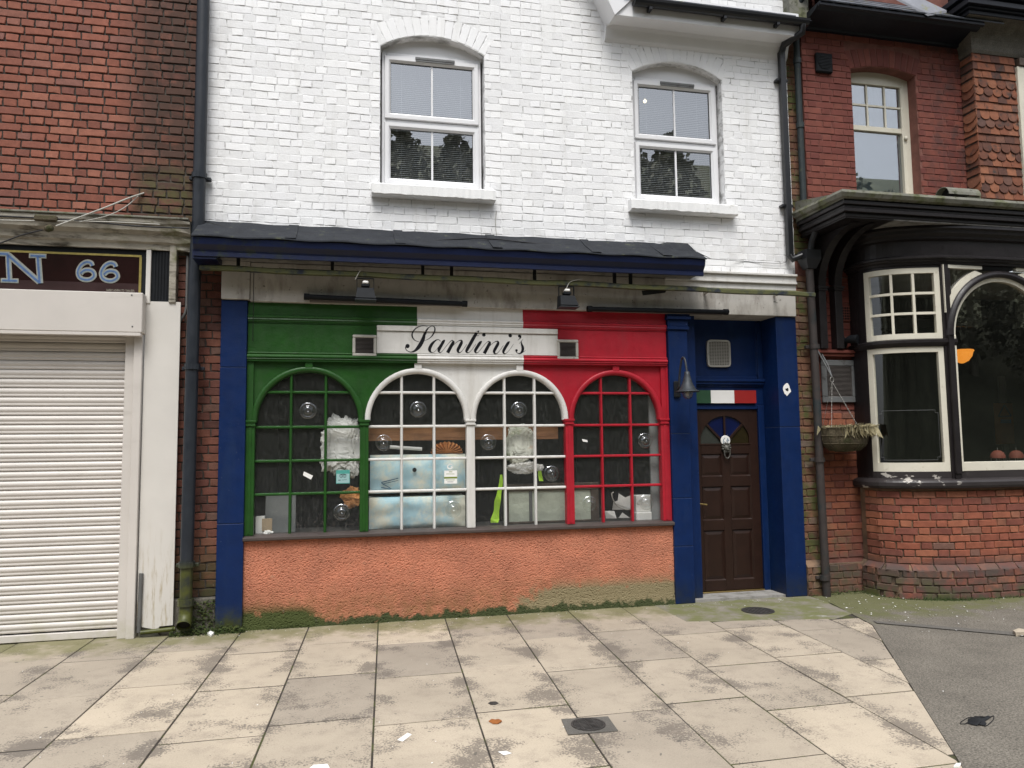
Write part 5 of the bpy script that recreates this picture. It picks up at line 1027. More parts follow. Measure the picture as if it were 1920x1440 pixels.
while s_ < 2.9:
    (x, y), ang = bay(s_+.107, .028); br.put(random.choice(nose), Matrix.Translation((x, y, .312)) @ Matrix.Rotation(ang, 4, 'Z') @ Matrix.Rotation(rad(-45), 4, 'X')); s_ += .226
br.finish(pb_)
m = MB(); strip(m, .05, SE, -.20, -.002, .0, 1.12); strip(m, .02, SE, -.1, .052, -.02, .272); moulding(m, .05, SE, [(-.05, .27), (.052, .272), (.050, .282), (.005, .340), (-.05, .345)]); m.build('bay_base', 'mortar_light', pb_)
m = MB(); m.box(4.745, 4.99, -.043, .02, -.01, .30); m.prism([(-.06, .30), (.02, .30), (.02, .365), (-.005, .365)], 4.742, 4.99, 'x'); m.box(4.99, 5.53, .03, .09, -.01, .31); m.build('pier_plinth', 'mortar_light', pb_)
# sash window
xa, xb, z0, zs, zt = UO; yw = .14; m = MB(); fw = .07
m.box(xa-.0, xa+fw, yw, yw+.1, z0, zt, .004); m.box(xb-fw, xb+.02, yw, yw+.1, z0, zt, .004); m.box(xa+fw, xb-fw, yw, yw+.1, zs-.085, zt+.02, .004); m.box(xa-.02, xb+.03, yw-.06, yw+.1, z0-.06, z0+.17, .006); win = m.build('sash_window', 'pub_cream', pb_)
zm = AZ(1655, 242, yw); m = MB(); m.box(xa+fw, xb-fw, yw+.015, yw+.05, zm-.03, zm+.03, .004); a, b = xa+fw, xb-fw
for k in (1, 2): x = a+(b-a)*k/3; m.box(x-.011, x+.011, yw+.015, yw+.045, zm+.03, zs-.085)
zq = (zm+.03+zs-.085)/2; m.box(a, b, yw+.016, yw+.044, zq-.011, zq+.011); m.box(xb-fw-.03, xb-fw+.005, yw+.003, yw+.06, z0+.17, zs, .004); m.build('glazing_bar', 'pub_cream', win)
for i in range(3):
    for za_, zb_ in ((zm+.03, zq), (zq, zs-.08)): B(a+(b-a)*i/3+.001, a+(b-a)*(i+1)/3-.001, yw+.028, yw+.031, za_+.001, zb_-.001).build('pane', 'glass_upper', win)
B(a, b, yw+.045, yw+.048, z0+.17, zm-.028).build('pane', 'glass_upper', win)
m = MB(); m.box(a, b, yw+.062, yw+.066, z0+.1, zm); m.build('frosted_film', 'frosted_blue', win)
m = MB(); vs = []
for k in range(25): x = a+(b-a)*k/24; vs += [(x, yw+.10+.008*sin(k*1.6), zm-.1), (x, yw+.10+.008*sin(k*1.6), zs)]
m.add(vs, [(2*k, 2*k+1, 2*k+3, 2*k+2) for k in range(24)]); single(m, 'net_curtain', 'net_white', 'white net curtain behind the small-paned sash of the red brick upstairs', 'curtain')
m = MB(); m.lathe([(.0, -.03), (.018, -.02), (.022, 0), (.012, .02)], (xb-fw+.0, yw-.01, zm-.09), (0, 0, 1), 10); m.build('sash_horn', 'pub_cream', win)
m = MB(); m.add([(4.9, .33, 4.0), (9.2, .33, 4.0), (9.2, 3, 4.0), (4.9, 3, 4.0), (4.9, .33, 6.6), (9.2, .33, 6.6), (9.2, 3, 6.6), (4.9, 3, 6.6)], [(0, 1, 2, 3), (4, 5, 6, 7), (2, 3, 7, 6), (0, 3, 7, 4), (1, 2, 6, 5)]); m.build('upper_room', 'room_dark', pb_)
c = at(1545, 118, -.02); t = thing('extractor_vent', (c.x, 0, c.z-.1), 'square black extractor vent with a round grille on the upper brick wall', 'vent')
m = MB(); m.box(c.x-.105, c.x+.105, -.035, .008, c.z-.115, c.z+.115, .012); m.build('case', 'black_metal', t)
m = MB(); m.lathe([(.0, 0), (.085, 0)], (c.x, -.0365, c.z), (0, 1, 0), 24); m.build('opening', 'void', t)
m = MB()
for k in range(9): z = c.z-.07+.0175*k; hw = sqrt(max(0, .083**2-(z-c.z)**2)); m.box(c.x-hw, c.x+hw, -.043, -.037, z-.002, z+.002)
m.build('grille_bars', 'lamp_metal', t)
# eaves
ez0 = AZ(1508, 56); ezt = AZ(1640, 14, -.36); ex1 = AX(1794, 95)
m = MB(); m.prism([(.012, ez0-.005), (-.03, ez0-.002), (-.04, ez0+.02), (-.10, ez0+.035), (-.28, ez0+.075), (-.32, ez0+.11), (-.33, ezt-.05), (-.36, ezt-.04), (-.36, ezt), (.012, ezt)], 4.99, ex1+.05, 'x'); m.build('eaves', 'eave_navy', pb_)
rt = MB()
for r in range(6):
    for i in range(14):
        x = 5.0+i*.17+(.085 if r % 2 else 0); y = -.38+r*.13; z = ezt+.005+r*.11; rt.add([(x, y, z), (x+.165, y, z), (x+.165, y+.2, z+.16), (x, y+.2, z+.16), (x, y+.005, z-.012), (x+.165, y+.005, z-.012)], [(0, 1, 2, 3), (4, 5, 1, 0)])
o = rt.build('roof_tile', 'slate', pb_); o['kind'] = 'stuff'
m = MB(); p = [at(1680, 0, -.3), at(1725, 0, -.3), at(1775, 24, -.37), at(1740, 30, -.38)]; q_ = Vector((0, 0, .05)); m.add([x+q_*.6 for x in p]+[x for x in p], [(0, 1, 2, 3), (4, 5, 6, 7), (0, 1, 5, 4), (1, 2, 6, 5), (2, 3, 7, 6), (3, 0, 4, 7)]); m.build('valley_flashing', 'lead', pb_)
# tile-hung bay
TX, TY = AX(1798, 96), -.18; tz1, tz0 = AZ(1819, 98, TY), AZ(1839, 376, TY)-.06; TXR = AX(1905, 150, TY); NR = 19
m = MB(); m.box(TX+.005, 9.2, TY+.022, .0, tz0-.1, tz1+.05); m.build('bay_core', 'mortar_dark', pb_)
def tile_mesh(wd, g, sc):
    if sc:
        pts = [(-wd/2, 0)]+[(wd/2*.98*sin(a), -wd*.42*cos(a)*0.9) for a in [-pi/2+pi*k/8 for k in range(9)]]+[(wd/2, 0)]; hh = g*.45
        pts = [(x, z-hh*.55) for x, z in pts]
    else: pts = [(-wd/2, -g/2), (0, -g/2), (wd/2, -g/2)]
    n = len(pts); top = g*.75
    v = [(x, -.022+.010*(z+g/2)/g, z) for x, z in pts]+[(wd/2, -.004, top), (-wd/2, -.004, top)]+[(x, -.008+.010*(z+g/2)/g, z) for x, z in pts]
    f = [tuple(range(n+2))]+[(i, i+1, n+3+i, n+2+i) for i in range(n-1)]+[(n-1, n, n+2+n-1), (0, n+2, n+1)]
    me = bpy.data.meshes.new('hung_tile'); me.from_pydata(v, [], f); me.materials.append(M['hung_tile']); return me
g = (tz1-tz0)/NR; WD = .128; TM = {(s, w_): tile_mesh(w_, g, s) for s in (0, 1) for w_ in (WD, .185)}
for r in range(NR):
    z = tz1-g*(r+.5); sc = 1 if (r >= 3 and (r-3) % 4 in (0, 1)) else 0; x = TX+.002-(WD/2 if r % 2 else 0); 
    while x < TXR:
        if x+WD > TX+.03:
            w_ = min(x+WD, TXR)-max(x, TX); o = bpy.data.objects.new('hung_tile', TM[(sc, WD)]); COL.objects.link(o); o.parent = pb_
            o.matrix_basis = Matrix.Translation(-BASE[pb_.name]) @ Matrix.Translation(((max(x, TX)+min(x+WD, TXR))/2, TY+.018+random.uniform(-.002, .002), z+random.uniform(-.003, .003))) @ Matrix.Rotation(random.gauss(0, .012), 4, 'Y') @ Matrix.Diagonal((w_/WD*.975, 1, 1, 1))
        x += WD
    o = bpy.data.objects.new('hung_tile', TM[(sc, .185)]); COL.objects.link(o); o.parent = pb_
    o.matrix_basis = Matrix.Translation(-BASE[pb_.name]) @ Matrix.Translation((TX+.016, TY/2-.003, z)) @ Matrix.Rotation(-pi/2, 4, 'Z')
m = MB(); m.box(TXR, TXR+.10, TY-.03, TY+.08, tz0, tz1-.12, .005); m.box(TXR+.10, 9.2, TY-.01, TY+.06, tz1-.30, tz1-.13, .004); m.build('oriel_frame', 'pub_cream', pb_)
B(TXR+.10, 9.2, TY+.03, TY+.034, tz0, tz1-.3).build('oriel_pane', 'glass_pub', pb_)
B(TXR+.02, 9.2, TY-.05, TY+.1, tz1-.115, tz1-.02, .006).build('oriel_head', 'frame_brown', pb_)
# concave pebbledash cove and the cornice over it
m = MB(); vs = []; prof = [(0, 0), (.012, .02), (.02, .035), (.012, .04)]+[(.012+.22*(1-cos(a)), .04+.27*sin(a)) for a in [pi/2*k/7 for k in range(8)]]
for (o_, h_) in prof: vs += [(TX-o_, .0, tz1+h_), (TX-o_, TY-.0-o_, tz1+h_), (9.3, TY-.0-o_, tz1+h_)]
m.add(vs, [(3*i+k, 3*i+k+1, 3*i+4+k, 3*i+3+k) for i in range(len(prof)-1) for k in range(2)], False); m.build('cove', 'pebbledash', pb_)
m = MB(); zt_ = tz1+.31
for (o_, za_, zb_) in ((.24, .0, .05), (.27, .05, .08), (.31, .08, .14), (.29, .14, .17), (.34, .17, .23)): m.box(TX-o_, 9.3, TY-o_, .0, zt_+za_+.001, zt_+zb_, .004)
m.build('upper_cornice', 'eave_navy', pb_)
m = MB(); m.box(TX-.1, 9.3, TY-.12, .1, zt_+.235, zt_+.9); m.build('parapet', 'pub_dark', pb_)
x = AX(1858, 2, TY-.2); B(x, x+.4, TY-.14, TY-.10, zt_+.27, zt_+.6).build('parapet_panel', 'pub_cream', pb_)
# --- canopy over the ground-floor bay
CXL, CYF = 4.80, -.83; cz = AZ(1580, 356, CYF)
m = MB(); m.prism([(.02, cz+.16), (CYF+.03, cz-.01), (CYF+.03, cz-.09), (.02, cz-.09)], CXL+.03, 9.2, 'x'); m.build('canopy_roof', 'lead_moss', pb_)
m = MB(); pr = [(.0, .0), (-.045, .004), (-.055, -.025), (-.035, -.062), (.0, -.07)]
vs = []
for (o_, h_) in pr: vs += [(CXL+.03+o_, .0, cz+h_+.03), (CXL+.03+o_, CYF+.03+o_, cz+h_), (9.2, CYF+.03+o_, cz+h_)]
m.add(vs, [(3*i+k, 3*i+k+1, 3*i+4+k, 3*i+3+k) for i in range(len(pr)-1) for k in range(2)]); m.build('canopy_gutter', 'lead_moss', pb_)
m = MB()
for (i_, za_, zb_) in ((.03, -.125, -.072), (.055, -.155, -.127), (.045, -.195, -.157), (.08, -.235, -.197)): m.box(CXL+i_, 9.2, CYF+i_, .0, cz+za_, cz+zb_, .004)
m.build('canopy_edge', 'pub_dark', pb_)
B(CXL+.09, 5.45, CYF+.09, .05, cz-.248, cz-.236).build('canopy_soffit', 'pub_dark', pb_); B(5.45, 9.2, CYF+.09, .05, cz-.2475, cz-.236).build('canopy_soffit', 'soffit_paint', pb_)  # left soffit coloured black: deep shade under the canopy put into its colour
ct = cz-.25
# entablature round the curve
m = MB(); fz = AZ(1766, 483, -.64)
moulding(m, .0, SE, [(-.02, ct-.001), (.15, ct-.001), (.155, ct-.03), (.13, ct-.045), (.125, ct-.075), (.09, ct-.10), (.085, ct-.125), (.05, ct-.14), (.045, fz+.04), (.06, fz+.035), (.085, fz+.022), (.085, fz+.004), (.065, fz-.004), (.06, fz-.02), (.035, fz-.03), (.03, fz-.055), (-.02, fz-.055)]); m.build('entablature', 'pub_dark', pb_)
zut, zub = fz-.085, AZ(1764, 634, -.57); zlt, zlb = AZ(1766, 649, -.57), AZ(1781, 884, -.58)
sL = s_at(1622, 3.2); sR = s_at(1762, 3.2); sR2 = s_at(1779, 3.2)
m = MB(); strip(m, .05, sL-.004, -.06, .02, 1.17, fz-.05); strip(m, sR+.004, sR2, -.06, .028, 1.17, fz-.05); strip(m, sR+.03, sR2-.03, .0, .045, 1.17, fz-.06); strip(m, sL-.004, sR+.004, -.06, .015, zut, fz-.05); m.build('bay_post', 'pub_dark', pb_)
m = MB(); moulding(m, .03, sR2+.02, [(-.05, zub-.004), (.03, zub-.004), (.055, zub-.016), (.055, zub-.045), (.03, zlt+.004), (-.05, zlt+.004)]); m.build('bay_transom', 'pub_dark', pb_)
def bay_frame(za, zb, nx_, nz_, name, fw=.058):
    m = MB(); strip(m, sL, sL+fw, -.03, .012, za, zb, 4); strip(m, sR-fw, sR, -.03, .012, za, zb, 4); strip(m, sL+fw, sR-fw, -.03, .0115, zb-fw, zb); strip(m, sL+fw, sR-fw, -.03, .0115, za, za+fw*(1.6 if nx_ == 1 else 1)); w_ = m.build(name, 'pub_cream', pb_)
    z_lo = za+fw*(1.6 if nx_ == 1 else 1)
    for i in range(1, nx_): s0 = sL+fw+(sR-sL-2*fw)*i/nx_; m = MB(); strip(m, s0-.013, s0+.013, -.025, .008, z_lo, zb-fw, 2); m.build('glazing_bar', 'pub_cream', w_)
    for j in range(1, nz_): z = z_lo+(zb-fw-z_lo)*j/nz_; m = MB(); strip(m, sL+fw, sR-fw, -.025, .006, z-.013, z+.013); m.build('glazing_bar', 'pub_cream', w_)
    for i in range(nx_):
        for j in range(nz_):
            s0, s1 = sL+fw+(sR-sL-2*fw)*i/nx_, sL+fw+(sR-sL-2*fw)*(i+1)/nx_; zz0, zz1 = z_lo+(zb-fw-z_lo)*j/nz_, z_lo+(zb-fw-z_lo)*(j+1)/nz_
            m = MB(); n = max(2, int(8/nx_)); vs = []
            for k in range(n+1): (x, y), _ = bay(s0+(s1-s0)*k/n, -.012); vs += [(x, y, zz0), (x, y, zz1)]
            m.add(vs, [(2*k, 2*k+2, 2*k+3, 2*k+1) for k in range(n)], True); m.build('pane', 'glass_pub', w_, fix=False)
    return w_
w_up = bay_frame(zub, zut, 3, 3, 'bay_window'); w_lo = bay_frame(zlb, zlt, 1, 1, 'bay_window')
tag(w_up, 'cream nine-pane upper light of the curved bay'); tag(w_lo, 'cream single-pane lower light of the curved bay')
ln = MB(); f0, f1, e0, e1 = sL+.085, sR-.085, zlb+.12, zlb+.12+.52
def etch(a, b): (xa, ya), _ = bay(a[0], -.0105); (xb, yb_), _ = bay(b[0], -.0105); ln.tube([(xa, ya, a[1]), (xb, yb_, b[1])], .0016, 4)
k = .03; pts = [(f0+k, e0), (f1-k, e0), (f1-k, e0+k), (f1, e0+k), (f1, e1-k), (f1-k, e1-k), (f1-k, e1), (f0+k, e1), (f0+k, e1-k), (f0, e1-k), (f0, e0+k), (f0+k, e0+k)]
for i in range(12):
    a, b = pts[i], pts[(i+1) % 12]; n = 6 if abs(a[0]-b[0]) > .2 else 1
    for q in range(n): etch((a[0]+(b[0]-a[0])*q/n, a[1]+(b[1]-a[1])*q/n), (a[0]+(b[0]-a[0])*(q+1)/n, a[1]+(b[1]-a[1])*(q+1)/n))
ln.build('etched_line', 'grey_metal', w_lo)
# big arched window on the flat front
AY = -.59; axl = AX(1797, 800, AY)-.01; axc = AX(1874, 540, AY); ar = axc-axl; asp = AZ(1874, 521, AY)-ar
m = MB(); n = 32; vs = []
for (r0, r1, y0, y1, mm, nm) in ((ar-.042, ar, AY-.01, AY+.05, 'pub_cream', 'arch_window'),):
    for k in range(n+1):
        a = pi*k/n; vs += [(axc-r1*cos(a), y0, asp+r1*sin(a)), (axc-r0*cos(a), y0+.008, asp+r0*sin(a)), (axc-r0*cos(a), y1, asp+r0*sin(a)), (axc-r1*cos(a), y1, asp+r1*sin(a))]
m.add(vs, [(4*k+j, 4*k+(j+1) % 4, 4*k+4+(j+1) % 4, 4*k+4+j) for k in range(n) for j in range(4)], False)
for sx in (-1, 1): m.box(min(axc+sx*ar, axc+sx*(ar-.042)), max(axc+sx*ar, axc+sx*(ar-.042)), AY-.01, AY+.05, zlb, asp, .003)
m.box(axc-ar+.042, axc+ar-.042, AY-.006, AY+.05, zlb, zlb+.095, .004); aw = m.build('arched_window', 'pub_cream', pb_); tag(aw, 'large cream arched window of the pub front')
m = MB(); m.add([(axc, AY+.025, zlb)]+[(axc-ar+.02, AY+.025, zlb)]+[(axc-(ar-.02)*cos(pi*k/24), AY+.025, asp+(ar-.02)*sin(pi*k/24)) for k in range(25)]+[(axc+ar-.02, AY+.025, zlb)], [tuple(range(28))]); m.build('pane', 'glass_pub', aw, fix=False)
m = MB(); vs = []
for k in range(n+1):
    a = pi*k/n
    for (r, y) in ((ar+.001, AY+.05), (ar+.001, AY-.03), (ar+.02, AY-.05), (ar+.042, AY-.05), (ar+.052, AY-.035), (ar+.068, AY-.03), (ar+.068, AY+.05)): vs.append((axc-r*cos(a), y, asp+r*sin(a)))
m.add(vs, [(7*k+j, 7*k+j+1, 7*k+8+j, 7*k+7+j) for k in range(n) for j in range(6)], True)
m.box(axc-ar-.066, axc-ar-.001, AY-.03, AY+.05, zlb-.02, asp); m.box(axc+ar+.001, axc+ar+.3, AY-.03, AY+.05, zlb-.02, asp); m.build('arch_moulding', 'pub_dark', pb_)
# cream-edged corner light in the spandrel
for sx in (-1, 1):
    xo = axc+sx*(ar+.040); m = MB(); q = [(xo, asp+.05)]; R2 = ar+.069; top = fz-.06
    x_in = axc+sx*sqrt(max(0, R2*R2-(top-asp)**2)) if R2 > top-asp else axc
    arc = [(axc+sx*R2*cos(a), asp+R2*sin(a)) for a in [rad(20)+ (rad(72)-rad(20))*k/10 for k in range(11)]]
    arc = [p for p in arc if p[1] < top-.01]; arc2 = [(axc+sx*(R2+.06)*cos(a), asp+(R2+.06)*sin(a)) for a in [rad(23)+(rad(66)-rad(23))*k/10 for k in range(11)]]; arc2 = [p for p in arc2 if p[1] < top-.04]
    for a, b, c_, d in zip(arc[:-1], arc[1:], arc2[1:], arc2[:-1]): m.prism([a, b, c_, d], AY-.012, AY+.03)
    m.box(min(xo, xo+sx*.03), max(xo, xo+sx*.03), AY-.0125, AY+.03, arc[0][1], top); xe = arc[-1][0]; m.box(min(xo, xe), max(xo, xe), AY-.0115, AY+.03, top-.035, top-.0005); m.build('spandrel_frame', 'pub_cream', pb_)
    m = MB(); m.box(min(xo, xe), max(xo, xe), AY+.032, AY+.034, asp+.1, top); m.build('spandrel_pane', 'glass_pub', pb_)
    m = MB(); m.box(xo, 9.2, AY-.02, AY+.05, zlb, fz-.05) if sx > 0 else None
    if sx > 0: m.build('bay_post', 'pub_dark', pb_)
# sill under the bay lights
m = MB(); moulding(m, .04, SE, [(-.08, 1.118), (.055, 1.118), (.075, 1.128), (.085, 1.150), (.085, 1.185), (.07, 1.205), (.02, 1.225), (.018, zlb-.002), (-.08, zlb-.002)]); m.build('bay_sill', 'pub_sill', pb_)
# timber brackets under the canopy
for (px, dx_) in ((1536, 0), (1566, 0)):
    x = AX(px, 600, .05); m = MB(); wv = .045
    zc_ = AZ(px, 541, .0); zb_ = AZ(px, 655, .05)
    m.box(x-wv, x+wv, -.03, .075, zb_, zc_, .004); m.box(x-wv-.012, x+wv+.012, -.045, .075, zc_-.03, zc_-.005, .003); m.box(x-wv-.02, x+wv+.02, -.055, .075, zc_-.004, zc_+.02, .003)
    n = 10; vs = []; H = ct-zc_-.02
    for k in range(n+1):
        a = pi/2*k/n; yo, zo = -.03-.62*(1-cos(a)), zc_+.02+H*sin(a)*.98; yi, zi = .07-.02*k/n-.46*(1-cos(a))**1.3, min(ct-.004, zc_+.06+H*1.0*min(1, sin(a)*1.25))
        vs += [(x-wv, yo, zo), (x+wv, yo, zo), (x+wv, yi+.0, max(zi, zo+.005)), (x-wv, yi, max(zi, zo+.005))]
    m.add(vs, [(4*k+j, 4*k+(j+1) % 4, 4*k+4+(j+1) % 4, 4*k+4+j) for k in range(n) for j in range(4)]+[(0, 1, 2, 3), tuple(4*n+j for j in range(4))]); m.build('canopy_bracket', 'pub_dark', pb_)
# ledge, vents, flood light, basket on the side wall
lz_ = AZ(1575, 660, .03); m = MB(); m.box(4.99, 5.50, -.005, .08, lz_-.015, lz_+.02, .004); m.box(4.99, 5.49, .02, .08, lz_-.05, lz_-.016, .004); m.build('red_ledge', 'pub_red', pb_)
c = at(1584, 588, .07); t = thing('air_brick', (c.x, .07, c.z-.08), 'terracotta air brick with square holes in the pub side wall', 'vent'); B(c.x-.085, c.x+.085, .060, .074, c.z-.085, c.z+.085, .003).build('block', 'pub_red', t)
for i in range(5):
    for j in range(5): B(c.x-.07+.03*i, c.x-.05+.03*i, .0575, .061, c.z-.07+.03*j, c.z-.05+.03*j).build('hole', 'void', t)
c = at(1573, 715, .06); louvre('vent_grille', c.x, c.z, .44, .47, .068, 'large grey louvred vent behind the hanging basket', nl=24, mframe='grey_metal', mfin='grille_dark', rim=.065)
c = at(1587, 640, .0); t = thing('security_light', (c.x, .07, c.z), 'small black twin-headed security light on the pub side wall', 'light')
m = MB(); m.lathe([(0, -.03), (.06, -.03), (.07, -.015), (.07, .02), (0, .02)], (c.x-.03, .045, c.z-.01), (0, 1, 0), 18); m.build('base', 'black_metal', t)
m = MB(); m.tube([(c.x-.02, .02, c.z+.0), (c.x+.03, -.03, c.z+.02), (c.x+.07, -.10, c.z+.01)], [.02, .045, .052], 14); m.build('head', 'black_metal', t)
bc = at(1582, 815, -.16); bs = thing('hanging_basket', (bc.x, bc.y, bc.z-.1), 'old coir hanging basket with dry grass hung on chains', 'basket'); bR = .255; bt = bc.z+.07
m = MB(); n = 28; vs = []; rings = [(1.0, 0), (1.0, -.06), (.97, -.13), (.88, -.185), (.68, -.225), (.4, -.245), (.0, -.25)]
for (f_, h_) in rings:
    for k in range(n): a = 2*pi*k/n; w_ = 1+random.uniform(-.03, .03); vs.append((bc.x+bR*f_*w_*cos(a), bc.y+bR*.75*f_*w_*sin(a), bt+h_+random.uniform(-.008, .008)))
m.add(vs, [(r*n+k, r*n+(k+1) % n, (r+1)*n+(k+1) % n, (r+1)*n+k) for r in range(len(rings)-1) for k in range(n)], True)
m.add([(bc.x+bR*cos(2*pi*k/n)*.97, bc.y+bR*.75*sin(2*pi*k/n)*.97, bt-.02) for k in range(n)], [tuple(range(n))]); m.build('liner', 'coir', bs, fix=False)
m = MB()
for (f_, h_) in ((1.03, .004), (1.03, -.08), (.95, -.165), (.62, -.235)): m.tube([(bc.x+bR*f_*cos(2*pi*k/24), bc.y+bR*.75*f_*sin(2*pi*k/24), bt+h_) for k in range(25)], .0045, 5)
for k in range(14): a = 2*pi*k/14; m.tube([(bc.x+bR*f_*1.02*cos(a), bc.y+bR*.75*f_*1.02*sin(a), bt+h_-.003) for f_, h_ in ((1.0, 0), (1.01, -.06), (.985, -.13), (.89, -.185), (.62, -.235))], .0035, 4)
m.build('wire_frame', 'coir', bs)
m = MB()
for k in range(430):
    a = random.uniform(0, 2*pi); r = bR*sqrt(random.random()); side = random.random() < .55
    x, y = bc.x+(r*cos(a) if not side else random.gauss(.07, .07)), bc.y+(r*.7*sin(a) if not side else -.15+random.uniform(-.05, .04)); l = random.uniform(.05, .15); dx, dz = random.gauss(-.01, .05), (random.uniform(.01, .06) if random.random() < .5 else -random.uniform(.03, .12))
    m.add([(x-.0016, y, bt-.01), (x+.0016, y, bt-.01), (x+dx*.6, y-.03, bt+.03), (x+dx, y-.06, bt+dz)], [(0, 1, 2), (0, 2, 3)])
o = m.build('dry_grass', 'straw', bs, fix=False); o['kind'] = 'stuff'
rg = Vector((bc.x-.075, bc.y+.05, AZ(1571, 712, -.1))); m = MB(); m.tube([rg+Vector((.022*cos(a), 0, .028*sin(a))) for a in [2*pi*k/14 for k in range(15)]], .004, 6)
for (a) in (.4, 2.2, 3.7, 4.9):
    e = Vector((bc.x+bR*cos(a), bc.y+bR*.75*sin(a), bt)); n = 26
    for k in range(n): p = rg.lerp(e, (k+.1)/n)-Vector((0, 0, .02*(1-k/n))); q = rg.lerp(e, (k+.9)/n)-Vector((0, 0, .02*(1-k/n))); m.tube([p, q], .0035 if k % 2 else .002, 4)
m.build('chain', 'chain', bs)
hk = thing('basket_bracket', (rg.x-.08, .06, rg.z+.3), 'grey iron wall bracket holding the hanging basket', 'bracket')
wp = Vector((rg.x-.12, .06, AZ(1550, 640, .05))); m = MB(); m.tube([wp, wp+Vector((.03, -.05, -.08)), rg+Vector((0, 0, .03))], .009, 6); m.tube([rg+Vector((0, 0, .03)), rg+Vector((-.01, .04, .16)), Vector((rg.x-.02, .06, AZ(1570, 655, .05)))], .008, 6); m.build('arm', 'grey_metal', hk)
c = at(1794, 362, -.60); t = thing('vent_cowl', (c.x, -.6, c.z-.06), 'mossy half-round metal vent cowl lying on the pub canopy', 'vent')
m = MB(); n = 10; vs = []
for xx in (c.x-.19, c.x+.21):
    for k in range(n+1): a = pi*k/n; vs.append((xx, c.y-.10*cos(a), c.z-.05+.10*sin(a)))
    for k in range(n+1): a = pi*k/n; vs.append((xx, c.y-.094*cos(a), c.z-.05+.094*sin(a)))
q = n+1; m.add(vs, [(k, k+1, 2*q+k+1, 2*q+k) for k in range(n)]+[(q+k, q+k+1, 3*q+k+1, 3*q+k) for k in range(n)]+[(k, k+1, q+k+1, q+k) for k in range(n)]); m.build('hood', 'lead_moss', t)
B(c.x+.05, c.x+.23, c.y-.08, c.y+.08, c.z-.09, c.z-.045, .006).build('foot', 'lead_moss', t); MB().lathe([(0, 0), (.092, 0)], (c.x-.12, c.y, c.z-.05), (1, 0, 0), 16).build('mouth', 'void', t)
# --- pub interior
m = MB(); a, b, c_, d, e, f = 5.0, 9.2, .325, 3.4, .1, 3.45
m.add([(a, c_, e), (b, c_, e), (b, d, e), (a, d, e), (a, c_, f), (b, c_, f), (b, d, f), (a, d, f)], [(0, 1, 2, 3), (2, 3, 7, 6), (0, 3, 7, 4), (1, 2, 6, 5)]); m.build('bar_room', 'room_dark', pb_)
m = MB(); m.add([(5.0, .06, f), (5.5, .06, f), (5.62, -.32, f), (6.1, -.5, f), (9.2, -.5, f), (9.2, 3.4, f), (5.0, 3.4, f)], [tuple(range(7))]); m.build('bar_ceiling', 'room_grey', pb_)
B(5.7, 9.2, .9, 1.05, 3.2, 3.44).build('ceiling_beam', 'void', pb_)
c = at(1803, 664, .35); t = thing('pendant_lamp', tuple(c), 'glowing amber pendant lamp behind the pub glass', 'lamp'); m = MB(); m.lathe([(.125, .05), (.135, .035), (.12, .015), (.11, -.03), (.07, -.085), (.02, -.11), (0, -.112)], c, (0, 0, 1), 8, False); m.build('glass_shade', 'lamp_glow', t)
m = MB(); m.lathe([(.0, .13), (.02, .13), (.06, .10), (.115, .055), (.11, .05), (0, .05)], c, (0, 0, 1), 16); m.tube([c+Vector((0, 0, .12)), (c.x, c.y, 3.44)], .008, 6); m.build('cap', 'black_metal', t)
for i, px in enumerate((1871, 1906)):
    c = at(px, 858, -.05); t = thing('table_lamp', (c.x, c.y, zlb), ('small red domed lamp behind the pub glass, next to the orange poster' if i == 0 else 'small red domed lamp behind the pub glass, in front of the cream partition'), 'lamp', 'red table lamps in the pub window'); m = MB(); r = .078; z0_ = c.z-.0
    m.lathe([(r, -.005), (r*.98, .02), (r*.8, .055), (r*.45, .078), (0, .085)], (c.x, c.y, z0_), (0, 0, 1), 18); m.build('shade', 'seat_red', t); m = MB(); m.tube([(c.x, c.y, z0_+.08), (c.x, c.y, z0_+.115)], .004, 5)
    for a in range(4): m.tube([(c.x+r*.85*cos(a*pi/2+.6), c.y+r*.85*sin(a*pi/2+.6), z0_), (c.x+r*.8*cos(a*pi/2+.6), c.y+r*.8*sin(a*pi/2+.6), z0_-.2)], .005, 5)
    m.build('legs', 'grey_metal', t)
    B(c.x-.16, c.x+.16, c.y-.12, c.y+.12, z0_-.225, z0_-.2, .004).build('base', 'frame_brown', t)
pz_ = thing('warning_poster', tuple(at(1884, 800, 1.6)), 'orange poster with a warning triangle on the pub inner wall', 'poster'); A_, B_ = at(1868, 833, 1.6), at(1901, 756, 1.6); B(A_.x, B_.x, 1.6, 1.605, A_.z, B_.z).build('sheet', 'poster_orange', pz_)
cvp = lambda x, y: tuple(at(x, y, 1.597)); m = MB()
for a, b in (((1872, 781), (1883, 759)), ((1883, 759), (1896, 780)), ((1896, 780), (1872, 781))): stroke(m, [(*a, 2.5), (*b, 2.5)], cvp)
m.build('triangle', 'ink', pz_, fix=False); m = MB(); stroke(m, [(1876, 790, 7), (1896, 790, 7)], cvp); m.build('caption', 'ink_blue', pz_, fix=False)
m = MB(); p_ = at(1900, 705, 1.7); m.box(p_.x, 9.1, 1.7, 1.72, .2, p_.z); m.build('cream_partition', 'room_grey', pb_)
mr = thing('arched_mirror', tuple(at(1845, 850, 2.9)), 'tall arched mirror glinting deep inside the pub', 'mirror'); A_, B_ = at(1826, 855, 2.9), at(1868, 722, 2.9); mxc = (A_.x+B_.x)/2; mrr = (B_.x-A_.x)/2
mm = bpy.data.materials.new('mirror'); mm.use_nodes = True; bs_ = mm.node_tree.nodes['Principled BSDF']; bs_.inputs['Metallic'].default_value = 1; bs_.inputs['Roughness'].default_value = .03; bs_.inputs['Base Color'].default_value = (.7, .72, .7, 1); M['mirror'] = mm
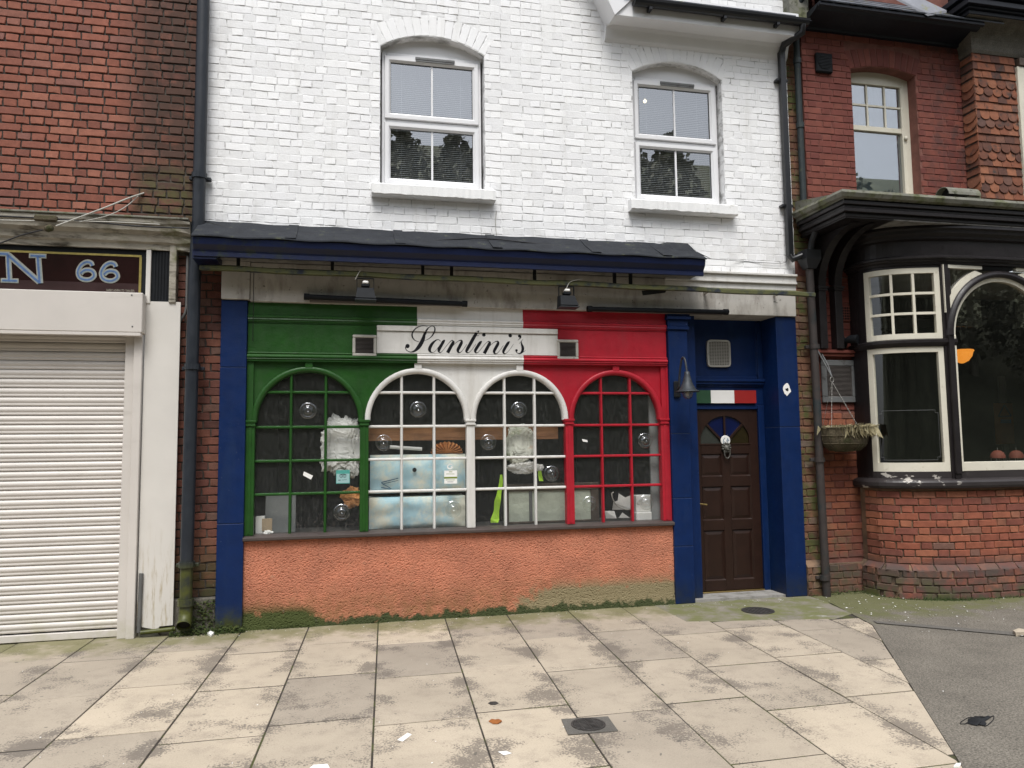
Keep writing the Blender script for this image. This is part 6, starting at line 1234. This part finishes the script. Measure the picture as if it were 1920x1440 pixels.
MB().add([(A_.x, 2.9, A_.z), (B_.x, 2.9, A_.z)]+[(mxc+mrr*cos(pi*k/12), 2.9, B_.z-mrr+mrr*sin(pi*k/12)) for k in range(13)], [tuple(range(15))]).build('plate', 'mirror', mr, fix=False)
m = MB(); m.tube([(A_.x, 2.89, A_.z), (A_.x, 2.89, B_.z-mrr)]+[(mxc-mrr*cos(pi*k/12), 2.89, B_.z-mrr+mrr*sin(pi*k/12)) for k in range(1, 12)]+[(B_.x, 2.89, B_.z-mrr), (B_.x, 2.89, A_.z)], .025, 6); m.build('frame', 'frame_brown', mr)

# ================================================================== THINGS BEHIND THE SHOP GLASS
def crumple(name, mt, cx, cy, cz, rx, ry_, rz, seed, amp=.25, label='', cat='', n=26, sq_=1.0, group=None):
    r = random.Random(seed); vs = []; k1 = r.uniform(0, 50)
    for j in range(n+1):
        th = pi*j/n
        for i in range(n):
            ph = 2*pi*i/n; d = Vector((sin(th)*cos(ph), sin(th)*sin(ph), cos(th))); dv = Vector((d.x*1.5, d.y*1.5, d.z*.55)); rg_ = lambda q_: 1-2*abs(mathutils.noise.noise(q_)); f_ = 1+amp*(.55*mathutils.noise.noise(d*1.7+Vector((k1, 0, 0)))+.34*(rg_(dv*2.4+Vector((k1, 3, 0)))-.6)+.34*(rg_(dv*5.0+Vector((0, k1, 7)))-.6)+.16*(rg_(d*11+Vector((0, k1, 3)))-.6))
            sgn = lambda v: math.copysign(abs(v)**sq_, v); vs.append((cx+rx*sgn(d.x)*f_, cy+ry_*sgn(d.y)*f_, cz+rz*sgn(d.z)*f_))
    m = MB(); m.add(vs, [(j*n+i, j*n+(i+1) % n, (j+1)*n+(i+1) % n, (j+1)*n+i) for j in range(n) for i in range(n)], False)
    return single(m, name, mt, label, cat, group)
def rect_at(px0, py0, px1, py1, Y): a, b = at(px0, py1, Y), at(px1, py0, Y); return a.x, b.x, a.z, b.z
c = at(641, 838, .20); crumple('plastic_bag', 'pvc_bag', c.x, .20, c.z, .185, .08, .27, 3, .42, 'large crumpled white plastic bag hanging behind the green window', 'bag', 64, .7)
c = at(660, 932, .18); crumple('food_packet', 'paper_orange', c.x, .18, c.z, .10, .05, .09, 5, .5, 'torn orange packet under the teal sticker', 'packet')
a, b, z0_, z1_ = rect_at(497, 924, 555, 1000, .22); single(MB().box(a, b, .22, .235, max(z0_, .827), z1_, .003), 'white_board', 'room_grey', 'pale board leaning behind the bottom of the green window', 'board')
c = at(490, 972, .14); bx_ = MB(); bx_.box(c.x-.05, c.x+.03, .12, .20, .827, c.z+.02, .003); t = thing('carton', (c.x, .15, .827), 'small open white carton in the corner of the green window', 'box'); bx_.build('body', 'paper_white', t); B(c.x+.01, c.x+.10, .10, .118, .86, c.z+.0, .002).build('flap', 'card_brown', t)
crumple('paper_scrap', 'paper_white', AX(503, 990, .11), .10, .845, .045, .03, .02, 9, .5, 'crumpled white paper beside the small white carton', 'paper')
def sticker(name, px0, py0, px1, py1, mt, label, Y=.0462): a, b, z0_, z1_ = rect_at(px0, py0, px1, py1, Y); t = thing(name, ((a+b)/2, Y, z0_), label, 'sticker'); B(a, b, Y-.0006, Y, z0_, z1_).build('sheet', mt, t); return t, a, b, z0_, z1_
t, a, b, z0_, z1_ = sticker('window_sticker', 630, 881, 656, 907, 'sticker_teal', 'square teal sticker with an owl-eyes emblem on the green window'); B(a+.004, b-.004, .0450, .0455, z0_+.006, z1_-.035).build('panel', 'sticker_pale', t)
m = MB(); cs = lambda x, y: (a+(x-385)/250*(b-a), .0446, z0_+(1325-y)/245*(z1_-z0_))
for cx_ in (478, 540): stroke(m, [(cx_+26*cos(k*pi/6), 1190+26*sin(k*pi/6), 8) for k in range(13)], cs, 3); disc(m, cx_, 1190, 8, cs)
stroke(m, [(446, 1168, 8), (510, 1155, 12), (572, 1168, 8)], cs); stroke(m, [(425, 1262, 12), (470, 1262, 12)], cs); stroke(m, [(490, 1262, 6), (580, 1255, 6)], cs); m.build('owl_emblem', 'ink', t, fix=False)
m = MB(); Y = .0455; m.add([at(x, y, Y) for x, y in ((570, 884), (587, 892), (583, 899), (577, 896), (568, 891))], [(0, 1, 2, 3, 4)]); single(m, 'torn_sticker', 'paper_white', 'torn white sticker remnant on the green window', 'sticker')
m = MB(); m.add([at(x, y, Y) for x, y in ((1091, 823), (1101, 825), (1102, 829), (1093, 828))], [(0, 1, 2, 3)]); single(m, 'torn_sticker', 'paper_white', 'tiny pale sticker remnant on the red window', 'sticker')
t, a, b, z0_, z1_ = sticker('window_sticker', 833, 882, 857, 907, 'paper_white', 'white sticker with an olive band and a white ring above on the white window'); w_ = z1_-z0_
B(a-.002, b+.002, .0450, .0455, z0_+w_*.38, z0_+w_*.52).build('olive_band', 'sticker_olive', t)
m = MB(); cg = lambda x, y: tuple(at(690+x/6.858, 780+y/6.858, .0452)); stroke(m, [(1085, 632, 14), (1060, 620, 15), (1033, 634, 15), (1024, 655, 15), (1040, 676, 15), (1065, 676, 15), (1086, 655, 14), (1064, 652, 12)], cg); m.build('ring_mark', 'paper_white', t, fix=False)
for nm, x0_, x1_, y_, hh_, mt in (('heading', 1040, 1085, 718, 9, 'sticker_olive'), ('print_line', 1005, 1112, 745, 6, 'sticker_olive'), ('print_line', 1000, 1116, 822, 6, 'sticker_olive'), ('print_line', 1020, 1098, 847, 5, 'ink')): m = MB(); stroke(m, [(x0_, y_, hh_), (x1_, y_, hh_)], cg); m.build(nm, mt, t, fix=False)
# two soft sky-print cartons
for i, (p, q, r_, s_, lab) in enumerate(((694, 851, 873, 926, 'sky-blue printed carton with a black hole, upper of two behind the white window'), (692, 929, 873, 993, 'sky-blue printed carton standing on the window board, lower of two'))):
    a, b, z0_, z1_ = rect_at(p, r_ if False else q, r_, s_, .17); z0_ = max(z0_, .828); t = thing('printed_carton', ((a+b)/2, .3, z0_), lab, 'box', 'sky printed cartons'); nx_, nz_ = 30, 14; vs = []
    for j in range(nz_+1):
        for k in range(nx_+1): u, v = k/nx_, j/nz_; bul = (1-(2*u-1)**6)*(1-(2*v-1)**6); vs.append((a+(b-a)*u, .20-.035*bul-.012*mathutils.noise.noise(Vector((u*6, i*9, v*4))), z0_+(z1_-z0_)*v))
    m = MB(); m.add(vs, [(j*(nx_+1)+k, j*(nx_+1)+k+1, (j+1)*(nx_+1)+k+1, (j+1)*(nx_+1)+k) for j in range(nz_) for k in range(nx_)], True); m.box(a+.004, b-.004, .205, .45, z0_, z1_); m.build('body', 'sky_print', t)
    if i == 0:
        h_ = at(777, 881, .155); MB().lathe([(0, 0), (.021, 0)], (h_.x, .148, h_.z), (0, 1, 0), 16).build('hand_hole', 'void', t); m = MB(); ca = lambda x, y: tuple(at(690+x/6.858, 780+y/6.858, .150))
        for s__ in ([(170, 855, 12), (390, 800, 10)], [(180, 875, 8), (390, 828, 6)], [(175, 865, 14), (240, 900, 10), (300, 935, 8)], [(170, 920, 16), (290, 940, 8)]): stroke(m, s__, ca)
        m.build('printed_arrow', 'ink_blue', t, fix=False)
a, b, z0_, z1_ = rect_at(692, 795, 1058, 826, .26); single(MB().box(.19, 2.13, .26, .285, at(875, 825, .26).z, at(875, 796, .26).z, .003), 'shelf_plank', 'timber', 'varnished timber plank spanning behind both white windows', 'plank')
m = MB(); m.tube([at(731, 838, .22), at(791, 842, .22)], .018, 10); t = single(m, 'cardboard_tube', 'pvc_bag', 'white tube hung by a string under the timber plank', 'tube')
m = MB(); fc = at(838, 850, .21); n = 24; vs = [(fc.x, .21, fc.z)]
for k in range(n+1): a_ = pi*k/n; rr = .155+(.012 if k % 2 else -.004); vs.append((fc.x-rr*cos(a_), .21+(.02 if k % 2 else -.02), fc.z+rr*.72*sin(a_)))
m.add(vs, [(0, k+1, k+2) for k in range(n)]); m.add([(v[0], v[1]+.012, v[2]) for v in vs], [(0, k+2, k+1) for k in range(n)]); single(m, 'paper_fan', 'paper_orange', 'pleated orange paper fan on top of the printed carton', 'fan')
c = at(975, 832, .17); crumple('plastic_bag', 'bag_tint', c.x, .17, c.z, .135, .06, .18, 21, .35, 'clear crumpled plastic bag of coloured wrappers behind the white window', 'bag', 64, .6)
c = at(985, 877, .16); crumple('tissue_bundle', 'pvc_bag', c.x, .16, c.z, .17, .05, .055, 31, .6, 'frayed white tissue hanging under the clear plastic bag', 'tissue', 56)
def ribbon(pts, Y, mt, label, name='safety_strap'):
    m = MB(); vs = []
    for i, (xl, xr, y) in enumerate(pts): a, b = at(xl, y, Y+.008*sin(i*2.1)), at(xr, y, Y-.008*sin(i*2.3)); vs += [tuple(a), tuple(b), (a.x, a.y+.006, a.z), (b.x, b.y+.006, b.z)]
    m.add(vs, [(4*i, 4*i+1, 4*i+5, 4*i+4) for i in range(len(pts)-1)]+[(4*i+2, 4*i+6, 4*i+7, 4*i+3) for i in range(len(pts)-1)]); return single(m, name, mt, label, 'strap')
ribbon([(938, 942, 890), (936, 943, 905), (932, 940, 925), (927, 939, 940), (926, 936, 958), (920, 936, 974), (920, 934, 980)], .15, 'hi_vis', 'long bright lime strap hanging beside the framed panel')
ribbon([(1009, 1014, 878), (1009, 1016, 890), (1011, 1019, 902)], .14, 'hi_vis', 'short bright lime strap under the clear plastic bag')
fp = thing('framed_panel', (1.95, .25, .83), 'brown framed panel of pale frosted glass leaning behind the white and red windows', 'frame'); fx0_, fx1_ = AX(947, 930, .24), AX(1123, 930, .24); ft = AZ(1030, 906, .24)
m = MB(); m.box(fx0_, fx1_, .24, .28, ft-.075, ft, .006); m.box(fx1_-.085, fx1_, .241, .28, .829, ft-.076, .006); m.box(fx0_, fx0_+.04, .241, .28, .829, ft-.076, .006); m.box(fx0_+.04, fx1_-.085, .242, .28, .829, .85, .004); m.build('frame', 'frame_brown', fp)
B(fx0_+.04, fx1_-.085, .262, .27, .85, ft-.075).build('frosted_sheet', 'frosted', fp); B(AX(993, 950, .24), AX(999, 950, .24), .255, .262, .85, ft-.075).build('mullion', 'grey_metal', fp)
pp = thing('envelope_pile', (2.75, .16, .828), 'pile of white envelopes and papers on the board of the red window', 'papers')
for (q4, Y) in (([(1150, 942), (1184, 928), (1186, 955), (1148, 956)], .17), ([(1160, 925), (1176, 935), (1182, 952), (1157, 950)], .19), ([(1134, 958), (1152, 958), (1156, 972), (1136, 972)], .13), ([(1167, 961), (1181, 971), (1160, 971)], .12), ([(1194, 942), (1206, 942), (1206, 955), (1194, 953)], .15)):
    p = [at(x, y, Y+.01*i) for i, (x, y) in enumerate(q4)]; n = len(p); MB().add([tuple(v) for v in p]+[(v.x, v.y+.003, v.z) for v in p], [tuple(range(n)), tuple(range(2*n-1, n-1, -1))]+[(i, (i+1) % n, (i+1) % n+n, i+n) for i in range(n)]).build('sheet', 'paper_white', pp)
a, b, z0_, z1_ = rect_at(1193, 928, 1231, 960, .16); t = thing('white_box', ((a+b)/2, .2, .828), 'square white box on papers in the corner of the red window', 'box'); MB().box(a, b, .16, .28, z0_, z1_, .004).build('body', 'paper_white', t); B(a-.01, b+.02, .13, .30, .828, z0_-.001, .01).build('paper_stack', 'pvc_bag', t)
m = MB(); m.tube(crom([tuple(at(x, y, .15)) for x, y in ((1151, 923), (1147, 926), (1150, 938), (1158, 949), (1172, 955), (1182, 955))], 6), .006, 6); single(m, 'white_cable', 'cable_white', 'curled white cable among the envelopes in the red window', 'cable')
a, b, z0_, z1_ = rect_at(1223, 738, 1232, 980, .12); single(MB().box(a, b, .12, .15, .828, z1_, .003), 'timber_post', 'room_grey', 'pale upright batten inside the right edge of the red window', 'post')

# ================================================================== ON THE GROUND
def lie(name, pts, z, th, mt, label, cat, wav=.004):
    p = [atz(x, y) for x, y in pts]; n = len(p); m = MB(); cx = sum(v.x for v in p)/n; cy = sum(v.y for v in p)/n
    m.add([(cx, cy, z+th+wav)]+[(v.x, v.y, z+th+random.uniform(-wav, wav)*.5) for v in p]+[(v.x, v.y, z) for v in p], [(0, 1+i, 1+(i+1) % n) for i in range(n)]+[(1+i, 1+n+i, 1+n+(i+1) % n, 1+(i+1) % n) for i in range(n)]); return single(m, name, mt, label, cat)
dc = atz(1103, 1360.5); t = thing('drain_grate', (dc.x, dc.y, 0), 'round iron drain grate set in a square concrete frame in the paving', 'drain')
m = MB(); fq = [atz(*p) for p in ((1052.5, 1350), (1140, 1345), (1159, 1372), (1065, 1379))]; m.prism([(p.x, p.y) for p in fq], .0015, .006, 'z'); m.build('frame', 'kerb_strip', t)
m = MB(); m.lathe([(.100, .0062), (.100, .010), (.088, .010), (.088, .0065)], (dc.x, dc.y, 0), (0, 0, 1), 28, False); m.build('rim', 'iron', t); MB().lathe([(0, .0066), (.089, .0066)], (dc.x, dc.y, 0), (0, 0, 1), 24).build('well', 'void', t)
for k in range(9): y = dc.y-.08+.02*k; hw = sqrt(.088**2-(y-dc.y)**2) if abs(y-dc.y) < .088 else .02; B(dc.x-hw, dc.x+hw, y-.005, y+.005, .0068, .0115, .001).build('bar', 'iron', t)
m = MB(); m.box(dc.x-.004, dc.x+.004, dc.y-.087, dc.y+.087, .0069, .0112); m.box(dc.x-.049, dc.x-.041, dc.y-.075, dc.y+.075, .0069, .0112); m.box(dc.x+.041, dc.x+.049, dc.y-.075, dc.y+.075, .0069, .0112); m.build('cross_bar', 'iron', t)
mc = atz(1421, 1145.5); t = thing('manhole_cover', (mc.x, mc.y, 0), 'small round iron manhole cover in the mossy concrete before the door', 'manhole'); m = MB(); m.lathe([(.155, .0025), (.155, .006), (.135, .006), (.135, .0045), (0, .0045)], (mc.x, mc.y, 0), (0, 0, 1), 32, False); m.build('plate', 'iron', t)
for i in range(-5, 6):
    for j in range(-5, 6):
        if (i+j) % 2 == 0 and i*i+j*j < 24: B(mc.x+i*.024-.008, mc.x+i*.024+.008, mc.y+j*.024-.004, mc.y+j*.024+.004, .0046, .0068).build('stud', 'iron', t)
p = atz(1837, 1357); mk = thing('face_mask', (p.x, p.y, 0), 'crumpled black face mask lying on the asphalt', 'mask'); q = [atz(x, y) for x, y in ((1812, 1359), (1828, 1347), (1858, 1346), (1860, 1354), (1846, 1364), (1818, 1364))]; m = MB(); nu, nv = 14, 9; vs = []
for j in range(nv+1):
    for i in range(nu+1):
        u, v = i/nu, j/nv; pA = q[0].lerp(q[4], u); pB = q[1].lerp(q[2], u); c_ = pA.lerp(pB, v); c_ = c_+Vector((.012*sin(v*9), .012*sin(u*8+1), 0))
        vs.append((c_.x, c_.y, .004+.022*sin(pi*u)*sin(pi*v)+.006*abs(sin(v*11+u*2))+.005*mathutils.noise.noise(Vector((u*5, v*5, 2)))))
m.add(vs, [(j*(nu+1)+i, j*(nu+1)+i+1, (j+1)*(nu+1)+i+1, (j+1)*(nu+1)+i) for j in range(nv) for i in range(nu)], True); m.build('fabric', 'mask_black', mk); m = MB()
for e0_, e1_, sg_ in ((q[0], q[1], -1), (q[4], q[2], 1)): m.tube(crom([(e0_.x, e0_.y, .006), (e0_.x+.03*sg_, e0_.y+.012, .005), (e0_.x*.5+e1_.x*.5+.045*sg_, (e0_.y+e1_.y)/2+.01, .005), (e1_.x+.03*sg_, e1_.y+.01, .005), (e1_.x, e1_.y, .006)], 5), .0022, 5)
m.build('ear_loop', 'mask_black', mk)
lie('fallen_leaf', [(916, 1353), (922, 1350), (928, 1352), (935, 1349), (941, 1354), (934, 1358), (924, 1358)], .002, .004, 'leaf_orange', 'curled orange leaf on the paving left of the drain grate', 'leaf', .008)
lie('paper_scrap', [(745, 1388), (764, 1376), (772, 1378), (755, 1391)], .002, .002, 'paper_white', 'white paper slip lying on the paving', 'paper')
lie('paper_scrap', [(580, 1441), (588, 1435), (614, 1433), (618, 1441)], .002, .002, 'paper_white', 'white paper corner at the near edge of the paving', 'paper')
lie('paper_scrap', [(934, 1411), (950, 1409), (960, 1413), (945, 1417)], .002, .0015, 'pvc_bag', 'dirty pale paper scrap on the paving below the orange leaf', 'paper')
lie('chewing_gum', [(915, 1319), (920, 1316), (930, 1316), (935, 1319), (929, 1322), (920, 1322)], .001, .002, 'iron', 'dark gum spot on the paving above the orange leaf', 'gum', .001)
lie('paper_scrap', [(388, 1190), (396, 1186), (402, 1190), (396, 1195)], .002, .02, 'paper_white', 'crumpled white tissue by the foot of the slate grey drainpipe', 'paper', .01)
lie('paper_scrap', [(1788, 1440), (1793, 1433), (1802, 1434), (1800, 1440)], .002, .006, 'paper_white', 'white scrap at the corner between paving and asphalt', 'paper')
lie('stone', [(1900, 1190), (1910, 1186), (1925, 1186), (1925, 1193), (1905, 1194)], .003, .03, 'slab', 'broken pale stone lying on the asphalt', 'stone', .01)
# moss, litter flecks, weeds: uncountable
m = MB(); rr = random.Random(4)
def tuft(x, y, z, s): 
    a = rr.uniform(0, 6.28); n = 5; m.add([(x, y, z+s*.7)]+[(x+s*cos(a+2*pi*k/n)*rr.uniform(.6, 1.2), y+s*.7*sin(a+2*pi*k/n)*rr.uniform(.6, 1.1), z+rr.uniform(-.2, .15)*s) for k in range(n)], [(0, 1+k, 1+(k+1) % n) for k in range(n)])
for _ in range(1500):
    x = rr.uniform(-.9, 3.25); dens = .9 if x < -.2 else (.6 if 1.3 < x < 2.6 else .45)
    if rr.random() < dens: (tuft(x, -.026-abs(rr.gauss(0, .010)), abs(rr.gauss(0, .007 if x > -.2 else .018)), rr.uniform(.003, .009)) if mathutils.noise.noise(Vector((x*3, 5, 0))) > -.12 else None)
for _ in range(900): tuft(rr.uniform(-1.5, -.88), -.05-abs(rr.gauss(0, .03)), abs(rr.gauss(0, .03)), rr.uniform(.004, .014))
for _ in range(500): tuft(rr.uniform(-1.42, -1.14), -.005+rr.uniform(-.02, .01), rr.uniform(0, .28)**1.0, rr.uniform(.006, .016))
for _ in range(700): s_ = rr.uniform(.15, 2.4); (x, y), _a = bay(s_, .07+abs(rr.gauss(0, .02))); tuft(x, y, abs(rr.gauss(0, .008)), rr.uniform(.004, .012))
for _ in range(300): tuft(rr.uniform(4.75, 5.5), rr.uniform(-.09, .04), abs(rr.gauss(0, .02)), rr.uniform(.004, .012))
tag(m.build('moss', 'moss', fix=False), 'dark green moss clinging along the foot of the walls', 'moss', kind='stuff')
m = MB()
for _ in range(420):
    s_ = rr.gauss(.95, .18); (x, y), _a = bay(max(.2, s_), .075+abs(rr.gauss(0, .03))); l = rr.uniform(.02, .07); dx, dy = rr.gauss(0, .02), rr.gauss(-.01, .02); m.add([(x-.0015, y, 0), (x+.0015, y, 0), (x+dx, y+dy, l)], [(0, 1, 2)])
for _ in range(60): x = rr.gauss(-1.0, .12); y = -.07-abs(rr.gauss(0, .03)); l = rr.uniform(.02, .1); m.add([(x-.0015, y, 0), (x+.0015, y, 0), (x+rr.gauss(0, .02), y-.01, l)], [(0, 1, 2)])
tag(m.build('weeds', 'grassy', fix=False), 'short green weeds at the foot of the curved bay', 'grass', kind='stuff')
m = MB()
for _ in range(420):
    if rr.random() < .55: x, y = rr.uniform(4.7, 7.0), -.15-abs(rr.gauss(0, .9)); z = .012
    elif rr.random() < .6: x, y = rr.uniform(-1.5, 4.6), -.06-abs(rr.gauss(0, .12)); z = .004
    else: x, y = rr.uniform(-2.5, 4), -rr.uniform(.3, 4); z = .004
    s = rr.uniform(.003, .010)*(1.4 if x > 4.7 else .8); a = rr.uniform(0, 3); m.add([(x+s*cos(a), y+s*sin(a), z), (x-s*sin(a)*.6, y+s*cos(a)*.6, z+s*.4), (x-s*cos(a), y-s*sin(a), z), (x+s*sin(a)*.6, y-s*cos(a)*.6, z+.001)], [(0, 1, 2, 3)])
tag(m.build('litter_flecks', 'paper_white', fix=False), 'tiny pale flecks of litter scattered on the ground', 'litter', kind='stuff')
# wooded bank across the road, behind the viewer: what the glass reflects
m = MB(); n = 24; vs = []
for j in range(11):
    for i in range(n+1): x = -90+180*i/n; vs.append((x, -22-j*6, -.02+max(0, j-1)*4.3+mathutils.noise.noise(Vector((x*.08, j, 0)))*.8*(j > 0)))
m.add(vs, [(j*(n+1)+i, j*(n+1)+i+1, (j+1)*(n+1)+i+1, (j+1)*(n+1)+i) for j in range(10) for i in range(n)]); tag(m.build('hillside', 'grass_far'), kind='structure')
m = MB()
for k in range(64):
    tx, ty = -52+104*(k+rr.uniform(.1, .9))/64, -32-rr.uniform(0, 14); gz_ = max(0, (-22-ty)/6-1)*4.3; H = 4.6-ty*math.tan(rad(rr.uniform(21.0, 25.2)))-gz_
    m.tube([(tx, ty, gz_-.5), (tx+rr.uniform(-.4, .4), ty, gz_+H*.5), (tx+rr.uniform(-.8, .8), ty, gz_+H*.95)], [.28, .2, .04], 6, False)
    for _ in range(1100):
        a, h_ = rr.uniform(0, 6.28), rr.random()**.8; r = 3.4*sin(pi*min(.97, .12+h_*.85))*rr.random()**.4; x, y, z = tx+r*cos(a), ty+r*sin(a), gz_+1+h_*(H-1)+rr.uniform(-.3, .3); s = rr.uniform(.10, .30); u = Vector((rr.gauss(0, 1), rr.gauss(0, 1), rr.gauss(0, 1))).normalized()*s; v = u.orthogonal().normalized()*s*.7; p = Vector((x, y, z)); m.add([p+u, p+v, p-u, p-v], [(0, 1, 2, 3)])
tag(m.build('woodland', 'foliage', fix=False), 'dark wooded bank across the road', 'trees', kind='stuff')
